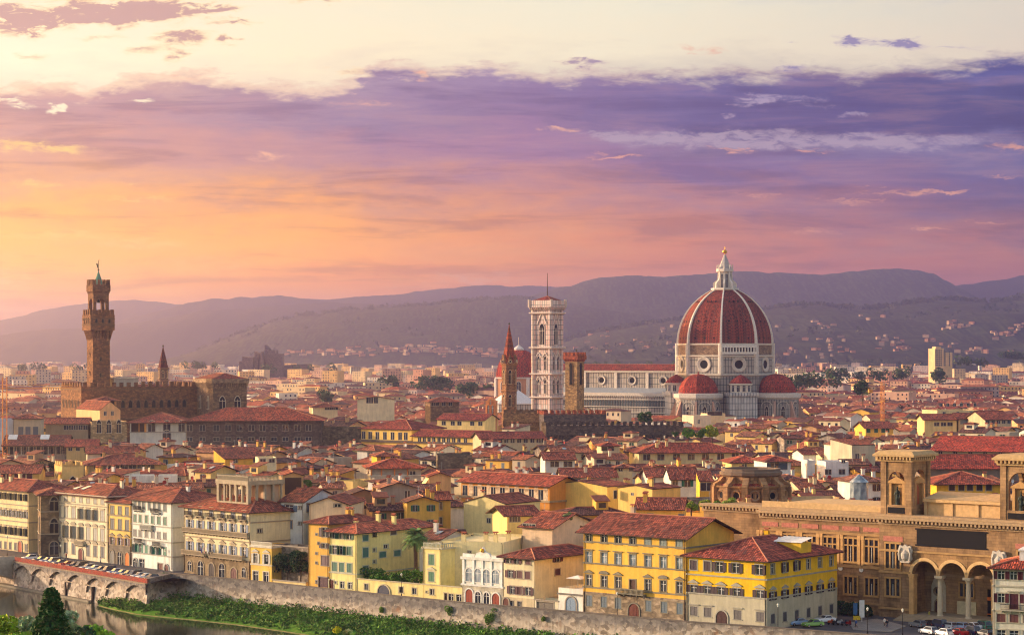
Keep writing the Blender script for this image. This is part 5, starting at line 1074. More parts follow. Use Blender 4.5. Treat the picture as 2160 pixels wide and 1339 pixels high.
# ---------------------------------------------------------------- buildings along the river
def on(px, A, B):
    k = (px-1080)/F; t = (k*A[1]-A[0])/((B[0]-A[0])-k*(B[1]-A[1])); return A[1]+(B[1]-A[1])*t
LB = ((-139, 604), (-61, 519)); RB = ((-58, 514), (49, 427))
YL = lambda px: on(px, *LB); YR = lambda px: on(px, *RB)
AL, AR = math.degrees(math.atan2(-85, 78)), math.degrees(math.atan2(-87, 107))
GREY, STONE = (150, 142, 130), (138, 122, 104)
def riverfront():
    G = 'palaces along the left quay'
    DK, GN, RD, BL = (52, 58, 56), (40, 104, 78), (84, 34, 34), (96, 116, 140)
    b = building('palace', 'cream four storey palace cut by the left edge, dark shutters under a wide eave', 'palace', -40, 61, 1024, YL(-40), 13, AL, (236, 214, 160), 'hip', .32, 1.3,
        front=[([-30, -20, -10, 0, 10.7, 21.4, 32, 43, 54], 1034, 1047, 1.15, dict(sh='ajar', shc=DK)), ([-30, -20, -10, 0, 11, 22, 32, 43, 54], 1069, 1082, 1.2, dict(kind='lintel', sh='open', shc=DK)),
               ([-30, -20, -10, 0, 11, 22, 32, 43, 54], 1104, 1119, 1.2, dict(kind='lintel', sh='ajar', shc=DK)), ([-30, -20, -10, 1, 12, 22, 33, 55], 1136, 1150, 1.1, dict(sh='closed', shc=DK)), ([43], 1131, 1163, 1.9, dict(kind='arch', door=(176, 78, 30)))],
        bands=(1058, 1092, 1127), chim=3, group=None, rc=(150, 80, 64))
    # stone corner house
    P = at(86, 745, 580); b = Bld('palace', 'brown stone corner house with gothic twin windows between two cream palaces', 'palace', P, 16, 6.6, 11, H-(1041-HY)/F*580, (156, 130, 98), 'stone', (176, 160, 136))
    for f, x in (('F', 3.4), ('L', 7.6)):
        o, u, a, L = b.fr(f)
        for z, hh in ((b.zof(1077), 3.6), (b.zof(1125), 3.9)): place(gwin_mesh(2.2, hh, 2), 'window', b.root, b.trim, o+u*x+Vector((u.y, -u.x, 0))*.03+Vector((0, 0, z)), R(a))
        b.opening(f, x, .6, 2.2, 3.4, 'arch' if f == 'F' else 'plain')
    z = b.zof(1126); b.wall(0, z, (104, 92, 78), 'ground_floor', None, None, .05); b.wall(z, b.h, (160, 134, 102)); b.roof('hip', .32, 1.2); b.band(b.zof(1080)); b.band(z-.1); claim(P, 16, 7, 12)
    SHM = ['closed', 'closed', 'closed', 'ajar', 'ajar', 'ajar', 'closed']; LG = (160, 158, 146)
    c = [125, 139, 155, 171, 186, 201, 216]
    b = building('palace', 'long cream palace with seven window bays and curved pediments, skylights in the roof', 'palace', 117, 228, 1037, YL(117), 15, AL, (238, 222, 184), 'hip', .3, 1.0, trim=(176, 164, 140),
        front=[(c, 1045, 1054, 1.3, dict(sh='closed', shc=LG)), (c, 1067, 1088, 1.5, dict(kind='lintel', mixsh=SHM, shc=LG)), (c, 1105, 1130, 1.5, dict(kind='seg', mixsh=SHM[::-1], shc=LG)), ([125, 139, 155, 186, 201, 216], 1141, 1163, 1.5, dict(kind='seg', sh='closed', shc=(64, 72, 80))), ([171], 1150, 1179, 1.9, dict(kind='arch', door=(112, 36, 26)))],
        bands=(1060, 1091, 1132), chim=2)
    b.band(b.h-.5, .5, .7, 'cornice', (196, 184, 160)); x = b.solve('F', 171); b.balcony('F', x, b.zof(1141), 4.2)
    for i, (xx, yy) in enumerate(((4.0, 4.0), (7.5, 4.2))): m = MB(); z = b.h+yy*.3-.2; m.loft([[(xx, yy-1.2, z-.36+.15), (xx+1.6, yy-1.2, z-.36+.15), (xx+1.6, yy+1.2, z+.36+.15), (xx, yy+1.2, z+.36+.15)], [(xx, yy-1.2, z-.36+.35), (xx+1.6, yy-1.2, z-.36+.35), (xx+1.6, yy+1.2, z+.36+.35), (xx, yy+1.2, z+.36+.35)]]); m.obj('skylight', ['pale_glass'], b.root)
    c = [237, 253, 268]
    b = building('palace', 'narrow golden yellow house with grey arched ground floor, orange door and dark red shutters', 'townhouse', 228.6, 277, 1056, YL(228.6)+.15, 15, AL, (240, 204, 118), 'shed', .2, .8, trim=(150, 138, 118),
        front=[(c, 1066, 1082, 1.5, dict(sh='closed', shc=(74, 80, 78))), (c, 1093, 1114, 1.5, dict(sh='closed', shc=(66, 72, 74))), (c, 1131, 1146, 1.4, dict(kind='ped', sh='open', shc=RD)), ([237], 1159, 1188, 2.0, dict(kind='arch', door=(120, 120, 112))), ([253], 1160, 1190, 1.8, dict(kind='arch')), ([269], 1160, 1194, 1.9, dict(kind='arch', door=(222, 120, 30)))], ground=(1147, (140, 130, 114), 'ashlar'), bands=(1086, 1116))
    b.band(b.h-.6, .5, .5, 'cornice')
    c = [285, 296, 309, 322, 335, 348]
    b = building('palace', 'white corner house with six rows of green shutters and small iron balconies', 'townhouse', 277.6, 364, 1049, YL(277.6), 17, AL, (236, 234, 220), 'hip', .3, 1.2, trim=(172, 170, 158),
        front=[([285, 294, 303, 315, 326, 336, 348], 1056, 1071, 1.1, dict(sh='closed', shc=(50, 74, 78))), (c, 1084, 1099, 1.2, dict(sh='closed', shc=GN)), (c, 1116, 1129, 1.2, dict(sh='closed', shc=(110, 110, 104))), (c, 1146, 1162, 1.2, dict(mixsh=['ajar', 'open', 'closed', 'ajar', 'ajar', 'closed'], shc=(56, 130, 104))), ([286], 1176, 1197, 1.7, dict(kind='arch')), ([299], 1176, 1198, 2.2), ([338], 1180, 1200, 2.2, dict(door=(106, 60, 48))), ([352], 1181, 1201, 1.6, dict(kind='arch', door=(100, 50, 44)))],
        right=[(1, 1087, 1100, 1.5, dict(sh='closed', shc=(190, 184, 166))), (1, 1117, 1134, 1.5, dict(sh='closed', shc=(190, 184, 166))), (1, 1146, 1163, 1.5, dict(sh='closed', shc=(190, 184, 166)))], bands=(1105, 1136, 1165), chim=1)
    for px, y in ((294, 1073), (331, 1075), (296, 1141), (335, 1144)): b.balcony('F', b.solve('F', px), b.zof(y), 3.6, .8, iron=True)
    b.balcony('F', b.solve('F', 312), b.zof(1111), 5.2, .8)
    # side street house seen beyond the white corner
    building('palace', 'pale grey side wall house with blind windows between white corner house and ornate palace', 'townhouse', 366, 392, 1066, YL(366)+9, 12, AL, (222, 216, 200), 'hip', .3, .8, front=[([379], 1087, 1101, 1.6, dict(sh='closed', shc=(196, 190, 172))), ([379], 1118, 1134, 1.6, dict(sh='closed', shc=(196, 190, 172))), ([379], 1148, 1165, 1.6, dict(sh='closed', shc=(196, 190, 172)))], bands=(1107, 1140))
    # ornate palace with roof loggia
    c = [401, 423, 446, 470, 491.5, 515]
    b = building('palace', 'ornate cream palace with long stone balconies, rusticated arches and open rooftop pavilion', 'palace', 388.5, 528, 1065, YL(388.5), 14, AL, (236, 220, 176), 'hip', .34, 1.1, trim=(168, 152, 126),
        front=[(c, 1066, 1083, 1.5, dict(sh='closed', shc=(70, 84, 104))), (c, 1094, 1113, 1.6, dict(kind='lintel', sh='open', shc=BL)), (c, 1140, 1159, 1.6, dict(kind='ped', sh='open', shc=BL)), ([401, 515.5], 1181, 1201, 1.7, dict(kind='arch', glass='glass')), ([424, 469], 1178, 1214, 2.4, dict(kind='arch')), ([447], 1180, 1216, 2.2, dict(kind='arch', door=(44, 36, 40))), ([494], 1184, 1221, 2.4, dict(kind='arch', door=(98, 52, 50)))],
        ground=(1166, (150, 132, 104), 'ashlar'), bands=(1090, 1130), right=[([548], 1103, 1110, 1.3)])
    for px in c: b.balcony('F', b.solve('F', px), b.zof(1084), 2.6, .8, iron=True)
    b.balcony('F', b.w/2, b.zof(1118), b.w-.4, .9); b.balcony('F', b.w*.18, b.zof(1165), b.w*.36, 1.0); b.balcony('F', b.w*.68, b.zof(1165), b.w*.5, 1.1)
    t = thing('roof_pavilion', 'open stone rooftop pavilion with columns and balustrade above the ornate palace', 'pavilion', b.wpt(Vector((b.w*.34, 3.2, b.h+.6))), R(AL)); w, d, hh = 12.6, 10.2, 6.0
    m = MB(); m.box(0, 0, 0, w, d, .9); m.obj('base', ['trim'], t, (176, 162, 134))
    xs = [(.3+(w-.6)*k/5, .35) for k in range(6)]+[(w-.35, .35+(d-.7)*k/4) for k in range(1, 5)]+[(.35, .35+(d-.7)*k/4) for k in range(1, 5)]
    for i, (x, y) in enumerate(xs): m = MB(); q = .42 if i in (0, 5) else .26; m.box(x-q, y-q, .9, x+q, y+q, hh-1.0); m.box(x-q-.1, y-q-.1, hh-1.4, x+q+.1, y+q+.1, hh-1.002); m.obj('column', ['trim'], t, (176, 162, 136))
    m = MB(); m.box(-.3, -.3, hh-1.0, w+.3, d+.3, hh); m.obj('entablature', ['trim'], t, (178, 162, 134)); m = MB()
    for (a0, a1, c0, c1) in ((0, w, 0, .2), (w-.2, w, .2, d), (0, .2, .2, d)):
        m.box(a0, c0, hh+.9, a1, c1, hh+1.1)
        n = int(max(a1-a0, c1-c0)/.4)
        for k in range(n+1): x, y = (a0+(a1-a0-.15)*k/n, c0+.02) if a1-a0 > 1 else (a0+.02, c0+(c1-c0-.15)*k/n); m.box(x, y, hh, x+.15, y+.15, hh+.9)
    m.obj('balustrade', ['trim'], t, (164, 152, 128)); m = MB(); m.box(w*.5, d*.55, .9, w-.8, d-.5, hh-1.0); m.obj('inner_wall', ['plaster'], t, (214, 176, 140))
    # yellow annex and blocks behind
    b = building('townhouse', 'small yellow two storey annex with balustrade top beside the ornate palace', 'townhouse', 529.5, 573, 1149, YR(529.5)+1, 9, AR, (244, 202, 100), 'flat', trim=(214, 206, 186), front=[([539, 562], 1166, 1186, 1.3, dict(kind='ped', sh='open', shc=(200, 196, 180))), ([539, 561], 1203, 1224, 1.7)], bands=(1190,))
    b.band(b.h-.4, .4, .3, 'cornice')
    m = MB(); m.box(0, 0, b.h, b.w, .2, b.h+.15); m.box(0, 0, b.h+.8, b.w, .2, b.h+.95)
    for k in range(20): x = b.w*(k+.2)/20; m.box(x, .02, b.h+.15, x+.14, .18, b.h+.8)
    m.obj('balustrade', ['trim'], b.root, (222, 214, 192))
    b = building('townhouse', 'pinkish blank gable house with one shuttered window behind the yellow annex', 'townhouse', 530, 590, 1066, 533, 15, AR+8, (234, 212, 178), 'y', .32, .3, front=[([558], 1069, 1083, 1.5, dict(sh='open', shc=(90, 104, 120))), ([556], 1107, 1114, 1.2)])
    b = building('townhouse', 'bluish white corner house with tall grey shutters behind the garden terrace', 'townhouse', 590.5, 640, 1056, 528, 17, AR+14, (222, 226, 222), 'x', .3, .5, front=[([610], 1064, 1078, 2.2, dict(sh='open', shc=(92, 110, 130))), ([610], 1097, 1113, 1.6, dict(sh='closed', shc=(86, 110, 140))), ([633], 1066, 1072, .8), ([633], 1099, 1105, .8)], right=[([650], 1061, 1078, 1.4, dict(sh='closed', shc=(90, 104, 122)))])
    building('townhouse', 'cream gable house with low red roof right of the bluish white house', 'townhouse', 652, 735, 1062, 520, 16, AR+30, (236, 214, 176), 'y', .34, .4, front=[([712], 1062, 1068, 1.6)])
    # garden terrace wall
    b = building('garden_wall', 'grey terrace wall with red flower boxes between the bluish house and the ochre house', 'garden wall', 575, 650, 1148, 517, 5, AR, (164, 150, 132), 'flat', wm='stone', bands=(1150,))
    building('garden_wall', 'low cream street wall in front of the dark oleander shrubs', 'garden wall', 575, 645, 1222, YR(575)+.6, .8, AR, (238, 214, 150), 'flat', bands=(1223,))
    # ochre block
    b = building('townhouse', 'plain tall ochre house with few brown shutters, left of the green shuttered house', 'townhouse', 650.5, 694, 1099, YR(650.5), 16, AR, (236, 186, 92), 'hip', .33, .9, front=[([685], 1110, 1129, 1.7, dict(sh='open', shc=(76, 58, 60))), ([685], 1143, 1153, 1.7, dict(sh='open', shc=(70, 52, 56))), ([686], 1169, 1189, 2.4, dict(sh='closed', shc=(96, 70, 74))), ([682], 1214, 1235, 3.0, dict(door=(92, 64, 70))), ([668], 1123, 1127, .6), ([668], 1163, 1167, .6), ([668], 1222, 1228, .6), ([672], 1141, 1146, .6), ([668], 1183, 1187, .6)], chim=2)
    b = building('townhouse', 'pale yellow house with green shutters and a long shaded side wing behind the palm', 'townhouse', 695.5, 753, 1117, YR(695.5)-.2, 27, AR, (246, 228, 150), 'hip', .33, 1.0, rc=(186, 104, 78), trim=(200, 196, 168), front=[([705, 720.5, 736], 1122, 1134, 1.5, dict(mixsh=['ajar', 'open', 'open'], shc=(42, 92, 66))), ([705.5, 721, 737], 1149, 1167, 1.5, dict(mixsh=['open', 'ajar', 'closed'], shc=(42, 92, 66))), ([706, 721, 737], 1184, 1203, 1.5, dict(sh='closed', shc=(46, 104, 84))), ([699], 1222, 1240, 1.5, dict(door=(108, 52, 34))), ([708], 1224, 1229, .7), ([721.5, 738], 1224, 1237, 1.2)],
        right=[([771], 1125, 1138, 1.8, dict(sh='closed', shc=(66, 122, 112))), ([771], 1152, 1172, 1.8, dict(sh='closed', shc=(66, 122, 112))), ([771], 1190, 1200, 1.8, dict(sh='closed', shc=(66, 122, 112))), ([790, 790.1], 1123, 1130, 1.0), ([790], 1155, 1162, 1.0), ([790], 1180, 1186, 1.0), ([830], 1121, 1130, 1.9, dict(sh='closed', shc=(90, 84, 80))), ([814], 1150, 1157, 1.4), ([807, 838], 1164, 1176, 2.2, dict(sh='closed', shc=(66, 122, 112)))], bands=(1207,), chim=3)
    # long low wall building
    b = building('lodge', 'long low cream street building with an arched blue gate under the leafy pergola', 'lodge', 753.5, 893, 1218, YR(753.5)-.1, 9, AR, (248, 226, 150), 'flat', trim=(196, 184, 150), front=[([773, 846, 911 if False else 874], 1229, 1241, 1.2), ([810], 1228, 1251, 3.6, dict(kind='arch', door=(70, 74, 90)))])
    b.band(b.h-.25, .25, .2, 'coping')
    b = building('lodge', 'low cream street building with small square windows left of the white arcaded palace', 'lodge', 893.5, 975, 1229.5, YR(893.5)-.1, 8, AR, (248, 226, 150), 'flat', trim=(196, 184, 150), front=[([911], 1240, 1252, 1.2), ([941], 1246, 1264, 1.0, dict(door=(70, 50, 44))), ([951, 968], 1247, 1260, 1.5), ([900], 1245, 1249, .5)]); b.band(b.h-.25, .25, .2, 'coping')
    b = building('townhouse', 'narrow yellow tower house with balustrade and green shutters right of the palm', 'townhouse', 892.5, 931, 1152, YR(892.5)+.5, 7, AR, (248, 230, 152), 'flat', trim=(202, 194, 164), front=[([910], 1167, 1189, 1.6, dict(sh='closed', shc=(46, 110, 80))), ([910], 1204, 1224, 1.6, dict(kind='ped', sh='closed', shc=(46, 110, 80)))]); b.band(b.h-.4, .4, .3, 'cornice')
    m = MB(); m.box(0, 0, b.h+.7, b.w, .2, b.h+.9); m.box(b.w-.2, .2, b.h+.7, b.w, 6, b.h+.9)
    for k in range(14): x = b.w*(k+.1)/14; m.box(x, .02, b.h, x+.18, .18, b.h+.7)
    for k in range(8): y = .3+5.6*k/8; m.box(b.w-.18, y, b.h, b.w-.02, y+.18, b.h+.7)
    m.obj('balustrade', ['trim'], b.root, (170, 172, 150))
    b = building('townhouse', 'wide blank cream block with cluttered flat roof behind the white arcaded palace', 'townhouse', 931.5, 1062, 1140, 484, 22, AR+22, (240, 222, 166), 'flat', chim=4, front=[([990], 1160, 1164, .7)])
    # white neo gothic palace
    cc = [990.5, 1009, 1027, 1046]
    b = building('palace', 'small white palace with four tall arched upper windows and red arched doors', 'palace', 976, 1061, 1173, YR(976)-.2, 12, AR, (232, 230, 214), 'flat', trim=(226, 224, 212), front=[(cc, 1196, 1224, 2.0, dict(kind='arch', glass='pale_glass')), ([990.5], 1240, 1271, 2.0, dict(kind='arch', door=(150, 60, 30))), ([1046.5], 1244, 1276, 2.0, dict(kind='arch', door=(150, 60, 30))), ([1009, 1027], 1244, 1268, 1.5, dict(kind='arch'))], ground=(1232, (206, 200, 178), 'ashlar'))
    b.band(b.h-.5, .55, .4, 'cornice'); b.band(b.zof(1233), .4, .3)
    for px in (978, 999.5, 1018, 1036.5, 1059): x = min(b.w-.35, max(.35, b.solve('F', px))); m = MB(); m.box(x-.3, -.22, b.zof(1232)+.3, x+.3, -.003, b.h-.5); m.obj('pilaster', ['trim'], b.root, (238, 236, 226))
    m = MB(); m.poly_y([(b.w*.3, b.h+.05), (b.w*.7, b.h+.05), (b.w*.66, b.h+1.0), (b.w*.55, b.h+1.3), (b.w*.5, b.h+2.4), (b.w*.45, b.h+1.3), (b.w*.34, b.h+1.0)], 0, .5); m.box(0, 0, b.h+.05, b.w*.29, .3, b.h+.7); m.box(b.w*.71, 0, b.h+.05, b.w, .3, b.h+.7); m.lathe([(.2, b.h+1.2), (.5, b.h+1.5), (.3, b.h+2.0)], 8, (b.w*.5, -.15), mi=1); m.obj('crest', ['trim', 'gold'], b.root, (230, 228, 216))
    # cream house with maroon shutters
    b = building('townhouse', 'cream four storey house with maroon shutters, hipped roof and blank side wall', 'townhouse', 1062.5, 1127, 1170, YR(1062.5)-.3, 21, AR, (238, 222, 178), 'hip', .33, 1.1, rc=(140, 78, 64), front=[([1074, 1089.5, 1114], 1172, 1186, 1.4, dict(mixsh=['open', 'open', 'closed'], shc=(92, 44, 48))), ([1077, 1096, 1113], 1201, 1216, 1.4, dict(mixsh=['open', 'closed', 'closed'], shc=(88, 44, 46))), ([1081, 1095.5, 1114], 1234, 1250, 1.4, dict(kind='plain', mixsh=['open', 'closed', 'open'], shc=(80, 40, 42))), ([1068], 1260, 1279, 1.5, dict(kind='arch', door=(110, 60, 46))), ([1079.5, 1096], 1265, 1276, 1.1)], right=[([1176], 1171, 1185, 1.7, dict(sh='open', shc=(84, 44, 48))), ([1176], 1200, 1213, 1.7, dict(sh='closed', shc=(84, 48, 50)))], ground=(1257, (216, 198, 158)))
    b = building('gate_wall', 'cream street wall with wide grey wooden gate beside the maroon shuttered house', 'gate wall', 1128, 1177.5, 1262, YR(1128)-.3, 3.5, AR, (238, 226, 190), 'flat', front=[([1150], 1267, 1287, 4.4, dict(door=(120, 112, 100)))]); b.band(b.h-.2, .2, .2, 'coping')
    b = building('lodge', 'small white one storey house with roof terrace parasol and blue grey arched door', 'lodge', 1178, 1229.5, 1238, YR(1178)-.3, 11, AR, (244, 238, 220), 'flat', front=[([1205], 1256, 1290, 2.6, dict(kind='arch', door=(136, 158, 176)))]); b.band(b.h-1.4, .35, .2, 'cornice', (128, 122, 112))
    u = thing('parasol', 'white square parasol open over the flower terrace', 'parasol', b.wpt(Vector((2.6, 3.2, b.h-.6))), R(AR)); m = MB(); m.tube([(0, 0, 0), (0, 0, 2.8)], .06); m.obj('pole', ['trim'], u, (180, 170, 150)); m = MB(); m.loft([sqring(-2, -1.6, 2, 1.6, 0, 2.4), sqring(-.1, -.1, .1, .1, 0, 3.0)], 0, True, True); m.obj('canopy', ['white_paint'], u)
    # yellow palace
    c = [1242, 1274, 1303.5, 1334.5, 1366.5, 1399, 1433]
    b = building('palace', 'large yellow palace with seven grey framed window bays, pediments and balcony over the door', 'palace', 1231, 1447, 1117, YR(1231)-.6, 17, AR, (246, 194, 84), 'x', .36, 1.3, rc=(138, 78, 66), trim=(140, 132, 112), front=[(c, 1122, 1142, 1.45, dict(mixsh=[None, None, None, None, 'closed', 'closed', 'closed'], shc=(132, 146, 140))), (c, 1162, 1186, 1.5, dict(kind='lintel', glass='pale_glass')), ([1242, 1303.5, 1366.5, 1433], 1211, 1233, 1.4, dict(kind='ped')), ([1274, 1399], 1211, 1233, 1.4, dict(kind='seg')), ([1334.5], 1214, 1242, 1.5, dict(kind='seg', door=(92, 62, 50))), ([1243, 1274, 1304, 1368, 1401, 1434], 1254, 1276, 1.4, dict(glass='glass', sh='closed', shc=(96, 112, 120))), ([1337.5], 1263, 1298, 2.6, dict(kind='arch', door=(112, 52, 36)))], ground=(1246, (176, 156, 128), 'stone'), bands=(1142, 1187, 1238), chim=0)
    b.balcony('F', b.solve('F', 1334.5), b.zof(1242), 6.8, 1.2); b.chimney(b.w*.2, b.d*.6, b.h+2.3, b.h+4.2, (206, 180, 150))
    # second yellow building
    rw = [([1631.5], 1187, 1203, 1.3), ([1655, 1680], 1180, 1199, 1.3, dict(sh='open', shc=(52, 36, 46)))]
    b = building('palace', 'deep yellow corner house with grey lower storey, dark shutters and small triangular pediments', 'palace', 1449, 1617, 1168, YR(1449)-.5, 26, AR, (246, 196, 40), 'hip', .34, 1.0, rc=(158, 84, 68), trim=(168, 164, 148),
        front=[([1463, 1492, 1517, 1552, 1601], 1180, 1200, 1.6, dict(mixsh=['closed', 'closed', 'open', 'open', 'open'], shc=(56, 36, 44))), ([1463, 1492, 1521, 1554, 1603], 1232, 1249, 1.6, dict(kind='ped', sh='open', shc=(56, 34, 42))), ([1464, 1493, 1556, 1604], 1277, 1296, 1.7, dict(kind='lintel', sh='closed', shc=(96, 92, 90))), ([1523], 1281, 1313, 2.6, dict(kind='arch', door=(72, 40, 38)))],
        right=[(6, 1179, 1199, 1.3, dict(mixsh=[None, 'open', 'open', None, None, None], shc=(56, 36, 46))), (6, 1236, 1253, 1.4, dict(kind='ped', sh='open', shc=(56, 34, 44))), (6, 1282, 1301, 1.3, dict(sh='closed', shc=(84, 84, 88)))], ground=(1249, (194, 186, 158)), bands=(1211, 1250), chim=1)
    for i, (xx, yy, ww, hh) in enumerate(((b.w*.42, b.d*.5, 4.4, .2), (b.w*.64, b.d*.52, 6.0, .5))):
        m = MB(); z = b.h+1.7; m.box(xx, yy, z-2, xx+ww, yy+3.8, z+hh); m.face([(xx-.3, yy-.5, z+hh+.1), (xx+ww+.3, yy-.5, z+hh+.1), (xx+ww+.3, yy+4, z+hh+.9), (xx-.3, yy+4, z+hh+.9)], 1); m.obj('roof_lantern', ['plaster', 'white_paint'], b.root, (240, 196, 60))
    # white house at the lower right corner
    Y = 392; b = building('townhouse', 'white house with dark red shutters at the lower right corner', 'townhouse', 2094, 2260, 1194, Y, 14, AR+18, (238, 230, 204), 'hip', .3, .9, rc=(176, 84, 62), trim=(196, 186, 162), front=[([2112, 2138, 2166, 2200], 1203, 1220, 1.3, dict(sh='open', shc=(96, 38, 42))), ([2112, 2168, 2200], 1250, 1269, 1.3, dict(sh='open', shc=(96, 38, 42))), ([2139], 1250, 1282, 1.5, dict(kind='lintel', sh='closed', shc=(90, 40, 44))), ([2112, 2139, 2168, 2200], 1293, 1310, 1.5, dict(sh='closed', shc=(120, 74, 66))), ([2112, 2139, 2168], 1327, 1348, 1.6)], bands=(1236, 1288))
    b.balcony('F', b.solve('F', 2142), b.zof(1283), 5.0, 1.0, iron=True); m = MB(); m.box(4.2, 3, b.h+.4, 14, 9, b.h+2.6); m.box(4.0, 2.8, b.h+2.6, 14.2, 9.2, b.h+2.9); m.obj('roof_terrace', ['trim'], b.root, (236, 232, 222))
riverfront()

def library():
    P0, w0 = fit(1855, 2111, 449.6, -39.2); a = R(-39.2); T = Vector((math.cos(a), math.sin(a), 0)); N = Vector((-T.y, T.x, 0))
    t = thing('library', 'grand brown sandstone library with three entrance arches and two statue towers', 'library', P0, a); col = (166, 134, 98); cor = (178, 150, 114)
    zc = 19.6; inv = t.matrix_basis.inverted(); k = lambda px, y=0.0: None
    def X(px, dy=0.0):                                    # local x whose point (x, dy) falls on photo column px
        q = (px-1080)/F; O = P0+N*dy; return (q*O.y-O.x)/(T.x-q*T.y)
    def zz(py, px): p = P0+T*X(px); return H-(py-HY)/F*p.y
    xl, x1, x2, x3 = X(1604, 1.2), X(1855), X(1921), X(2110); xr = x3+9.5
    def cornice(m, xa, xb, y, z, out=1.3, sides=True):
        m.box(xa-.3, y-out, z, xb+.3, y+1.2, z+.55); m.box(xa-.1, y-.4, z-1.1, xb+.1, y-.004, z-.6); n = int((xb-xa)/.85)
        for q in range(n): x = xa+(xb-xa)*(q+.5)/n; m.box(x-.2, y-out*.85, z-.6, x+.2, y-.004, z)
    def window3(par, x, z, w, h, y=-.02, trans=True):     # mullioned triple window
        m = MB(); m.face([(x-w/2, y, z), (x+w/2, y, z), (x+w/2, y, z+h), (x-w/2, y, z+h)]); m.box(x-w/2-.25, y-.3, z-.4, x+w/2+.25, y, z, 1); m.box(x-w/2-.25, y-.28, z+h, x+w/2+.25, y, z+h+.35, 1)
        for q in (-w/2-.12, -w*.2, w*.2, w/2+.12): m.box(x+q-.16, y-.22, z, x+q+.16, y-.002, z+h, 1)
        if trans: m.box(x-w/2+.05, y-.2, z+h*.68, x+w/2-.05, y-.003, z+h*.68+.28, 1)
        m.box(x-.04, y-.1, z, x+.04, y-.004, z+h*.68, 2)
        return m.obj('window', ['glass', 'trim', 'white_paint'], par, (186, 146, 92))
    # left wing, set back 1.2 m
    W = bpy.data.objects.new('wing', None); C.collection.objects.link(W); W.parent = t; yb = 1.2
    m = MB(); m.box(xl, yb, 0, x1, 24, zc); m.obj('wall', ['ashlar'], W, col)
    m = MB(); cornice(m, xl, x1-.1, yb, zc); m.box(xl-.3, yb-.3, zc+.55, x1, 23, zc+1.2); m.obj('cornice', ['trim'], W, cor)
    m = MB(); m.box(xl, yb+.6, zc+1.2, x1, yb+1.1, zc+2.4); m.box(xl+3, 8, zc+1.2, x1-1, 22, zc+2.0); m.obj('roof_parapet', ['trim'], W, (206, 172, 122))
    m = MB(); m.box(xl, yb-.25, 9.3, x1, yb-.003, 9.9); m.box(xl, yb-.2, 2.0, x1, yb-.003, 2.4); m.box(xl, yb-.3, 15.9, x1, yb-.003, 16.4); m.obj('string_course', ['trim'], W, (178, 140, 92))
    n = 6; bw = (x1-xl)/n
    for i in range(n):
        x = xl+bw*(i+.5); window3(W, x, 10.6, 3.1, 4.6, yb-.02); window3(W, x, 4.0, 3.0, 3.4, yb-.02, False)
        m = MB(); m.box(x-2.0, yb-.08, 16.8, x+2.0, yb-.02, 17.7); m.obj('frieze_panel', ['terracotta_relief'], W)
        for q in (-.42, .42): m = MB(); xx = xl+bw*i+q+.0; m.box(xx-.27, yb-.34, 9.9, xx+.27, yb-.003, 15.6); m.box(xx-.36, yb-.42, 15.1, xx+.36, yb-.004, 15.9); m.obj('pilaster', ['trim'], W, (206, 162, 104))
        if i > 2: m = MB(); m.lathe([(.5, 0), (.5, .1), (.36, .14), (.3, .1)], 14); o = m.obj('roundel', ['white_paint'], W, (235, 228, 214), (xl+bw*i, yb-.02, 9.0)); o.rotation_euler = (R(90), 0, 0)
    # set-back stub further left
    m = MB(); xs = X(1490, 8.5); m.box(xs, 7.5, 0, xl-.01, 22, zc+.3); m.obj('wall', ['ashlar'], W, col); m = MB(); cornice(m, xs, xl-.5, 7.5, zc+.3); m.obj('cornice', ['trim'], W, cor)
    # centre block
    Cn = bpy.data.objects.new('centre_block', None); C.collection.objects.link(Cn); Cn.parent = t
    zp = zc+.1; m = MB(); xa0, xa1 = X(1934)-1.4, X(2084)+1.6; zpo = 13.2
    m.box(x1, 0, 0, xa0, 22, zp); m.box(xa1, 0, 0, xr, 22, zp); m.box(xa0, 0, zpo, xa1, 22, zp); m.box(xa0, 6.0, 0, xa1, 22, zpo)
    m.obj('wall', ['ashlar'], Cn, col)
    m = MB(); cornice(m, x1, xr, 0, zp, 1.5); m.box(x1-.2, -.5, zp+.55, xr, 3, zp+1.0); m.obj('cornice', ['trim'], Cn, cor)
    m = MB(); m.box(x1-.05, -.22, 8.9, xa0, -.003, 9.4); m.box(xa1, -.22, 8.9, xr, -.003, 9.4); m.box(x1-.05, -.25, 13.3, xr, -.003, 13.7); m.box(x1-.05, -.3, 1.6, xa0-.2, -.003, 2.0); m.obj('string_course', ['trim'], Cn, (184, 146, 96))
    xm = (x1+xa0)/2-.4; window3(Cn, xm, 9.9, 3.3, 4.9); window3(Cn, xm, 4.4, 3.2, 3.4, -.02, False); m = MB(); m.box(xm-2.2, -.09, 15.3, xm+2.2, -.02, 16.3); m.obj('frieze_panel', ['terracotta_relief'], Cn)
    xm2 = (xa1+xr)/2; window3(Cn, xm2+1.2, 9.9, 3.3, 4.9); m = MB(); m.box(xm2-1, -.09, 15.3, xm2+3.2, -.02, 16.3); m.obj('frieze_panel', ['terracotta_relief'], Cn)
    m = MB(); xp0, xp1 = X(1934), X(2080); m.box(xp0, -.12, 15.0, xp1, -.02, 17.9); m.box(xp0-.3, -.2, 14.7, xp1+.3, -.003, 14.99); m.box(xp0-.3, -.2, 17.91, xp1+.3, -.003, 18.2); m.obj('inscription_panel', ['dark', 'trim'], Cn)
    # portico: three arches on two columns
    Pt = bpy.data.objects.new('portico', None); C.collection.objects.link(Pt); Pt.parent = t; na = 3; aw = (xa1-xa0)/na; zs = 9.0
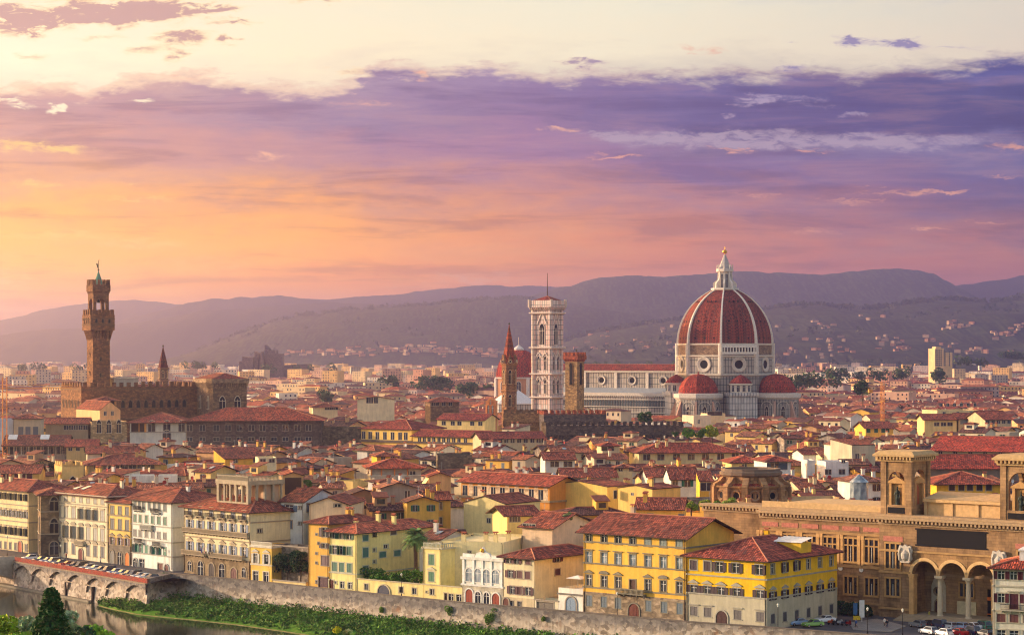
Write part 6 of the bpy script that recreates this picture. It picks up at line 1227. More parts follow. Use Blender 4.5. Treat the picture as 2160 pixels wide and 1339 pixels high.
    for i in range(na):
        xc = xa0+aw*(i+.5); r = aw/2-.45; n = 14; m = MB()
        for q in range(n):
            a0, a1 = math.pi*q/n, math.pi*(q+1)/n; A = (xc-r*math.cos(a0), zs+r*math.sin(a0)); B = (xc-r*math.cos(a1), zs+r*math.sin(a1))
            m.face([(A[0], .02, A[1]), (B[0], .02, B[1]), (B[0], .02, zpo), (A[0], .02, zpo)]); m.face([(A[0], .02, A[1]), (A[0], 1.2, A[1]), (B[0], 1.2, B[1]), (B[0], .02, B[1])])
        for (s0, s1) in ((xa0+aw*i, xc-r), (xc+r, xa0+aw*(i+1))): m.face([(s0, .02, zs), (s1, .02, zs), (s1, .02, zpo), (s0, .02, zpo)])
        m.obj('arch', ['ashlar'], Pt, (178, 142, 98))
        m = MB(); rr = r+.12; R2 = r+.75
        for q in range(n):
            a0, a1 = math.pi*q/n, math.pi*(q+1)/n; f = lambda r_, a_: (xc-r_*math.cos(a_), zs+r_*math.sin(a_))
            p = [f(rr, a0), f(rr, a1), f(R2, a1), f(R2, a0)]; m.face([(u, -.16, v) for u, v in p]); m.face([(p[3][0], -.16, p[3][1]), (p[2][0], -.16, p[2][1]), (p[2][0], .02, p[2][1]), (p[3][0], .02, p[3][1])]); m.face([(p[0][0], .02, p[0][1]), (p[1][0], .02, p[1][1]), (p[1][0], -.16, p[1][1]), (p[0][0], -.16, p[0][1])])
        m.obj('archivolt', ['trim'], Pt, (226, 186, 128))
    for i in (1, 2):
        x = xa0+aw*i; m = MB(); m.box(x-.9, -.2, 0, x+.9, 1.6, 1.0); m.lathe([(.72, 1.0), (.55, 1.3), (.52, 5), (.44, 7.9), (.5, 8.0), (.75, 8.5)], 14, (x, .7)); m.box(x-.85, -.15, 8.5, x+.85, 1.5, 9.0); m.obj('column', ['trim'], Pt, (206, 190, 160))
    for x in (xa0+.3, xa1-.3): m = MB(); m.box(x-.5, -.3, 0, x+.5, 1.2, 8.5); m.box(x-.65, -.4, 8.5, x+.65, 1.3, 9.0); m.obj('pier', ['trim'], Pt, (208, 164, 106))
    m = MB(); m.box(xa0, 5.7, 8.3, xa1, 5.98, 8.9); m.obj('inner_cornice', ['trim'], Pt, (170, 140, 108))
    for i, (dx, w, h, c) in enumerate(((.25*aw, 3.2, 7.2, (196, 184, 160)),)): m = MB(); x = xa0+aw*.5; m.poly_y([(x-w/2, 1.2), (x+w/2, 1.2), (x+w/2, 6.3), (x+w*.35, 7.6), (x, 8.1), (x-w*.35, 7.6), (x-w/2, 6.3)], 5.8, 5.97); m.obj('niche_panel', ['trim'], Pt, c); place(oculus_mesh(.62, .95), 'oculus', Pt, (150, 130, 104), (x, 5.78, 5.3)); o_ = place(frame_mesh(1.3, 3.2, 'arch'), 'door', Pt, (150, 130, 104), (x, 5.78, .3)); place(door_mesh(1.3, 3.2, 'arch'), 'door_leaf', Pt, (80, 48, 40), (x, 5.78, .3))
    x = xa0+aw*1.5; window3(Pt, x, 4.6, 3.0, 2.6, 5.97, False); m = MB(); m.box(x-2.1, 5.85, 1.0, x+2.1, 5.97, 3.6); m.obj('notice_board', ['trim'], Pt, (214, 200, 160))
    x = xa0+aw*2.5; m = MB(); m.box(x-1.6, 5.8, .2, x+1.6, 5.96, 6.4); m.box(x-1.6, 5.7, 4.2, x+1.6, 5.79, 4.9, 1); m.box(x-1.6, 5.7, 1.4, x+1.6, 5.79, 1.6, 1); m.obj('entrance_door', ['dark', 'orange_board'], Pt)
    m = MB()
    for q in range(6): m.box(xa0-1.5, -4.4+q*.7, q*.17, xa1+1.5, 6.0 if q == 5 else -3.7+q*.7, q*.17+.17)
    m.obj('steps', ['trim'], Pt, (170, 152, 124))
    for x in (xa0-.9, xa1+1.0):
        m = MB(); m.poly_y([(-.9, 0), (.9, 0), (1.5, .8), (1.35, 1.5), (1.6, 2.4), (1.2, 3.5), (.5, 3.3), (0, 3.7), (-.5, 3.3), (-1.2, 3.5), (-1.6, 2.4), (-1.35, 1.5), (-1.5, .8)], -.5, 0); m.lathe([(.1, .3), (.7, .9), (.8, 1.9), (.1, 2.6)], 10, (0, -.45)); m.tube([(-1.1, -.6, .5), (-1.3, -.65, 1.8), (-.9, -.6, 3.0)], .22); m.tube([(1.1, -.6, .5), (1.3, -.65, 1.8), (.9, -.6, 3.0)], .22); m.obj('crest', ['trim'], Cn, (206, 196, 180), (x, -.25, 11.2))
    # attic between the towers
    m = MB(); m.box(x2+1.4, 3.5, zp+.55, x3-.5, 16, zp+3.6); m.box(x2+1.2, 2.7, zp+3.6, x3-.3, 16.5, zp+4.2); m.face([(x2+1.2, 2.7, zp+4.25), (x3-.3, 2.7, zp+4.25), (x3-.3, 9.5, zp+5.4), (x2+1.2, 9.5, zp+5.4)]); 
    for q in range(4): x = x2+1.6+(x3-x2-2.6)*q/3; m.box(x-.35, 3.2, zp+.55, x+.35, 3.497, zp+3.6)
    m.obj('attic', ['trim'], Cn, (214, 176, 124))
    # towers with open niches
    for i, (xa, xb) in enumerate(((x1+.1, x2), (x3-.2, x3+8.2))):
        Tw = bpy.data.objects.new('statue_tower', None); C.collection.objects.link(Tw); Tw.parent = t; w = xb-xa; Tw.location = (xa, .3, zp+.5); d = w*1.12; h = 11.2; m = MB(); pw = 1.25
        # piers and spandrels, open arches on four sides
        for (px_, py_) in ((0, 0), (w-pw, 0), (0, d-pw), (w-pw, d-pw)): m.box(px_, py_, 0, px_+pw, py_+pw, h-.1)
        for f in range(4):
            L = w if f % 2 == 0 else d; r = (L-2*pw)/2-.45; zsp = 7.3; n = 10; xc = L/2
            def mp(x, y, z, f=f): return {0: (x, y, z), 1: (w-y, x, z), 2: (w-x, d-y, z), 3: (y, d-x, z)}[f]
            for q in range(n):
                a0, a1 = math.pi*q/n, math.pi*(q+1)/n; A = (xc-r*math.cos(a0), zsp+r*math.sin(a0)); B = (xc-r*math.cos(a1), zsp+r*math.sin(a1))
                m.face([mp(A[0], .25, A[1]), mp(B[0], .25, B[1]), mp(B[0], .25, h-.1), mp(A[0], .25, h-.1)]); m.face([mp(A[0], .25, A[1]), mp(A[0], 1.0, A[1]), mp(B[0], 1.0, B[1]), mp(B[0], .25, B[1])]); m.face([mp(B[0], 1.0, B[1]), mp(A[0], 1.0, A[1]), mp(A[0], 1.0, h-.1), mp(B[0], 1.0, h-.1)])
            for (s0, s1) in ((pw, xc-r), (xc+r, L-pw)): m.loft([[mp(s0, .25, z), mp(s1, .25, z), mp(s1, 1.0, z), mp(s0, 1.0, z)] for z in (2.2, h-.1)], 0, False, False)
            m.loft([[mp(pw, .1, z), mp(L-pw, .1, z), mp(L-pw, 1.2, z), mp(pw, 1.2, z)] for z in (0, 2.4)], 0, False, True)
        m.obj('wall', ['ashlar'], Tw, (178, 144, 104))
        m = MB(); m.box(-.5, -.5, h-.1, w+.5, d+.5, h+.3); m.box(-1.2, -1.2, h+.9, w+1.2, d+1.2, h+1.3); n = 11
        for q in range(n):
            x = -.6+(w+1.2)*(q+.5)/n; m.box(x-.17, -1.05, h+.3, x+.17, w*.0+d+1.05, h+.899)
            y = -.6+(d+1.2)*(q+.5)/n; m.box(-1.04, y-.17, h+.301, w+1.04, y+.17, h+.898)
        m.loft([sqring(0, 0, w, d, 1.1, h+1.3), sqring(0, 0, w, d, .3, h+2.0)], 0, False, True); m.obj('cornice', ['trim'], Tw, (196, 162, 112))
        m = MB(); m.box(1.6, .02, .7, w-1.6, .09, 1.9); m.obj('name_plate', ['dark'], Tw)
        for f, (loc, ro) in enumerate((((w/2, .9, 2.4), 0), ((w-.9, d/2, 2.4), R(90)))):
            m = MB()
            for q in (-1.5, 1.5): m.box(q-.28, -.6, 0, q+.28, .2, 4.3)
            m.poly_y([(-2.1, 4.3), (2.1, 4.3), (2.1, 4.6), (0, 5.7), (-2.1, 4.6)], -.7, .2); m.box(-1.22, .1, 0, 1.22, .4, 4.3); m.obj('aedicule', ['trim'], Tw, (196, 152, 96), loc, ro)
            if f == 0: m = MB(); m.lathe([(.55, 0), (.5, .35), (.42, .5), (.5, 1.2), (.36, 2.0), (.44, 2.5), (.3, 2.9), (.14, 3.0), (.22, 3.2), (.2, 3.45), (.04, 3.6)], 10, (0, -.25)); m.tube([(-.4, -.3, 2.6), (-.62, -.35, 1.9), (-.3, -.6, 1.6)], [.14, .12, .09]); m.tube([(.4, -.3, 2.6), (.6, -.3, 1.9), (.5, -.5, 1.3)], [.14, .12, .09]); m.obj('statue', ['bronze'], Tw, (255, 255, 255), loc, ro)
            else: m = MB(); m.poly_y(arch_pts(1.9, 3.9), .02, .09); m.obj('niche_back', ['plaster'], Tw, (200, 116, 74), loc, ro)
    claim(P0+T*xl, -39.2, xr-xl, 24, 1); claim(P0+T*xs+N*7, -39.2, xl-xs, 15, 1); KEEP.append((1850, 2160, 1130, 440))
    return T, N, P0, X
flat('orange_board', (214, 110, 40))
LIB = library()
# ---------------------------------------------------------------- recognisable buildings of the middle distance
SH = dict(small=True)
def mid(label, xl, xr, ye, Y, d, ang, color, roof, front=(), left=(), right=(), cat='townhouse', name='townhouse', keep=None, **k):
    b = building(name, label, cat, xl, xr, ye, Y, d, ang, color, roof, front=front, left=left, right=right, small=True, **k)
    KEEP.append((min(xl, xr)-3, max(xl, xr)+3, keep or ye+18, Y-2)); return b
def middle():
    GN, DK, BR = (40, 96, 72), (60, 60, 64), (90, 60, 56)
    # left part
    mid('long ochre building with wide hipped roof and dark windows, above the left quay palaces', 186, 340, 978, 746, 18, 14, (206, 170, 108), 'hip', [([206, 226, 244, 262, 279, 298, 318], 982, 989, 2.4)], [(2, 982, 989, 1.4)], chim=4, ov=1.4, keep=990)
    b = mid('small yellow house with three gothic arched windows and stepped battlements', 131, 176, 981, 700, 11, 24, (232, 196, 124), 'flat', keep=1012)
    for x in (2.5, 5.5, 8.5): place(gwin_mesh(1.5, 4.6, 1), 'window', b.root, (226, 200, 150), (-.02, x, b.h-7), R(-90))
    place(gwin_mesh(2.4, 4.4, 2), 'window', b.root, (214, 196, 160), (b.w*.5, -.02, b.h-8), 0); m = MB(); crenels(m, sq(0, 0, b.w, b.d), b.h, 1.0, 1.3, 1.1, .4); m.obj('battlement', ['plaster'], b.root, (230, 190, 120))
    b = mid('huge grey brown stone palace with two rows of windows under a long red roof', 394, 678, 885, 905, 30, 3, (116, 100, 90), 'hip', [([400, 427, 456, 481, 506, 530, 554, 578, 602, 627, 651], 896, 909, 2.3), ([400, 427, 456, 481, 506, 530, 554, 578, 602, 627, 651], 922, 930, 2.3)], wm='stone', pitch=.3, ov=1.6, keep=938, cat='palace', name='palace', rc=(150, 76, 58))
    b = mid('white arcaded palace wing with three round arches joining the grey stone palace', 274, 393, 889, 905, 26, 3, (226, 218, 198), 'hip', (), (), pitch=.3, ov=1.6, keep=935, cat='palace', name='palace', rc=(140, 72, 58))
    for px, w in ((320, 2.8), (352, 2.8), (383, 2.4)): o = place(frame_mesh(w, 4.4, 'arch'), 'window', b.root, (196, 186, 168), (b.solve('F', px), -.02, b.zof(910))); place(pane_mesh(w, 4.4, 'arch'), 'pane', o)
    o = place(frame_mesh(3.2, 3.6, 'arch'), 'window', b.root, (196, 186, 168), (b.solve('F', 352), -.02, b.zof(926))); place(pane_mesh(3.2, 3.6, 'arch'), 'pane', o)
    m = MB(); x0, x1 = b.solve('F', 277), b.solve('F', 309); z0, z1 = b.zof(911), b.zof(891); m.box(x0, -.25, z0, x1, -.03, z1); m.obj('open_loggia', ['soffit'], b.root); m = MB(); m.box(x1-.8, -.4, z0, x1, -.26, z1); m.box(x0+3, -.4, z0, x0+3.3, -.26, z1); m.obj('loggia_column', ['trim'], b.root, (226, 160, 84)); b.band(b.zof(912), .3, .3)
    b = mid('peach church front with gable and tall gothic windows beside the town hall', 211, 254, 864, 925, 26, 33, (236, 186, 130), 'y', [([222, 237], 868, 876, 1.0)], pitch=.75, ov=.2, keep=928, cat='church', name='church')
    b = mid('buff stone apse with tall pointed windows below the peach gable', 193, 268, 889, 900, 16, 20, (196, 164, 120), 'flat', wm='stone', keep=932, cat='church', name='church')
    for f, x in (('F', 3), ('F', 7), ('F', 11)): place(gwin_mesh(1.7, 5.2, 2), 'window', b.root, (206, 190, 160), (x, -.02, b.zof(913)), 0)
    b = mid('peach loggia house with hipped roof in front of the town hall wall', 208, 246, 843, 945, 9, 25, (236, 180, 120), 'hip', [([222, 236], 874, 880, 1.2)], [(2, 874, 882, 1.0)], ov=1.6, keep=885)
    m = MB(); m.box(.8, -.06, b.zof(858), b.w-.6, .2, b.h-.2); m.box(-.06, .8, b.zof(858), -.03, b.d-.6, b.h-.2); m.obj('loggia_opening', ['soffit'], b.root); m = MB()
    for q in (.1, .5, .9): m.box(b.w*q-.2, -.2, b.zof(858), b.w*q+.2, -.07, b.h)
    m.obj('column', ['trim'], b.root, (240, 168, 90))
    mid('beige block with three very tall dark windows near the left edge', 29, 86, 882, 880, 18, 8, (196, 178, 148), 'hip', [([44, 59, 75], 900, 922, 1.9, dict(sh='closed', shc=(96, 104, 112)))], keep=930, cat='house')
    mid('pale blue grey block behind the orange crane at left', -14, 28, 884, 885, 14, 8, (176, 186, 200), 'flat', keep=925, cat='house')
    b = mid('long dark roofed shed with white solar panels near the left edge', 10, 138, 938, 800, 20, 5, (150, 140, 130), 'x', [(9, 942, 958, 3.6)], ov=1.2, keep=962, cat='house', rc=(124, 76, 66))
    for px in (16, 22, 28, 84, 90, 96): m = MB(); x = b.w*(px-10)/128; z = b.h+2.2; m.loft([[(x-.6, 5, z-.5), (x+.6, 5, z-.5), (x+.6, 8, z+1.0), (x-.6, 8, z+1.0)], [(x-.6, 5, z-.3), (x+.6, 5, z-.3), (x+.6, 8, z+1.2), (x-.6, 8, z+1.2)]]); m.obj('solar_panel', ['white_paint'], b.root)
    mid('low grey brown house with red roof beside the buff stone apse', 140, 205, 941, 790, 14, 8, (206, 176, 120), 'x', [(4, 944, 950, 1.2)], keep=950, rc=(160, 84, 68))
    mid('brownish long house with dark gallery windows below the orange town hall corner', 96, 186, 893, 900, 14, 6, (176, 152, 120), 'x', [([140, 150, 160, 170, 180], 897, 906, 1.9)], keep=915)
    mid('cream house with green shutters under the huge grey stone palace', 184, 292, 955, 765, 13, 12, (228, 214, 176), 'x', [([218, 264, 284], 955, 964, 1.6, dict(sh='closed', shc=GN))], keep=968, chim=2)
    # centre
    b = mid('long bright yellow building with seven tall windows and dark ledge beneath', 762, 868, 902, 905, 22, -34, (246, 204, 110), 'hip', [([767, 781, 796, 812, 828, 844, 856], 910, 925, 1.7)], wm='plaster', keep=934, ov=1.0, cat='palace', name='palace', rc=(146, 70, 60))
    b.band(b.zof(931), .9, .8, 'ledge', (110, 96, 84))
    b = mid('lower yellow gallery building with eleven small windows continuing the bright yellow one', 871, 1015, 918, 885, 14, -30, (246, 208, 116), 'x', [([885, 895, 905, 915, 926, 936, 946, 957, 968, 982, 1003], 922, 932, 1.3)], keep=937, ov=.9, cat='palace', name='palace', rc=(146, 70, 60)); b.band(b.zof(934), .7, .7, 'ledge', (110, 96, 84))
    mid('greyish cream gallery wing with eight windows, bending right from the yellow gallery', 1015, 1149, 924, 838, 14, 14, (206, 186, 148), 'x', [([1055, 1068, 1081, 1095, 1109, 1123, 1136, 1147], 925, 934, 1.5)], keep=937, ov=.9, cat='palace', name='palace', rc=(150, 76, 62))
    mid('yellow church nave with five square windows left of the orange bell gable', 922, 1022, 884, 1000, 16, -22, (246, 214, 140), 'x', [([936, 955, 969, 996, 1013], 888, 896, 1.8)], keep=902, cat='church', name='church', rc=(146, 68, 60))
    for xl, xr, yt, lab in ((923, 996, 959, 'blank dark rubble stone block among the central roofs'), (678, 762, 902, 'dark windowless stone wall between grey palace and yellow building')):
        b = mid(lab, xl, xr, yt, 760 if xl > 900 else 915, 14, 4, (130, 116, 98), 'flat', wm='stone', keep=yt+30, cat='house', name='stone_building')
    b = mid('open loggia house with orange pillars and red hipped roof above the centre left roofs', 782, 888, 984, 715, 15, 8, (206, 190, 166), 'hip', [([858, 870], 994, 1002, 1.8)], ov=1.7, keep=1012, rc=(176, 84, 58))
    m = MB(); m.box(.0, -.1, b.zof(1003), b.w*.72, -.03, b.h); m.box(-.1, 1, b.zof(1003), -.03, b.d-1, b.h); m.obj('open_gallery', ['fresco_plain'], b.root, (200, 184, 170)); m = MB()
    for q in (.0, .2, .46, .72): m.box(b.w*q, -.3, b.zof(1003), b.w*q+.45, -.12, b.h)
    m.box(-.3, b.d*.5, b.zof(1003), -.12, b.d*.5+.6, b.h); m.obj('pillar', ['trim'], b.root, (236, 150, 80)); b.band(b.zof(1004), .4, .3, 'ledge', (216, 206, 186))
    b = mid('peach gable house with pale awnings over its terrace left of the frescoed building', 905, 951, 1004, 640, 9, 8, (230, 180, 120), 'y', pitch=.36, ov=.6, keep=1020, rc=(160, 80, 60))
    for q in range(3): m = MB(); y = 1.2+q*2.6; m.loft([[(-.05, y+2.2, b.h-1.0), (-.05, y, b.h-1.0), (-.05, y, b.h-.9), (-.05, y+2.2, b.h-.9)], [(-2.0, y+2.2, b.h-3.6), (-2.0, y, b.h-3.6), (-2.0, y, b.h-3.5), (-2.0, y+2.2, b.h-3.5)]], 0, True, True); m.obj('awning', ['paint'], b.root, (244, 222, 160))
    b = mid('orange building painted with pale figure panels between dark tall windows', 973, 1159, 1012, 600, 12, -44, (226, 156, 72), 'x', [([981, 1004, 1022, 1041, 1060, 1080, 1100, 1121, 1141], 1023, 1043, 1.7)], keep=1052, ov=1.2, pitch=.34, cat='palace', name='palace', rc=(158, 80, 66))
    for px in (993, 1012, 1031, 1050, 1070, 1090, 1111, 1131, 1151): x = b.solve('F', px); m = MB(); z0, z1 = b.zof(1046), b.zof(1022); m.box(x-.8, -.06, z0, x+.8, -.02, z1); m.lathe([(.8, -.02), (.8, .02)], 12); m.v[-24:] = [(x+vx, -.02-vz if vz < 0 else -.06, z1+vy) for vx, vy, vz in m.v[-24:]]; m.obj('fresco_panel', ['fresco'], b.root)
    b.band(b.zof(1048), .5, .5, 'ledge', (168, 148, 116))
    mid('tall blank yellow end wall sloping down to the right, beside the frescoed building', 1162, 1281, 1020, 585, 12, -40, (246, 206, 110), 'y', keep=1062, pitch=.12, ov=.1)
    mid('square blank yellow gable wall with a single small hole, centre right', 1304, 1376, 1027, 562, 12, -40, (246, 208, 118), 'y', [([1334], 1038, 1042, .7)], [([1298], 1034, 1050, 1.2)], keep=1068, pitch=.14, ov=.2, chim=2)
    mid('cream gable block with green shuttered dormer above the palm tree', 978, 1066, 1058, 534, 15, -34, (238, 218, 152), 'y', [([1031, 1058], 1090, 1099, 1.0)], pitch=.28, ov=.2, keep=1115, chim=1)
    mid('yellow house with deep brown porch roof right of the green shuttered dormer block', 1070, 1132, 1084, 505, 10, 20, (244, 220, 140), 'x', [([1080, 1092], 1088, 1100, 1.2)], keep=1130, ov=1.3)
    mid('pinkish cream house with a long descending red roof behind the maroon shuttered house', 1102, 1165, 1108, 492, 17, -34, (236, 206, 168), 'x', [([1110, 1122], 1104, 1113, 1.8)], [([1104], 1130, 1145, 1.2)], keep=1150, ov=.9, pitch=.3)
    mid('pale house with white balcony and awnings left of the large yellow palace', 1166, 1222, 1106, 500, 14, -20, (226, 196, 166), 'hip', [([1186, 1204], 1110, 1121, 1.9, dict(sh='closed', shc=(80, 92, 96)))], keep=1150)
    mid('yellow roof terrace house with satellite dishes, behind the large yellow palace', 1342, 1440, 1072, 520, 14, -8, (246, 196, 96), 'x', [([1372, 1437], 1083, 1090, 1.2, dict(sh='closed', shc=(90, 110, 130)))], keep=1092, ov=.6, chim=3)
    mid('pinkish sloping end wall with one small window left of the library', 1514, 1602, 1088, 486, 16, -24, (238, 208, 178), 'y', [([1588], 1107, 1116, .9), ([1556], 1114, 1126, .9)], pitch=.3, ov=.1, keep=1120)
    mid('orange yellow terrace house with lush potted plants on its roof', 1447, 1512, 1080, 500, 14, -30, (246, 190, 90), 'flat', [([1500], 1092, 1104, 1.2)], keep=1110, chim=2)
    mid('long pale yellow house with seven dark windows and wide hipped red roof', 1348, 1560, 953, 765, 18, 8, (238, 210, 150), 'hip', [([1364, 1394, 1427, 1458, 1488, 1520, 1551], 958, 970, 2.3)], [(1, 958, 966, 1.2)], keep=978, ov=1.2, chim=4, cat='palace', name='palace', rc=(160, 80, 62))
    mid('small cream cube house with one wide dark window and yellow lit side', 1271, 1307, 939, 775, 8, 12, (226, 206, 164), 'hip', [([1282], 941, 950, 4.4)], ov=.8, keep=956, rc=(156, 76, 60))
    mid('white house with two big dark windows left of the square cream turret', 1150, 1212, 968, 700, 13, 6, (230, 222, 206), 'x', [([1170, 1198], 973, 984, 2.6)], keep=996, ov=.8)
    mid('cream row house with long dark red roof below the white house with big windows', 1186, 1300, 1005, 645, 14, 4, (232, 212, 176), 'x', [([1218, 1246, 1258], 1010, 1018, 1.6, dict(sh='closed', shc=(110, 116, 124)))], keep=1020, chim=2)
    mid('square cream turret house with small hipped roof, centre right', 1301, 1334, 985, 652, 5, 4, (234, 206, 156), 'hip', [([1309, 1331], 985, 993, 1.0)], ov=.8, keep=1012)
    mid('whitish house with grey shuttered door windows right of the square cream turret', 1367, 1414, 1004, 640, 13, 5, (232, 220, 196), 'x', [([1375, 1409], 1009, 1026, 1.6, dict(sh='closed', shc=(112, 126, 134)))], keep=1030)
    mid('white gable house with green shuttered window and flowery balcony', 1415, 1474, 1010, 622, 13, 5, (238, 230, 210), 'x', [([1424], 1014, 1023, 1.4), ([1450], 1013, 1026, 1.6, dict(sh='open', shc=(36, 110, 80)))], keep=1032, pitch=.45, ov=.4)
    mid('yellow house front with a large white framed glass bay left of the stone drum', 1476, 1505, 1014, 600, 8, 2, (240, 184, 66), 'shed', [([1490], 1018, 1034, 3.0)], keep=1050, ov=.2)
    mid('white corner house with grey shutters and hipped roof above the stone drum', 1618, 1668, 971, 668, 14, 10, (234, 230, 220), 'hip', [([1634], 976, 990, 2.4, dict(sh='open', shc=(80, 92, 104))), ([1655], 976, 990, 1.6, dict(sh='closed', shc=(80, 92, 104)))], keep=1000, ov=1.0, rc=(160, 80, 62))
    mid('yellow house with hipped red roof left of the white corner house', 1543, 1612, 974, 690, 14, 6, (240, 212, 140), 'hip', [([1570], 978, 984, 1.4)], keep=985, ov=.9, rc=(170, 82, 60))
    mid('big blank cream block with sunlit left wall and long grey gable wall', 1797, 1846, 938, 735, 14, 22, (196, 184, 156), 'shed', [([1808], 957, 968, 1.3)], pitch=.1, ov=.1, keep=968, cat='house')
    mid('white tower block house with small dark windows among the right roofs', 1742, 1790, 973, 668, 9, 10, (238, 230, 220), 'flat', [([1747, 1776], 990, 1000, 1.8), ([1779], 970, 976, 1.0)], keep=1000)
    mid('narrow white chimney like house end right of the stone drum', 1703, 1719, 970, 680, 8, 6, (228, 222, 216), 'flat', keep=1000)
    b = mid('low beige flat roofed wall building along the library roofline', 1640, 1780, 1052, 548, 10, 8, (214, 182, 136), 'flat', keep=1066, cat='house')
    mid('deep yellow long house with hipped roof between the two library towers', 1976, 2112, 1018, 560, 16, 2, (240, 184, 60), 'hip', [([2008, 2028, 2046, 2066, 2086], 1022, 1034, 1.4, dict(sh='closed', shc=(70, 50, 40)))], keep=1050, ov=1.2, rc=(160, 84, 66))
    mid('long dark wall house with broad red roof behind the deep yellow house', 1960, 2150, 987, 620, 22, 3, (130, 118, 108), 'x', keep=992, ov=.8, rc=(160, 74, 58), cat='house')
    mid('very large plain red roofed hall spanning the right edge', 1968, 2190, 949, 740, 46, -20, (196, 180, 150), 'x', [(7, 952, 957, 1.2)], keep=955, ov=1.2, pitch=.17, rc=(172, 72, 56), cat='hall', name='hall')
    mid('long buff house with white gable end at the right edge', 2078, 2134, 884, 965, 22, 10, (210, 186, 146), 'x', [(5, 887, 893, 1.4)], [], [(1, 884, 888, 1.0)], keep=900)
    mid('ochre house with dark green shutters right of the cathedral rooftops', 1826, 1884, 902, 960, 16, 8, (240, 188, 88), 'x', [([1832, 1848, 1863, 1872], 904, 912, 1.6, dict(sh='closed', shc=(40, 92, 74)))], keep=918, ov=.9)
    mid('yellow house with three dark arched porch openings at right', 1950, 2018, 884, 985, 14, 3, (236, 206, 140), 'x', [([1976, 1990, 2004], 891, 898, 2.2)], keep=900, ov=1.0)
    mid('buff house with two wide grey windows beside the dark porch house', 2022, 2074, 882, 985, 14, 3, (206, 180, 140), 'x', [([2034, 2056], 884, 894, 3.4, dict(sh='closed', shc=(120, 130, 140)))], keep=898, ov=1.0)
    mid('cream sunlit mansion with scrolled parapet among the right roofs', 1977, 2064, 865, 1120, 16, 18, (240, 208, 150), 'flat', [(6, 851, 857, 1.4), (3, 869, 873, 1.4)], keep=870, cat='palace', name='palace')
    mid('cream terrace house with wide dark windows just below the cathedral apse', 1492, 1530, 872, 1180, 12, 12, (238, 208, 160), 'flat', [([1508], 868, 876, 8)], keep=880)
    mid('pale cream house with one pointed window below the cathedral nave', 1463, 1500, 876, 1150, 12, 25, (240, 210, 176), 'flat', [([1474], 885, 893, 1.2)], keep=900)
    mid('dark brown tower house with small windows, left of the bell gable', 908, 968, 846, 1180, 14, 14, (136, 110, 88), 'hip', [([914, 922, 936, 950], 848, 856, 2.0)], keep=865, ov=1.5, wm='stone', cat='tower')
    mid('cream building with tall glazed centre among the roofs left of the yellow church', 754, 832, 842, 1180, 16, 4, (228, 214, 176), 'y', [([777, 783, 793], 838, 850, 2.0)], keep=860, pitch=.16, cat='house')
    mid('cream tower like house with dark top windows above the grey palace roof', 660, 712, 858, 1100, 14, 12, (230, 206, 160), 'hip', [([690, 700, 708], 858, 864, 2.2)], keep=870)
    for (xl, xr, ye, Y, an, col, lab) in ((475, 560, 966, 745, 30, (232, 176, 70), 'yellow ochre gable house in the roofs below the huge grey palace'), (545, 583, 965, 690, 12, (238, 216, 170), 'small penthouse with blue flat roof and glass front, left centre')):
        mid(lab, xl, xr, ye, Y, 10, an, col, 'flat' if 'blue' in lab else 'shed', [(2, ye+3, ye+10, 1.6)], keep=ye+14)
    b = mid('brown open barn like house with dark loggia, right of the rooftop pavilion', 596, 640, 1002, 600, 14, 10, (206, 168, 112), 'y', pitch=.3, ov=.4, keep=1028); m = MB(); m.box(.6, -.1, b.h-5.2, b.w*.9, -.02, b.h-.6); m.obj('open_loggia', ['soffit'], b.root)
    mid('white courtyard house with pale long parapet above the left quay roofs', 275, 372, 1003, 660, 8, 6, (236, 228, 212), 'flat', keep=1018)
    mid('ochre house with brown shutters at the far left behind the quay palaces', -20, 82, 997, 690, 14, 4, (226, 182, 100), 'x', [([6, 20, 36, 48, 62], 1000, 1010, 1.6, dict(sh='closed', shc=(96, 50, 50)))], keep=1012)
    mid('yellow block with terrace on brown arches among roofs right of the yellow blank wall', 795, 838, 961, 740, 12, 12, (240, 184, 66), 'hip', [([808, 828], 963, 969, 1.2)], keep=972)
    # baroque stone drum
    Y = 552; P = at(1584, 745, Y); zf = lambda py: H+(HY-py)/F*Y; t = thing('stone_drum', 'round brown stone unfinished church drum with buttress scrolls and broken cornice', 'church drum', (P.x, P.y, 0)); n = 16; c = (176, 138, 98); r1, r0 = 60/F*Y, 76/F*Y
    m = MB(); m.lathe([(r0, 0), (r0, zf(1026)), (r0+.5, zf(1025)), (r0+.7, zf(1022)), (r0, zf(1021))], n); m.obj('lower_ring', ['ashlar'], t, c); m = MB(); m.lathe([(r1, zf(1026)), (r1, zf(1002))], n); m.obj('upper_drum', ['stone'], t, c)
    m = MB(); m.lathe([(r1, zf(1003)), (r1+.7, zf(1000)), (r1+.8, zf(994)), (r1+.3, zf(992)), (r1+.3, zf(987)), (r1-.6, zf(987)), (r1-.6, zf(992))], n); m.obj('cornice', ['trim'], t, (124, 106, 90))
    for k in range(12):
        a = 2*math.pi*(k+.5)/12; u = Vector((math.cos(a), math.sin(a), 0)); v = Vector((-u.y, u.x, 0)); m = MB(); ro = r0-.2; zb = zf(1060)
        for pr in ([(ro, zb), (ro+1.3, zb), (ro+1.3, zf(1024)), (ro, zf(1024))], [(r1-.2, zf(1023)), (ro+1.2, zf(1023)), (ro+.9, zf(1017)), (r1+1.4, zf(1012)), (r1+.6, zf(1004)), (r1-.2, zf(1003))]):
            A = [u*r+Vector((0, 0, z))-v*.75 for r, z in pr]; B = [p+v*1.5 for p in A]; m.face(A[::-1]); m.face(B)
            for q in range(len(A)): m.face([A[q], A[(q+1) % len(A)], B[(q+1) % len(A)], B[q]])
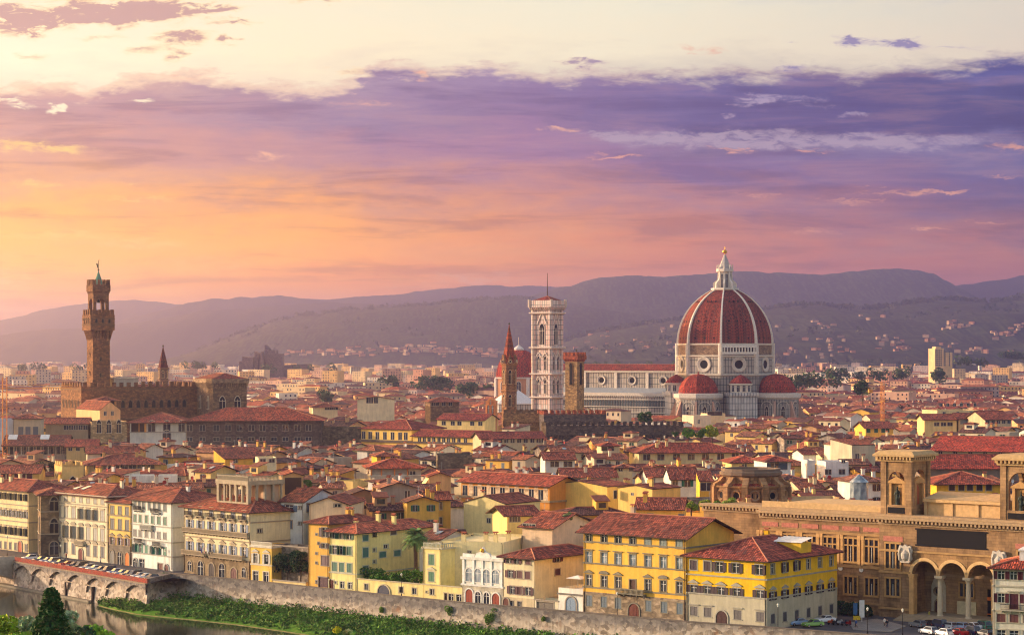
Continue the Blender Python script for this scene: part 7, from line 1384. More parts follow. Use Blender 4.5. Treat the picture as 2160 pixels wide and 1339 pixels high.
        m.obj('buttress', ['ashlar'], t, c); a2 = 2*math.pi*k/12; u2 = Vector((math.cos(a2), math.sin(a2), 0)); place(oculus_mesh(.8, 1.35), 'oculus', t, (166, 132, 98), u2*(r0*.985)+Vector((0, 0, zf(1041))), a2+R(90))
    m = MB(); m.lathe([(r0-.1, zf(1021)+.05), (r1-.1, zf(1021)+.6)], n, cap1=False); m.obj('roof', ['roof_tile'], t, (176, 84, 60)); claim((P.x-r0-1, P.y-r0-1), 0, 2*r0+2, 2*r0+2); KEEP.append((1504, 1664, 1052, Y-10))
    # small glass and cone roof lights
    for px, py, Y, lab in ((1168, 1012, 590, 'pale blue glass pyramid roof light behind the frescoed building'), (1812, 1016, 560, 'grey cone shaped roof light left of the library tower')):
        P = at(px, py, Y); t = thing('roof_light', lab, 'roof light', (P.x, P.y, 0)); m = MB(); m.lathe([(2.3, 0), (2.3, P.z), (2.5, P.z), (.2, P.z+1.9)], 8); m.obj('glazing', ['pale_glass'], t); claim((P.x-2, P.y-2), 0, 4, 4); KEEP.append((px-12, px+12, py+1, Y-3))
middle()
# ---------------------------------------------------------------- the ordinary houses
PAL = [((234, 214, 170), 'cream'), ((240, 206, 130), 'pale yellow'), ((238, 188, 90), 'golden yellow'), ((230, 224, 210), 'white'), ((206, 186, 156), 'beige'), ((176, 160, 142), 'grey'), ((226, 178, 126), 'peach'), ((212, 160, 92), 'ochre'), ((238, 224, 190), 'ivory'), ((188, 150, 112), 'brown')]
PW = [18, 14, 7, 14, 13, 7, 8, 6, 12, 4]
SHC = [((40, 96, 70), 'green'), ((92, 58, 50), 'brown'), ((110, 118, 124), 'grey'), ((64, 66, 72), 'dark')]
ROOFC = [(130, 82, 70), (148, 92, 72), (108, 76, 70), (152, 104, 84), (160, 88, 64), (98, 74, 70), (122, 80, 68), (170, 106, 78), (134, 72, 60)]
def behind(c):                                  # metres behind the quay fronts
    (a, b), q = (LB, (-.737, -.678)) if c.x < -62 else (RB, (-.63, -.776)); return (a[0]-c.x)*q[0]+(a[1]-c.y)*q[1]
def plan():
    out = []; r = random.Random(5); an0 = -36.0; v = 0.0; th = R(an0); T = Vector((math.cos(th), math.sin(th), 0)); N = Vector((-T.y, T.x, 0)); O = Vector((0, 452, 0))
    while v < 1150:
        dep = r.uniform(8.5, 13); u = -900+r.uniform(0, 12)
        while u < 700:
            w = r.choice((6, 7, 8, 9, 10, 11, 12, 14, 18))*r.uniform(.9, 1.1); P = O+T*u+N*v; u += w+(.2 if r.random() < .8 else r.uniform(2, 5))
            c = P+T*w/2+N*dep/2
            if c.y < 470 or c.y > 1250 or behind(c) < (36 if -36 < c.x < -15 else 16): continue
            px = 1080+c.x/c.y*F
            if px < -70 or px > 2230: continue
            # local districts turn their streets
            q = mnoise.noise((c.x*.006, c.y*.006, 4.0)); ja = an0+r.uniform(-3, 3)
            if q > .12: ja += 48
            if r.random() < .07: ja += 90
            h = r.uniform(10, 18.5)+(3 if r.random() < .12 else 0)+2.2*mnoise.noise((c.x*.02, c.y*.02, 1.0))
            Pq = Vector((c.x, c.y, 0))-Vector((math.cos(R(ja)), math.sin(R(ja)), 0))*w/2-Vector((-math.sin(R(ja)), math.cos(R(ja)), 0))*dep/2
            wa = w*(.86 if ja != an0 else 1)
            if not free(Pq, ja, wa, dep*.95): continue
            zl = 99
            a0 = px-w/c.y*F*.6; a1 = px+w/c.y*F*.6
            for (k0, k1, ky, kY) in KEEP:
                if c.y-dep*.6 < kY and a0 < k1 and a1 > k0: zl = min(zl, H-(ky-HY)/F*c.y)
            pitch = r.uniform(.24, .34); roof = r.choices(('x', 'hip', 'y', 'shed', 'flat'), (48, 19, 15, 8, 10))[0]
            rise = {'x': dep/2, 'hip': min(w, dep)/2, 'y': w/2, 'shed': dep, 'flat': 0}[roof]*(pitch*.5 if roof == 'shed' else pitch)
            if h+rise > zl:
                h = zl-rise
                if h < 6.5: continue
            out.append(dict(P=Pq, a=ja, w=wa, d=dep*.95, h=h, roof=roof, pitch=pitch*.5 if roof == 'shed' else pitch, top=h+rise, c=c, px=px))
        v += dep+(.3 if r.random() < .55 else r.uniform(2.5, 6))
    return out
def visible(hs):
    """front to back sweep over picture columns: how much of each house shows"""
    top = [1400.0]*600; items = []
    for (k0, k1, ky, kY) in KEEP: items.append((kY+2, None, k0, k1, ky))
    for b in hs: items.append((b['c'].y, b, 0, 0, 0))
    items.sort(key=lambda q: q[0])
    for Y, b, k0, k1, ky in items:
        if b is None:
            for i in range(max(0, int((k0+100)/4)), min(599, int((k1+100)/4))+1): top[i] = min(top[i], ky-26)
            continue
        hw = (b['w']*abs(math.cos(R(b['a'])))+b['d']*abs(math.sin(R(b['a']))))/2*F/Y*.9; ya = HY-(b['top']-H)/Y*F; yb = HY-(b['h']-2-H)/Y*F; s = 0
        for i in range(max(0, int((b['px']-hw+100)/4)), min(599, int((b['px']+hw+100)/4))+1): s += max(0, top[i]-ya)*4; top[i] = min(top[i], ya+1.5)
        b['vis'] = s
    return hs
ORD = ['nearest', 'second', 'third', 'fourth', 'fifth', 'sixth', 'seventh', 'eighth', 'ninth', 'tenth', 'eleventh', 'twelfth', 'thirteenth', 'fourteenth', 'fifteenth', 'sixteenth', 'seventeenth', 'eighteenth', 'nineteenth', 'twentieth']
MARKS = [(200, 870, 'town hall'), (536, 915, 'grey stone palace'), (260, 985, 'long ochre building'), (170, 1100, 'cream quay palace'), (490, 1035, 'rooftop pavilion'), (880, 915, 'bright yellow gallery'), (835, 990, 'orange pillared loggia'), (960, 975, 'rubble stone block'), (1066, 1030, 'frescoed orange building'), (1035, 870, 'orange bell gable'), (1207, 850, 'stone tower'), (1220, 1040, 'blank yellow wall'), (1300, 905, 'crenellated walls'), (1450, 965, 'seven windowed house'), (1585, 1020, 'round stone drum'), (1530, 850, 'cathedral dome'), (1640, 985, 'white corner house'), (1820, 950, 'cream block'), (1905, 1020, 'library tower'), (2060, 930, 'huge hall roof'), (2045, 1030, 'deep yellow house'), (1860, 860, 'orange crane mast'), (875, 1120, 'palm tree'), (1340, 1110, 'large yellow palace'), (640, 1140, 'ochre house'), (1000, 1100, 'green shuttered dormer'), (720, 940, 'dark stone wall'), (60, 935, 'solar panel shed'), (1700, 880, 'cathedral apse'), (2030, 860, 'scrolled mansion')]
def common():
    hs = visible(plan()); hs = [b for b in hs if b.get('vis', 0) > 40]
    near = sorted([b for b in hs if b['c'].y < 1000], key=lambda b: -b['vis'])[:272]; ids = {id(b) for b in near}
    rest = [b for b in hs if id(b) not in ids]
    r = random.Random(21); used = {}; near.sort(key=lambda b: b['c'].y)
    for b in near:
        col, cn = r.choices(PAL, PW)[0]; jit = r.uniform(.93, 1.05); colr = tuple(min(250, int(q*jit)) for q in col); sc, sn = r.choice(SHC)
        B = Bld('house', 'house', 'house', b['P'], b['a'], b['w'], b['d'], b['h'], colr, 'stone' if cn in ('brown', 'grey') and r.random() < .6 else 'plaster', group='ordinary town houses', small=True)
        sty = r.choice(('open', 'closed', None)); nw = max(1, int(b['w']/3.6)); ww = r.choice((1.0, 1.1, 1.2)); hh = r.choice((1.4, 1.6, 1.8)); blank = r.random() < .14
        zt = b['h']-.9-hh
        for lv in range(2 if b['c'].y < 640 else 1):
            z = zt-lv*3.5
            if z < 1.5: break
            if not blank:
                for k in range(nw):
                    if r.random() < .86: B.opening('F', b['w']*(k+.5)/nw, z, ww, hh, sh=sty if r.random() < .75 else None, shc=sc)
            f = 'L' if math.cos(R(b['a']))*b['c'].x/b['c'].y > math.sin(R(b['a'])) else 'R'
            nd = max(1, int(b['d']/5))
            for k in range(nd):
                if r.random() < .5: B.opening(f, b['d']*(k+.5)/nd, z, ww, hh, sh=sty, shc=sc)
        rf = b['roof']; B.wall(0, b['h'], colr, gable=rf if rf != 'hip' else None, pitch=b['pitch'])
        if rf != 'flat': B.roof(rf, b['pitch'], r.uniform(.5, 1.0), r.choice(ROOFC))
        w, d, h, p = b['w'], b['d'], b['h'], b['pitch']
        zr = lambda x, y: {'x': h+(d/2-abs(y-d/2))*p, 'y': h+(w/2-abs(x-w/2))*p, 'shed': h+y*p, 'flat': h-.6}.get(rf, h+min(d/2-abs(y-d/2), w/2-abs(x-w/2))*p)
        nc = r.choice((0, 1, 1, 2, 2, 3)); feats = []
        for k in range(nc): x, y = w*r.uniform(.12, .88), d*r.uniform(.2, .6); B.chimney(x, y, round(zr(x, y)-.4, 1), round(zr(x, y)-.4, 1)+r.choice((1.4, 1.8, 2.2)), colr)
        q = r.random(); x, y = w*r.uniform(.25, .75), d*.28
        if q < .20 and rf in ('x', 'shed', 'hip'):
            def dish():
                m = MB(); m.tube([(0, 0, 0), (0, 0, .9)], .05, 5); m.loft([[(.55*s*math.cos(a), -.1-.2*s*s+.1, .95+.55*s*math.sin(a)) for a in [2*math.pi*i/10 for i in range(10)]] for s in (1.0, .6, .05)]); return m.mesh('satellite_dish', ['paint'])
            red = r.random() < .35; place(cached('dish', dish), 'satellite_dish', B.root, (176, 50, 44) if red else (236, 234, 228), (x, y, zr(x, y)), R(r.uniform(-30, 30))); feats.append('a red dish' if red else 'a white dish')
        elif q < .34 and rf == 'x':
            def sky():
                m = MB(); m.box(-.6, -.9, 0, .6, .9, .14); return m.mesh('skylight', ['pale_glass'])
            o = place(cached('sky', sky), 'skylight', B.root, (255, 255, 255), (x, y, zr(x, y)+.1)); o.rotation_euler = (math.atan(p), 0, 0); feats.append('a roof skylight')
        elif q < .56 and rf in ('x', 'hip') and w > 9:
            m = MB(); dw, dd, dh = r.uniform(3, 4.5), r.uniform(3, 4.5), 2.3; z = zr(x, y); m.box(x-dw/2, y, z-1.2, x+dw/2, y+dd, z+dh); roof_mesh(m, x-dw/2, x+dw/2, y, y+dd, z+dh, 'shed' if r.random() < .5 else 'hip', .25, .4); k0 = 6
            for i in range(6, len(m.m)): m.m[i] = 1
            m.face([(x-dw*.3, y-.02, z+.5), (x+dw*.3, y-.02, z+.5), (x+dw*.3, y-.02, z+1.7), (x-dw*.3, y-.02, z+1.7)], 2)
            o = m.obj('roof_room', ['plaster', 'roof_tile_fixed', 'glass'], B.root, colr); feats.append('a small roof room')
        elif q < .68:
            def ant():
                m = MB(); m.tube([(0, 0, 0), (0, 0, 2.8)], .04, 4)
                for i, z in enumerate((2.0, 2.3, 2.6)): m.tube([(-.6+.1*i, 0, z), (.6-.1*i, 0, z)], .025, 4)
                return m.mesh('antenna', ['lead'])
            place(cached('ant', ant), 'antenna', B.root, (255, 255, 255), (x, y, zr(x, y)-.2), R(r.uniform(0, 90)))
        if not feats: feats.append({'open': f'open {sn} shutters', 'closed': f'closed {sn} shutters'}.get(sty, 'bare dark windows') if not blank else 'a windowless front')
        b['txt'] = f"{cn} " + {'x': 'gabled', 'y': 'front-gabled', 'hip': 'hip-roofed', 'shed': 'lean-to', 'flat': 'flat-roofed'}[rf] + ' house with ' + feats[0]; b['o'] = B.root
    # one sentence for each: what it looks like, then where it stands among the landmarks
    cnt = {}
    for b in near:
        y = HY-(b['h']-H)/b['c'].y*F; px = b['px']; mk = min(MARKS, key=lambda q: (q[0]-px)**2+(2.2*(q[1]-y))**2); dx, dy = px-mk[0], y-mk[1]
        rel = ('right of' if dx > 0 else 'left of') if abs(dx) > 1.4*abs(dy) else ('below' if dy > 0 else 'above'); b['key'] = (b['txt'], rel, mk[2]); b['dist'] = abs(dx)+abs(dy); cnt.setdefault((rel, mk[2]), []).append(b)
    for (rel, mk), L in cnt.items():
        L.sort(key=lambda b: b['dist']); seen = {}
        for b in L:
            i = seen.get(b['txt'], 0); seen[b['txt']] = i+1; same = sum(1 for q in L if q['txt'] == b['txt'])
            b['o']['label'] = f"{b['txt']}, {(ORD[i]+' ') if same > 1 else ''}{rel} the {mk}"
    return rest
g = mat('roof_tile_fixed', .9, .12); n = g.noise(uvm(g), 1.3, 5, .7); base(g, g.ramp(n[0], [(.3, lin((96, 60, 52))), (.7, lin((160, 98, 76)))]))
REST = common()
# ---------------------------------------------------------------- everything farther: one mass of small houses
def distant(rest):
    m = MB(); tone = []; r = random.Random(3)
    def add(pts, mi, c): m.face(pts, mi); tone.append(c)
    def hs(P, a, w, d, h, roof, pitch, col, z0=0.0, win=2, rows=1, rc=1):
        ca, sa = math.cos(a), math.sin(a); W = lambda x, y, z: (P[0]+ca*x-sa*y, P[1]+sa*x+ca*y, z0+z); c = lin(col)
        for (p, q) in (((0, 0), (w, 0)), ((w, 0), (w, d)), ((w, d), (0, d)), ((0, d), (0, 0))): add([W(*p, -3), W(*q, -3), W(*q, h), W(*p, h)], 0, c)
        e = .6; t = lin(r.choice(ROOFC)); rr = max(.1, pitch)
        if roof == 'flat': add([W(0, 0, h-.3), W(w, 0, h-.3), W(w, d, h-.3), W(0, d, h-.3)], 3, lin((112, 90, 80)))
        elif roof == 'hip':
            q = min(w, d)/2; A, B, D, E_ = W(-e, -e, h-.1), W(w+e, -e, h-.1), W(w+e, d+e, h-.1), W(-e, d+e, h-.1); z = h+q*rr
            f, g_ = (W(q, d/2, z), W(w-q, d/2, z)) if w >= d else (W(w/2, q, z), W(w/2, d-q, z))
            if w >= d: P4 = [[A, B, g_, f], [B, D, g_], [D, E_, f, g_], [E_, A, f]]
            else: P4 = [[A, B, f], [B, D, g_, f], [D, E_, g_], [E_, A, f, g_]]
            for p in P4: add(p, 1, t)
        elif roof == 'y':
            z = h+w/2*rr; add([W(-e, -e, h-.2), W(w/2, -e, z), W(w/2, d+e, z), W(-e, d+e, h-.2)][::-1], 1, t); add([W(w+e, -e, h-.2), W(w+e, d+e, h-.2), W(w/2, d+e, z), W(w/2, -e, z)], 1, t); add([W(0, 0, h), W(w, 0, h), W(w/2, 0, z-.15)], 0, c)
        else:
            z = h+d/2*rr; add([W(-e, -e, h-.2), W(w+e, -e, h-.2), W(w+e, d/2, z), W(-e, d/2, z)], 1, t); add([W(w+e, d+e, h-.2), W(-e, d+e, h-.2), W(-e, d/2, z), W(w+e, d/2, z)], 1, t); add([W(0, d, h), W(0, 0, h), W(0, d/2, z-.15)], 0, c); add([W(w, 0, h), W(w, d, h), W(w, d/2, z-.15)], 0, c)
        nw = max(1, int(w/3.4)) if win else 0
        for k in range(rows):
            zz = h-2.7-k*3.2
            for i in range(nw):
                if r.random() < .8: x = w*(i+.5)/nw; add([W(x-.6, -.05, zz), W(x+.6, -.05, zz), W(x+.6, -.05, zz+1.6), W(x-.6, -.05, zz+1.6)], 2, c)
            for i in range(max(1, int(d/4.5)) if win else 0):
                if r.random() < .5: y = d*(i+.5)/max(1, int(d/4.5)); add([W(-.05, y+.55, zz), W(-.05, y-.55, zz), W(-.05, y-.55, zz+1.5), W(-.05, y+.55, zz+1.5)], 2, c)
        if r.random() < .5: x, y = w*r.uniform(.2, .8), d*.35; z = h+d*.3*rr; [add(p, 0, c) for p in ([W(x-.4, y, z-1), W(x+.4, y, z-1), W(x+.4, y, z+1.3), W(x-.4, y, z+1.3)], [W(x-.4, y+.8, z-1), W(x-.4, y, z-1), W(x-.4, y, z+1.3), W(x-.4, y+.8, z+1.3)], [W(x-.4, y, z+1.3), W(x+.4, y, z+1.3), W(x+.4, y+.8, z+1.3), W(x-.4, y+.8, z+1.3)])]
    for b in rest: hs(b['P'], R(b['a']), b['w'], b['d'], b['h'], b['roof'], b['pitch'], r.choices(PAL, PW)[0][0], rows=2 if r.random() < .3 else 1)
    def ok(P, a, w, d, h):
        if not free((P.x, P.y), math.degrees(a), w, d): return h
        px = 1080+P.x/P.y*F; q = w/P.y*F
        for (k0, k1, ky, kY) in KEEP:
            if P.y < kY and px-q < k1 and px+q > k0: h = min(h, H-(ky-HY)/F*P.y-2.5)
        return h
    Y = 1245.0; far = [((226, 196, 150), 3), ((214, 170, 140), 3), ((232, 186, 120), 2), ((196, 180, 160), 2), ((206, 150, 120), 1), ((180, 160, 150), 1), ((236, 220, 196), 2)]
    while Y < 4700:
        step = 15 if Y < 1700 else (21 if Y < 2600 else 34); x = -.262*Y
        while x < .262*Y:
            w = r.uniform(8, 18)*(1 if Y < 1800 else 1.15); d = r.uniform(10, 15); h = r.uniform(11, 17); a = R(-36+r.uniform(-8, 8)+(45 if mnoise.noise((x*.004, Y*.004, 2)) > .1 else 0)); roof = r.choices(('x', 'hip', 'y', 'flat'), (60, 22, 13, 5))[0]; rows = 1 if r.random() < .7 else 2
            gap = mnoise.noise((x*.006, Y*.003, 7.0))
            if Y > 1750 and r.random() < .07: h = r.uniform(16, 24); w *= r.uniform(1.2, 2.4); roof = 'flat' if r.random() < .4 else 'hip'; rows = 5
            elif Y > 2600 and r.random() < .05: h = r.uniform(24, 34); w *= 1.6; roof = 'flat'; rows = 6
            P = Vector((x+r.uniform(-3, 3), Y+r.uniform(-6, 6), 0)); x += w*.95+(0 if r.random() < .75 else r.uniform(4, 18))
            hh = ok(P, a, w, d, h)
            if hh < 6 or (gap > .36 and Y > 1700): continue
            if not free((P.x, P.y), math.degrees(a), w, d): continue
            hs(P, a, w, d, min(h, hh), roof, r.uniform(.25, .36), r.choices([f[0] for f in far], [f[1] for f in far])[0], 0, 1, rows)
        Y += step
    for i in range(950):                                    # thinning suburbs to the foot of the hills
        Y = r.uniform(4700, 8800); x = r.uniform(-.27, .27)*Y; px = 1080+x/Y*F
        if px > 1150 and Y > 5400: continue
        hs(Vector((x, Y, 0)), R(r.uniform(-60, 20)), r.uniform(16, 44), r.uniform(14, 26), r.uniform(9, 24), r.choice(('flat', 'x', 'hip')), .25, r.choices([f[0] for f in far], [f[1] for f in far])[0], 0, 0)
    for (px, py, n, spx, spy) in ((1715, 678, 3, 3, 1), (1735, 690, 9, 14, 3), (1835, 672, 6, 14, 3), (2010, 688, 16, 22, 6), (2020, 692, 8, 14, 4), (2110, 706, 22, 22, 7), (2145, 696, 10, 12, 4), (1860, 716, 10, 20, 4), (1910, 735, 14, 26, 6), (1745, 725, 12, 20, 6), (1640, 690, 3, 6, 3), (1270, 705, 8, 12, 5), (1400, 700, 5, 8, 4), (1700, 742, 26, 60, 8), (2050, 742, 30, 90, 8), (1330, 738, 30, 90, 8), (1450, 738, 14, 40, 8), (1960, 722, 10, 40, 8)):
        for i in range(int(n*.62)+1):
            x0, y0 = r.gauss(px, spx), r.gauss(py, spy)      # find where the slope of the nearer hill meets this line of sight
            for Yq in range(3950, 6400, 25):
                X = (x0-1080)/F*Yq
                if ridge_z(7, X, Yq) >= H+(HY-y0)/F*Yq:
                    hs(Vector((X, Yq, 0)), R(r.uniform(-50, 30)), r.uniform(6, 15), r.uniform(6, 9), r.uniform(4, 7.5), r.choice(('x', 'hip')), .3, r.choice(((190, 158, 128), (184, 136, 108), (160, 136, 116))), ridge_z(7, X, Yq)-1, 0); break
    for (px, py, n, spx, spy) in ((860, 742, 40, 70, 4), (900, 738, 18, 30, 3), (1000, 746, 30, 60, 4), (700, 748, 25, 60, 4)):
        for i in range(n):
            x0, y0 = r.gauss(px, spx), r.gauss(py, spy)
            for Yq in range(5850, 7600, 40):
                X = (x0-1080)/F*Yq
                if ridge_z(6, X, Yq) >= H+(HY-y0)/F*Yq: hs(Vector((X, Yq, 0)), R(r.uniform(-50, 30)), r.uniform(9, 24), 9, r.uniform(5, 9), 'hip', .3, r.choice(((216, 180, 140), (206, 150, 112))), ridge_z(6, X, Yq)-1, 0); break
    o = m.obj('distant_houses', ['city_wall', 'city_roof', 'glass', 'city_wall'], None, tone=tone); o['kind'] = 'stuff'; o['label'] = 'mass of small red roofed houses stretching away to the hills'
g = mat('city_roof', .92, .1); at_ = g.n('VertexColor'); at_.layer_name = 'tone'; b_ = g.n('TexBrick'); g.put(b_.inputs['Vector'], uvm(g)); b_.inputs['Scale'].default_value = 1.0; b_.inputs['Brick Width'].default_value = .9; b_.inputs['Row Height'].default_value = 1.4; b_.inputs['Mortar Size'].default_value = .02
b_.inputs['Color1'].default_value = (.6, .58, .6, 1); b_.inputs['Color2'].default_value = (1.4, 1.3, 1.25, 1); b_.inputs['Mortar'].default_value = (.5, .5, .5, 1); n = g.noise(uvm(g), .1, 5, .6)
base(g, g.mix(1.0, g.mix(1.0, at_.outputs[0], b_.outputs[0], 'MULTIPLY'), g.ramp(n[0], [(.3, (.7, .7, .74, 1)), (.7, (1.25, 1.2, 1.15, 1))]), 'MULTIPLY'))
distant(REST)
# ---------------------------------------------------------------- trees, shrubs, cars, street things
def leaves(m, tone, cen, rad, n, size, r, shell=.55, dark=.55):
    """leaf clumps: small tilted quads spread through an uneven ellipsoid"""
    for i in range(n):
        while True:
            p = Vector((r.uniform(-1, 1), r.uniform(-1, 1), r.uniform(-1, 1)))
            if p.length <= 1: break
        q = p.normalized()*(shell+(1-shell)*p.length) if p.length > .05 else p
        c = Vector(cen)+Vector((q.x*rad[0], q.y*rad[1], q.z*rad[2])); s = size*r.uniform(.6, 1.4)
        a = Vector((r.gauss(0, 1), r.gauss(0, 1), r.gauss(0, 1))).normalized(); b = a.cross(Vector((r.gauss(0, 1), r.gauss(0, 1), r.gauss(0, 1)))).normalized()
        m.face([c-a*s-b*s*.5, c+a*s-b*s*.5, c+a*s*.7+b*s*.5, c-a*s*.7+b*s*.5]); t = r.uniform(.6, 1.35); tone.append((t*r.uniform(.85, 1.2), t, t*r.uniform(.7, 1.1), 1))
def tree(name, label, P, h, rad, col, n, size, r, trunk=.28, lobes=7, group=None, kind='round'):
    t = thing(name, label, 'tree' if 'tree' in name else 'shrub', P, 0, group); m = MB(); tone = []
    if kind == 'cone':
        for i in range(n//40):
            z = h*(.52+.47*(i/(n//40))**1.1); rr = rad*(1-(z/h))**.72+.08; a = r.uniform(0, 6.28); q = rr*r.uniform(.5, .95); leaves(m, tone, (q*math.cos(a), q*math.sin(a), z), (rr*.3+.1, rr*.3+.1, rr*.35+.2), 40, size, r, .2)
    else:
        for i in range(lobes):
            a = r.uniform(0, 6.28); q = rad*r.uniform(.15, .62); s = rad*r.uniform(.38, .6); z = h-s*.8-rad*r.uniform(0, 1.3)*(q/rad+.3) if 'broad' in name or 'olive_t' in name else h*r.uniform(.45, .86); leaves(m, tone, (q*math.cos(a), q*math.sin(a), z), (s, s, s*r.uniform(.6, .85)), n//lobes, size, r, .5)
    m.obj('crown', ['leaf'], t, col, tone=tone); tm = MB(); tm.tube([(0, 0, 0), (.05, .03, h*.3), (0, .1, h*.62)], [trunk, trunk*.7, trunk*.25], 7)
    for k in range(4 if kind != 'cone' else 0): a = k*1.6+.4; tm.tube([(0, 0, h*.3), (rad*.4*math.cos(a), rad*.4*math.sin(a), h*.58)], [trunk*.5, trunk*.15], 5)
    tm.obj('trunk', ['bark'], t); return t
def greenery():
    r = random.Random(8)
    def z0(X, Y): return (51-max(0, Y+8)*.205 if Y < 300 else 51-308*.205-(Y-300)*.05)
    # foreground, on the slope below the viewpoint
    def fg(name, label, px, top, Y, rad, col, n, size, kind='round', base_=None, lobes=8):
        p = at(px, top, Y); zb = z0(p.x, Y)-.5; return tree(name, label, (p.x, Y, zb), p.z-zb, rad, col, n, size, r, .3, lobes, None, kind)
    fg('cypress_tree', 'dense dark green conical cypress at the bottom left corner', 108, 1238, 165, 4.6, (48, 84, 38), 14000, .13, 'cone')
    fg('broadleaf_tree', 'bright green leafy bush tree right of the dark cypress', 178, 1296, 170, 2.6, (104, 150, 44), 3000, .16)
    fg('broadleaf_tree', 'yellow green drooping leafed tree at the very left edge', 8, 1296, 172, 1.9, (150, 172, 46), 1800, .18)
    fg('olive_tree', 'silvery grey green olive left of the dark cypress', 40, 1292, 176, 1.8, (142, 164, 128), 1800, .14)
    fg('olive_tree', 'silvery olive tree peeking out right behind the cypress', 142, 1284, 180, 1.2, (150, 170, 138), 900, .13)
    fg('broadleaf_tree', 'low dark green bush between cypress and bright bush', 152, 1318, 160, 1.6, (48, 78, 56), 1400, .15)
    fg('broadleaf_tree', 'small yellow green sprig tree at the bottom, right of the bright bush', 228, 1326, 168, .8, (132, 170, 52), 500, .14)
    fg('broadleaf_tree', 'low lime green bush at the lower left corner', 30, 1322, 165, 1.7, (128, 164, 50), 1400, .16)
    fg('broadleaf_tree', 'tiny yellow leafed treetop at the bottom edge below the bank', 712, 1318, 168, .35, (206, 196, 56), 180, .12, lobes=4)
    fg('broadleaf_tree', 'pale feathery treetop at the bottom edge right of the yellow one', 732, 1322, 168, .4, (176, 176, 120), 160, .12, lobes=4)
    # bank shrubs: uncountable ground cover
    m = MB(); tone = []
    for i in range(len(BANK)-1):
        a, b = BANK[i], BANK[i+1]; L = (b[0]-a[0]).length; n = int(L*15)
        for k in range(n):
            s = r.random(); t = r.random()**.85
            top = a[0].lerp(b[0], s); mid_ = a[1].lerp(b[1], s); lo = a[2].lerp(b[2], s); p = top.lerp(mid_, t/.8) if t < .8 else mid_.lerp(lo, (t-.8)/.2)
            if (p-lo).length < .9 : continue
            sz = r.uniform(.5, 1.15)*(1.15 if t < .35 else .8); bright = .75+.5*mnoise.noise((p.x*.2, p.y*.2, 0))+r.uniform(-.2, .25)
            if (p-lo).length < 3 or mnoise.noise((p.x*.09, p.y*.09, 3)) < -.35: sz *= .5
            k0 = len(tone); leaves(m, tone, p+Vector((0, 0, sz*.5)), (sz, sz, sz*.8), 12, .24, r, .6)
            y = 1.0+.35*max(0, mnoise.noise((p.x*.12, p.y*.12, 9)))
            for q in range(k0, len(tone)): c = tone[q]; tone[q] = (c[0]*bright*y, c[1]*bright, c[2]*bright*.9, 1)
    o = m.obj('bank_shrubs', ['leaf'], None, (94, 136, 52), tone=tone); o['kind'] = 'stuff'; o['label'] = 'thick green shrubs covering the river bank below the wall'
    # plants rooted in the wall
    for i, (px, py, s, lab) in enumerate(((808, 1284, .9, 'left tuft of the wall plants below the arched gate'), (950, 1290, 1.3, 'bushy plant growing from the wall below the white arcaded palace'), (1040, 1302, 1.6, 'tallest bushy plant growing out of the river wall'), (1030, 1308, 1.2, 'rounded plant on the wall left of the tallest one'), (1150, 1304, .7, 'small tuft on the river wall below the gate wall'), (352, 1225, 1.7, 'climbing plant hanging at the stone bastion corner'))):
        k = (px-1080)/F; A, B = None, None
        for a, b in zip(WR, WR[1:]):
            if a.x/a.y <= k <= b.x/b.y or px < 355: A, B = a, b; break
        t_ = (k*A.y-A.x)/((B.x-A.x)-k*(B.y-A.y)); q = A.lerp(B, t_)+Vector((-.62, -.78, 0))*.5; z = H-(py-HY)/F*q.y
        tt = thing('wall_plant', lab, 'wall plant', (q.x, q.y, z-.5)); mm = MB(); tn = []
        for j in range(4): leaves(mm, tn, (r.uniform(-.3, .3)*s, -.1, r.uniform(0, 1.1)*s), (.45*s, .4*s, .5*s), 90, .14, r)
        mm.obj('crown', ['leaf'], tt, (104, 136, 52), tone=tn); mm = MB(); mm.tube([(0, .4, 0), (0, 0, .3)], .06, 5); mm.obj('stem', ['bark'], tt)
    def on_quay(px, off): Y = YR(px)+off; return Vector(((px-1080)/F*Y, Y, 0))
    for px, h, rad, lab in ((580, 7.0, 2.6, 'dark oleander bush beside the yellow annex'), (606, 7.8, 3.0, 'dark round oleander in the middle of the garden wall'), (634, 8.8, 2.6, 'tallest dark garden bush left of the ochre house')): p = on_quay(px, 3.2); tree('oleander_shrub', lab, p, h, rad, (44, 74, 44), 3200, .2, r, .2, 9)
    p = on_quay(876, 9); t = thing('palm_tree', 'tall date palm with round feathery crown behind the pergola', 'palm', p); h = H+(HY-1130)/F*p.y; m = MB(); m.tube([(0, 0, 0), (.1, 0, h*.5), (0, 0, h)], [.55, .42, .5], 9); m.obj('trunk', ['bark'], t); m = MB(); tone = []
    for k in range(120):
        a = r.uniform(0, 6.28); el = r.uniform(-.6, 1.35); L = r.uniform(2.8, 3.7); u = Vector((math.cos(a)*math.cos(el), math.sin(a)*math.cos(el), math.sin(el))); sd = Vector((-math.sin(a), math.cos(a), 0)); pts = []
        for j in range(9): s = j/8; pts.append(Vector((0, 0, h))+u*L*s-Vector((0, 0, 1.5*s*s)))
        tn = r.uniform(.6, 1.3)
        for j in range(8):
            for sg in (-1, 1):
                for f_ in (0, .5):
                    b_ = pts[j].lerp(pts[j+1], f_); d_ = (pts[j+1]-pts[j]).normalized(); ln = .85*math.sin(math.pi*(.12+.8*(j+f_)/8)); tip = b_+sd*sg*ln+d_*ln*.6-Vector((0, 0, .15*ln)); m.face([b_-d_*.09, b_+d_*.14, tip]); tone.append((tn, tn, tn, 1))
    m.obj('crown', ['leaf'], t, (104, 134, 72), tone=tone)
    m = MB(); tone = []
    for k in range(30): leaves(m, tone, (0, 0, h-.4), (.8, .8, .5), 6, .2, r)
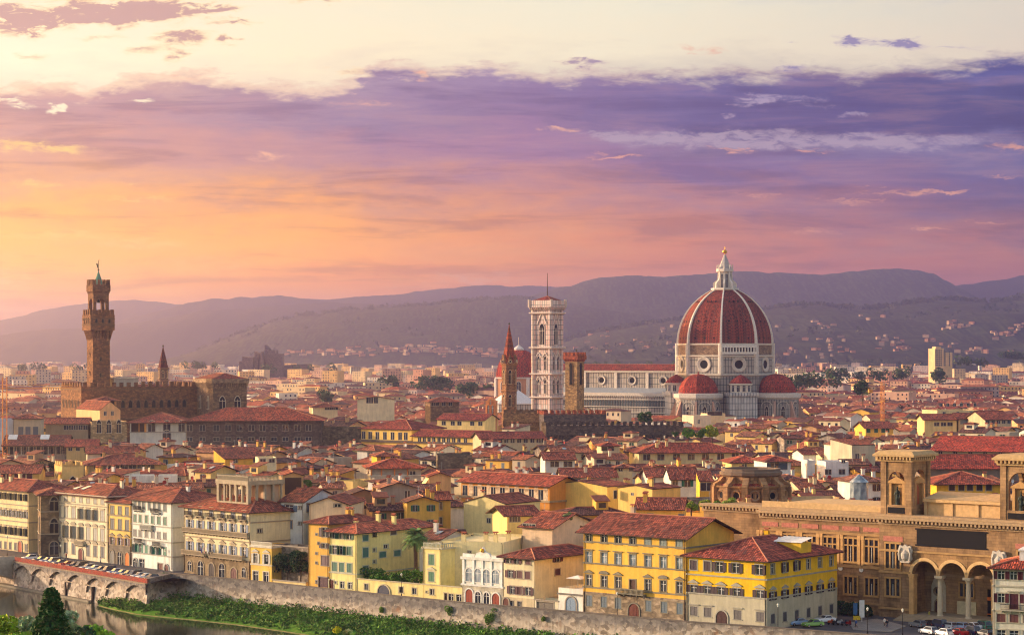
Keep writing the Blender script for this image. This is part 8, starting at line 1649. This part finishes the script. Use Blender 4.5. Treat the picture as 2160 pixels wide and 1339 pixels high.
    m.obj('fruit_cluster', ['leaf'], t, (206, 122, 54), tone=tone)
    A, B = on_quay(752, 4), on_quay(888, 4); t = thing('vine_pergola', 'long leafy green vine pergola above the low cream wall', 'pergola', A, math.atan2(B.y-A.y, B.x-A.x)); L = (B-A).length; m = MB(); tone = []; zt = H+(HY-1206)/F*A.y
    for k in range(90): s = r.random(); leaves(m, tone, (s*L, r.uniform(-2, 3), zt+r.uniform(-1.8, .3)+.5*math.sin(s*9)), (1.0, 1.0, .8), 55, .22, r)
    m.obj('foliage', ['leaf'], t, (78, 118, 36), tone=tone); m = MB()
    for k in range(6): m.box(L*k/5-.12, -1.6, 0, L*k/5+.12, -1.36, zt-1)
    m.box(0, -1.6, zt-1.2, L, -1.4, zt-1.0); m.obj('posts', ['bark'], t)
    # hedge before the library
    T, N, P0, X = LIB; A = P0+T*X(1742)+N*-2.5; B = P0+T*(X(1850)-.5)+N*-2.5; t = thing('hedge', 'dark clipped hedge along the library wing', 'hedge', A, math.atan2(B.y-A.y, B.x-A.x)); L = (B-A).length; m = MB(); tone = []
    for k in range(70): leaves(m, tone, (L*r.random(), r.uniform(-1, 1), r.uniform(.5, 2.3)), (.9, .8, .7), 50, .2, r)
    m.obj('foliage', ['leaf'], t, (46, 72, 40), tone=tone); m = MB(); m.box(0, -.5, 0, L, .5, 1.2); m.obj('stems', ['bark'], t)
    # roof gardens and town trees
    for (px, py, Y, s, lab, col) in ((95, 992, 720, 3.4, 'dark rounded tree left of the small gothic yellow house', (58, 62, 40)), (1452, 912, 900, 2.6, 'green terrace bush left of the pale cream house', (84, 130, 40)), (1478, 912, 902, 2.4, 'dark green terrace shrub below the pale cream house', (66, 108, 40)), (1502, 908, 905, 3.0, 'yellow green terrace bush on the roof garden', (146, 160, 36)), (1424, 914, 905, 1.4, 'small dark plant below the crenellated wall end', (60, 96, 44)), (1458, 1066, 498, 1.4, 'light green bush at the left end of the roof terrace plants', (128, 150, 50)), (1486, 1064, 500, 1.5, 'yellow green bush in the middle of the roof terrace', (138, 156, 50)), (1512, 1068, 502, 1.7, 'rounded green bush near the right end of the roof terrace', (96, 138, 44)), (1538, 1060, 504, 1.6, 'pale feathery bush at the right end of the roof terrace', (140, 158, 70)), (1196, 1088, 494, 1.2, 'small olive tree on the terrace left of the yellow palace', (120, 140, 96)), (895, 1070, 530, 1.8, 'dark green climbing plant on the cream house left of the dormer block', (44, 92, 36)), (650, 1018, 600, 1.2, 'small green plant by the barn like loggia', (70, 110, 44)), (905, 1005, 700, 1.5, 'green terrace plant at the foot of the rubble block', (90, 140, 50)), (1820, 816, 1500, 6.0, 'big dark round tree among the right roofs', (60, 84, 50)), (1360, 880, 1050, 3.4, 'dark green pergola plant below the cathedral nave', (56, 92, 44))):
        p = at(px, py, Y); zb = p.z-s*1.2; t = thing('garden_tree', lab, 'tree', (p.x, p.y, zb)); m = MB(); tone = []
        for j in range(7): leaves(m, tone, (r.uniform(-.6, .6)*s, r.uniform(-.4, .4)*s, s*r.uniform(.75, 1.6)), (s*.5, s*.5, s*.4), 130, max(.14, .13*s), r)
        m.obj('crown', ['leaf'], t, col, tone=tone); m = MB(); m.tube([(0, 0, -max(0, zb-9)), (0, 0, s)], .15*s**.5, 6); m.obj('trunk', ['bark'], t)
    m = MB(); tone = []                                          # far parks and cypress rows
    spots = [(r.gauss(px, sx), py+r.gauss(0, 2.5), Y, r.uniform(.7, 1.3)) for px, py, Y, n, sx in ((920, 806, 2150, 26, 22), (820, 802, 2250, 8, 8), (1000, 818, 1900, 14, 22), (690, 838, 1700, 3, 8), (1700, 800, 1900, 12, 25), (1830, 790, 2300, 8, 20), (1660, 808, 1800, 10, 20), (2140, 748, 3600, 26, 22), (2040, 762, 3000, 10, 20), (1900, 785, 2400, 8, 16), (1975, 790, 2300, 6, 14), (1760, 786, 2300, 8, 18), (400, 770, 3300, 12, 60), (100, 775, 3300, 14, 60), (620, 775, 3200, 10, 60), (1300, 770, 3300, 14, 80)) for i in range(n//2+1)]
    for px, py, Y, s in spots:
        p = at(px, py, Y); q = 5.5*s
        leaves(m, tone, (p.x, p.y, max(5, p.z)), (q, q, q*.9), 60, 1.3, r, .4); leaves(m, tone, (p.x+q*.5, p.y, max(4, p.z-q*.4)), (q*.8, q*.8, q*.7), 40, 1.2, r, .4)
    for i in range(800):
        Y = r.uniform(1700, 4300); x = r.uniform(-.25, .25)*Y; s = r.uniform(3, 6); leaves(m, tone, (x, Y, r.uniform(8, 13)), (s, s, s*.8), 26, 1.3, r, .4)
    o = m.obj('distant_trees', ['leaf'], None, (66, 90, 56), tone=tone); o['kind'] = 'stuff'; o['label'] = 'scattered dark trees in the far parts of the town'
    m = MB(); tone = []                                          # crest trees of the hills, cypress clumps on the slope
    for k, n in ((7, 900), (6, 420)):
        pts, Yr, Yb, mt = RIDGES[k]; cnt = 0
        while cnt < n:
            px = r.uniform(380 if k == 6 else 1190, 1130 if k == 6 else 2170); Y = Yr*r.uniform(.985, 1.0) if r.random() < .6 else r.uniform(Yb+400, Yr); X = (px-1080)/F*Y
            if Y < Yr*.98 and mnoise.noise((X*.0016, Y*.0016, 5)) < .05: cnt += .3; continue
            z = ridge_z(k, X, Y); s = r.uniform(4, 8); cnt += 1; leaves(m, tone, (X, Y, z+s*.6), (s*1.4, s*1.4, s), 12, s*.5, r, .4)
    o = m.obj('hill_woodland', ['leaf'], None, (40, 56, 34), tone=tone); o['kind'] = 'stuff'; o['label'] = 'dark woods along the crests and slopes of the nearer hills'
greenery()

# ---------------------------------------------------------------- cars
def car_proto(kind):
    L, W, Hh = {'hatch': (3.9, 1.68, 1.48), 'saloon': (4.4, 1.74, 1.44), 'van': (4.3, 1.76, 1.8)}[kind]
    t = thing('parked_car', '', 'car', (0, 0, 0)); side = [(-L/2, .38), (-L/2-.02, .62), (-L/2+.1, .84), (-L/2+.9, .95), (L/2-.3, .98), (L/2, .82), (L/2+.02, .45), (L/2-.06, .3), (-L/2+.06, .3)]
    m = MB(); hw = W/2
    rings = [[(x, -hw*s, z) for x, z in side] for s in (1.0,)]; A = [(x, -hw+(.08 if z > .8 else 0), z) for x, z in side]; B = [(x, hw-(.08 if z > .8 else 0), z) for x, z in side]
    m.face(A); m.face(B[::-1])
    for i in range(len(A)): j = (i+1) % len(A); m.face([A[i], B[i], B[j], A[j]])
    c0 = {'hatch': (-.75, 1.85), 'saloon': (-.7, 1.5), 'van': (-1.1, 2.1)}[kind]; x0, x1 = c0; xr0, xr1 = x0+.7, x1-(.35 if kind != 'saloon' else .6)
    base_ = [(x0, -hw+.1, .94), (x1, -hw+.1, .96), (x1, hw-.1, .96), (x0, hw-.1, .94)]; top = [(xr0, -hw+.26, Hh), (xr1, -hw+.26, Hh), (xr1, hw-.26, Hh), (xr0, hw-.26, Hh)]
    m.loft([base_, top]); m.obj('body', ['car_paint'], t)
    g = MB()
    def lerp(a, b, s): return Vector(a).lerp(Vector(b), s)
    for (i, j, n) in ((0, 1, (0, -1, .15)), (1, 2, (1, 0, .3)), (2, 3, (0, 1, .15)), (3, 0, (-1, 0, .5))):
        nv = Vector(n).normalized()*.02; a, b, c, d = base_[i], base_[j], top[j], top[i]; p = [lerp(lerp(a, d, .1), lerp(b, c, .1), .06), lerp(lerp(a, d, .1), lerp(b, c, .1), .94), lerp(lerp(a, d, .88), lerp(b, c, .88), .94), lerp(lerp(a, d, .88), lerp(b, c, .88), .06)]; g.face([q+nv for q in p])
    g.obj('windows', ['glass'], t)
    w = MB(); w.lathe([(.2, -.1), (.31, -.1), (.31, .1), (.2, .1)], 14, cap0=True); wm = w.mesh('wheel', ['rubber']); rm = MB(); rm.lathe([(.19, -.115), (.05, -.125)], 10, cap1=True); rme = rm.mesh('rim', ['chrome'])
    for sx in (-L/2+.75, L/2-.8):
        for sy in (-1, 1): o = place(wm, 'wheel', t, (255, 255, 255), (sx, sy*(hw-.1), .31)); o.rotation_euler = (R(90*sy)*-1 if sy < 0 else R(90), 0, 0); o.rotation_euler = (R(-90) if sy < 0 else R(90), 0, 0); q = place(rme, 'rim', o); q.rotation_euler = (0, 0, 0)
    for sy in (-1, 1):
        m = MB(); m.box(-L/2-.03, sy*hw*.72-.16, .6, -L/2+.1, sy*hw*.72+.16, .76); m.obj('headlight', ['lamp_glass'], t); m = MB(); m.box(L/2-.1, sy*hw*.76-.12, .66, L/2+.03, sy*hw*.76+.12, .86); m.obj('tail_light', ['paint'], t, (150, 20, 20))
    return t
def cars():
    P = {k: car_proto(k) for k in ('hatch', 'saloon', 'van')}; r = random.Random(4); first = {k: True for k in P}
    COL = {'white': (226, 228, 230), 'silver': (172, 178, 186), 'grey': (110, 116, 124), 'dark blue': (40, 50, 84), 'red': (170, 28, 34), 'pale blue': (130, 156, 190), 'black': (26, 26, 30), 'green': (60, 110, 84), 'lime green': (120, 170, 60)}
    def car(kind, col, p, rot, label, group):
        if first[kind]: t = P[kind]; first[kind] = False
        else: t = copy_tree(P[kind])
        t.location = p; t.rotation_euler = (0, 0, rot); t['label'] = label; t['category'] = 'car'
        if group: t['group'] = group
        for c in t.children:
            if c.name.startswith('body'): c.color = lin(COL[col])
        return t
    A, B = Vector((WL[1].x, WL[1].y, 0)), Vector((WL[2].x, WL[2].y, 0)); u = (B-A).normalized(); nr = Vector((-u.y, u.x, 0)); ang = math.atan2(nr.y, nr.x)
    seq = ['white', 'grey', 'pale blue', 'silver', 'grey', 'red', 'dark blue', 'black', 'silver', 'white', 'grey', 'dark blue', 'pale blue', 'silver', 'grey', 'dark blue', 'silver', 'white', 'black']
    xs = [62, 86, 100, 113, 127, 142, 156, 170, 184, 199, 213, 228, 243, 257, 270, 283, 293, 306, 318]
    tot = {}; k_ = {}
    for c in seq[:len(xs)]: tot[c] = tot.get(c, 0)+1
    for i, px in enumerate(xs):
        q = (px-1080)/F; O = A+nr*3.3; s = (q*O.y-O.x)/(u.x-q*u.y); c = seq[i]; k_[c] = k_.get(c, 0)+1; o = k_[c]
        lab = f"{c} car parked nose out at the red brick parapet" if tot[c] == 1 else f"{['first','second','third','fourth','fifth','sixth'][o-1]} {c} car from the left, parked at the red brick parapet"
        car(('hatch', 'saloon', 'hatch', 'van')[i % 4], c, O+u*s, ang+r.uniform(-.06, .06), lab, 'cars parked along the brick parapet')
    for i, (px, py, c, rot, lab) in enumerate(((1683, 1318, 'pale blue', .5, 'pale blue car beside the yellow corner house'), (1714, 1321, 'lime green', .5, 'lime green car parked beside the pale blue one'), (1740, 1312, 'white', .5, 'white car behind the lime green car'))): car('saloon', c, ground(px, py), rot, lab, 'cars beside the yellow corner house')
    for i, (px, py, c, lab) in enumerate(((1936, 1322, 'grey', 'grey car at the left end of the piazza rows'), (1956, 1322, 'black', 'black car in the back row of the piazza'), (1978, 1324, 'dark blue', 'dark blue car in the back row of the piazza'), (2000, 1326, 'silver', 'silver car in the back row of the piazza'), (2024, 1327, 'pale blue', 'pale blue car in the back row of the piazza'), (2050, 1327, 'white', 'white car at the right end of the back row'), (2072, 1327, 'green', 'green car beside the lower right white house'), (1958, 1336, 'silver', 'silver car at the left of the front piazza row'), (1990, 1340, 'white', 'white car in the front row left of the red car'), (2021, 1339, 'red', 'bright red car in the front row of the piazza'), (2048, 1338, 'dark blue', 'dark blue car just right of the bright red car'), (2076, 1342, 'black', 'black car in the front row beside the lower right white house'))):
        car(('hatch', 'saloon', 'van', 'hatch')[i % 4], c, ground(px, py, .012), R(-60)+r.uniform(-.1, .1), lab, 'cars parked in the library piazza')
    # scooters by the pavement
    st = thing('scooter', '', 'scooter', (0, 0, 0)); m = MB()
    for x in (-.55, .55): m.lathe([(.12, -.06), (.25, -.06), (.25, .06), (.12, .06)], 12, cap0=True); m.v[-48:] = [(x+a, c_, .25+b) for a, b, c_ in m.v[-48:]]
    m.obj('wheels', ['rubber'], st); m = MB(); m.box(-.7, -.16, .4, .05, .16, .72); m.box(.05, -.15, .26, .4, .15, .36); m.box(.38, -.2, .3, .5, .2, .95); m.box(-.68, -.15, .72, .0, .15, .82); m.tube([(.44, 0, .9), (.36, 0, 1.05)], .05); m.tube([(.36, -.3, 1.05), (.36, .3, 1.05)], .03); m.obj('body', ['paint'], st, (60, 60, 64))
    for i, (px, py, col, cn) in enumerate(((1752, 1316, (206, 90, 40), 'orange'), (1762, 1316.5, (50, 52, 56), 'black'), (1772, 1317, (190, 190, 192), 'silver'), (1781, 1318, (60, 70, 90), 'dark blue'), (1790, 1318.5, (140, 30, 34), 'red'))):
        s = st if i == 0 else copy_tree(st); s.location = ground(px, py, .012); s.rotation_euler = (0, 0, R(40)); s['label'] = f'{cn} scooter in the row of scooters right of the lime green car'; s['group'] = 'scooters by the library road'
        for c in s.children:
            if c.name.startswith('body'): c.color = lin(col)
cars()
def street():
    def lamp(p, h, label, rot=0):
        t = thing('street_lamp', label, 'street lamp', p, rot, 'street lamps on the quay'); m = MB(); m.lathe([(.16, 0), (.12, .6), (.06, .8), (.05, h-.7)], 8); m.tube([(0, 0, h-.7), (.2, 0, h-.2), (.0, 0, h-.1)], .03, 5); m.obj('pole', ['dark'], t); m = MB(); m.lathe([(.1, h-.6), (.22, h-.2), (.24, h-.15), (.05, h+.1)], 6); m.obj('lantern', ['lamp_glass'], t); return t
    for px, py, lab in ((15, 1168, 'dark street lamp at the far left quay'), (128, 1188, 'street lamp behind the parked cars, before the long cream palace'), (348, 1199, 'street lamp before the white corner house'), (713, 1240, 'street lamp before the green shuttered house'), (847, 1255, 'street lamp right of the arched blue gate'), (1302, 1299, 'street lamp before the large yellow palace'), (1641, 1326, 'street lamp at the side of the yellow corner house'), (1830, 1335, 'tall lamp on the piazza pavement'), (1904, 1338, 'lamp post at the piazza edge near the parked cars')): lamp(ground(px, py+4), 5.2, lab)
    t = thing('road_sign', 'round red no entry sign at the corner of the yellow grey house', 'road sign', ground(1622, 1326)); m = MB(); m.tube([(0, 0, 0), (0, 0, 3.0)], .04, 6); m.obj('pole', ['lead'], t)
    for z in (2.6, 3.35): m = MB(); m.lathe([(.34, 0), (.34, .03)], 18, cap0=True); o = m.obj('disc', ['paint'], t, (206, 24, 28), (0, -.05, z)); o.rotation_euler = (R(90), 0, 0); m = MB(); m.box(-.24, -.10, z-.06, .24, -.085, z+.06); m.obj('bar', ['white_paint'], o).location = (0, 0, 0); q = o.children[0]; q.parent = t
    t = thing('notice_panel', 'tall blue and white information panel before the library hedge', 'sign', ground(1818, 1312)); m = MB(); m.tube([(0, 0, 0), (0, 0, 1.0)], .06); m.box(-.5, -.06, 1.0, .5, .06, 4.4); m.obj('board', ['white_paint'], t); m = MB(); m.box(-1.7, -.06, 1.6, -.9, .06, 3.8); m.tube([(-1.3, 0, 0), (-1.3, 0, 1.6)], .05); m.obj('blue_board', ['paint'], t, (60, 110, 160)); m = MB(); m.box(-1.7, -.06, .5, -.3, .06, 1.3); m.obj('yellow_board', ['paint'], t, (226, 190, 40))
    # people on foot: one continuous skinned body each, hair and clothes as children
    def person(p, rot, top, leg, label):
        t = thing('person', label, 'person', p, rot, 'people walking by the river')
        J = [(0, 0, .95), (0, 0, 1.2), (0, 0, 1.42), (0, .01, 1.52), (0, .02, 1.66), (-.1, .05, .5), (-.1, .22, .06), (-.1, .32, .03), (.1, -.03, .5), (.1, -.24, .07), (.1, -.13, .03), (-.2, 0, 1.4), (-.25, -.06, 1.12), (-.24, .08, .88), (.2, 0, 1.4), (.25, .05, 1.12), (.24, .16, .9)]
        Ed = [(0, 1), (1, 2), (2, 3), (3, 4), (0, 5), (5, 6), (6, 7), (0, 8), (8, 9), (9, 10), (2, 11), (11, 12), (12, 13), (2, 14), (14, 15), (15, 16)]; Rd = [.15, .14, .14, .055, .1, .075, .045, .04, .075, .045, .04, .07, .045, .035, .07, .045, .035]
        def f():
            me = bpy.data.meshes.new('person'); me.from_pydata(J, Ed, []); o = bpy.data.objects.new('tmp', me); C.collection.objects.link(o); sk = o.modifiers.new('s', 'SKIN'); me.skin_vertices[0].data[0].use_root = True
            for v, q in zip(me.skin_vertices[0].data, Rd): v.radius = (q, q)
            o.modifiers.new('d', 'SUBSURF').levels = 1; dg = bpy.context.evaluated_depsgraph_get(); out = bpy.data.meshes.new_from_object(o.evaluated_get(dg)); bpy.data.objects.remove(o)
            if not out.uv_layers: out.uv_layers.new(name='UVMap')
            out.materials.clear(); out.materials.append(MAT['paint']); return out
        place(cached('body', f), 'body', t, (214, 164, 136))
        m = MB(); m.lathe([(.17, .86), (.18, 1.1), (.21, 1.38), (.08, 1.48)], 10); m.tube([(-.2, 0, 1.4), (-.26, -.06, 1.12), (-.25, .05, .95)], .065); m.tube([(.2, 0, 1.4), (.26, .05, 1.12), (.25, .13, .95)], .065); m.obj('shirt', ['paint'], t, top); m = MB(); m.tube([(-.08, 0, .92), (-.1, .06, .5), (-.1, .22, .1)], [.12, .09, .07]); m.tube([(.08, 0, .92), (.1, -.02, .5), (.1, -.24, .1)], [.12, .09, .07]); m.obj('trousers', ['paint'], t, leg); m = MB(); m.lathe([(.1, 1.66), (.12, 1.72), (.06, 1.79)], 8, (0, -.01)); m.obj('hair', ['dark'], t)
    for px, py, rot, a, b, lab in ((140, 1180, 1.2, (190, 60, 50), (50, 54, 70), 'person in a red top walking on the quay behind the parked cars'), (212, 1190, 2.2, (230, 228, 220), (60, 70, 100), 'person in a white top walking before the long cream palace'), (1806, 1325, .5, (60, 90, 150), (40, 40, 46), 'person in a blue top on the piazza pavement'), (1866, 1322, 2.6, (226, 220, 206), (90, 84, 74), 'person in a cream top on the piazza pavement'), (1871, 1325, 2.4, (40, 42, 46), (50, 60, 90), 'person in a black top beside the person in cream'), (1960, 1306, 1.0, (200, 190, 80), (60, 60, 66), 'person in a yellow top before the library steps')): person(ground(px, py)+Vector((0, 0, .15)), rot, a, b, lab)
    # flags on the ornate palace
    Y = YL(436)-1.6; p = at(436, 1168, Y)
    for i, (dx, cols, lab) in enumerate(((-1.2, [(36, 50, 130)]*3, 'blue flag on the balcony of the ornate palace'), (0, [(20, 130, 70), (236, 236, 230), (200, 40, 44)], 'green white and red flag on the balcony of the ornate palace'), (1.3, [(226, 226, 230)]*3, 'white flag on the balcony of the ornate palace'))):
        t = thing('flag', lab, 'flag', p+Vector((dx*.68, -dx*.73, -.3)), R(AL)); m = MB(); m.tube([(0, 0, 0), (0, -1.3, 2.3)], .04, 5); m.obj('pole', ['soffit'], t)
        for k, c in enumerate(cols): m = MB(); m.loft([[(.03+.3*k*.5, -1.25+.55*s*.9, 2.2-1.5*s-.1*k), (.03+.3*(k+1)*.5, -1.25+.55*s*.9, 2.15-1.5*s-.1*k), (.03+.3*(k+1)*.5, -1.22+.55*s*.9, 2.15-1.5*s-.1*k), (.03+.3*k*.5, -1.22+.55*s*.9, 2.2-1.5*s-.1*k)] for s in (0, .5, 1)], 0, True, True); m.obj('cloth', ['paint'], t, c)
street()
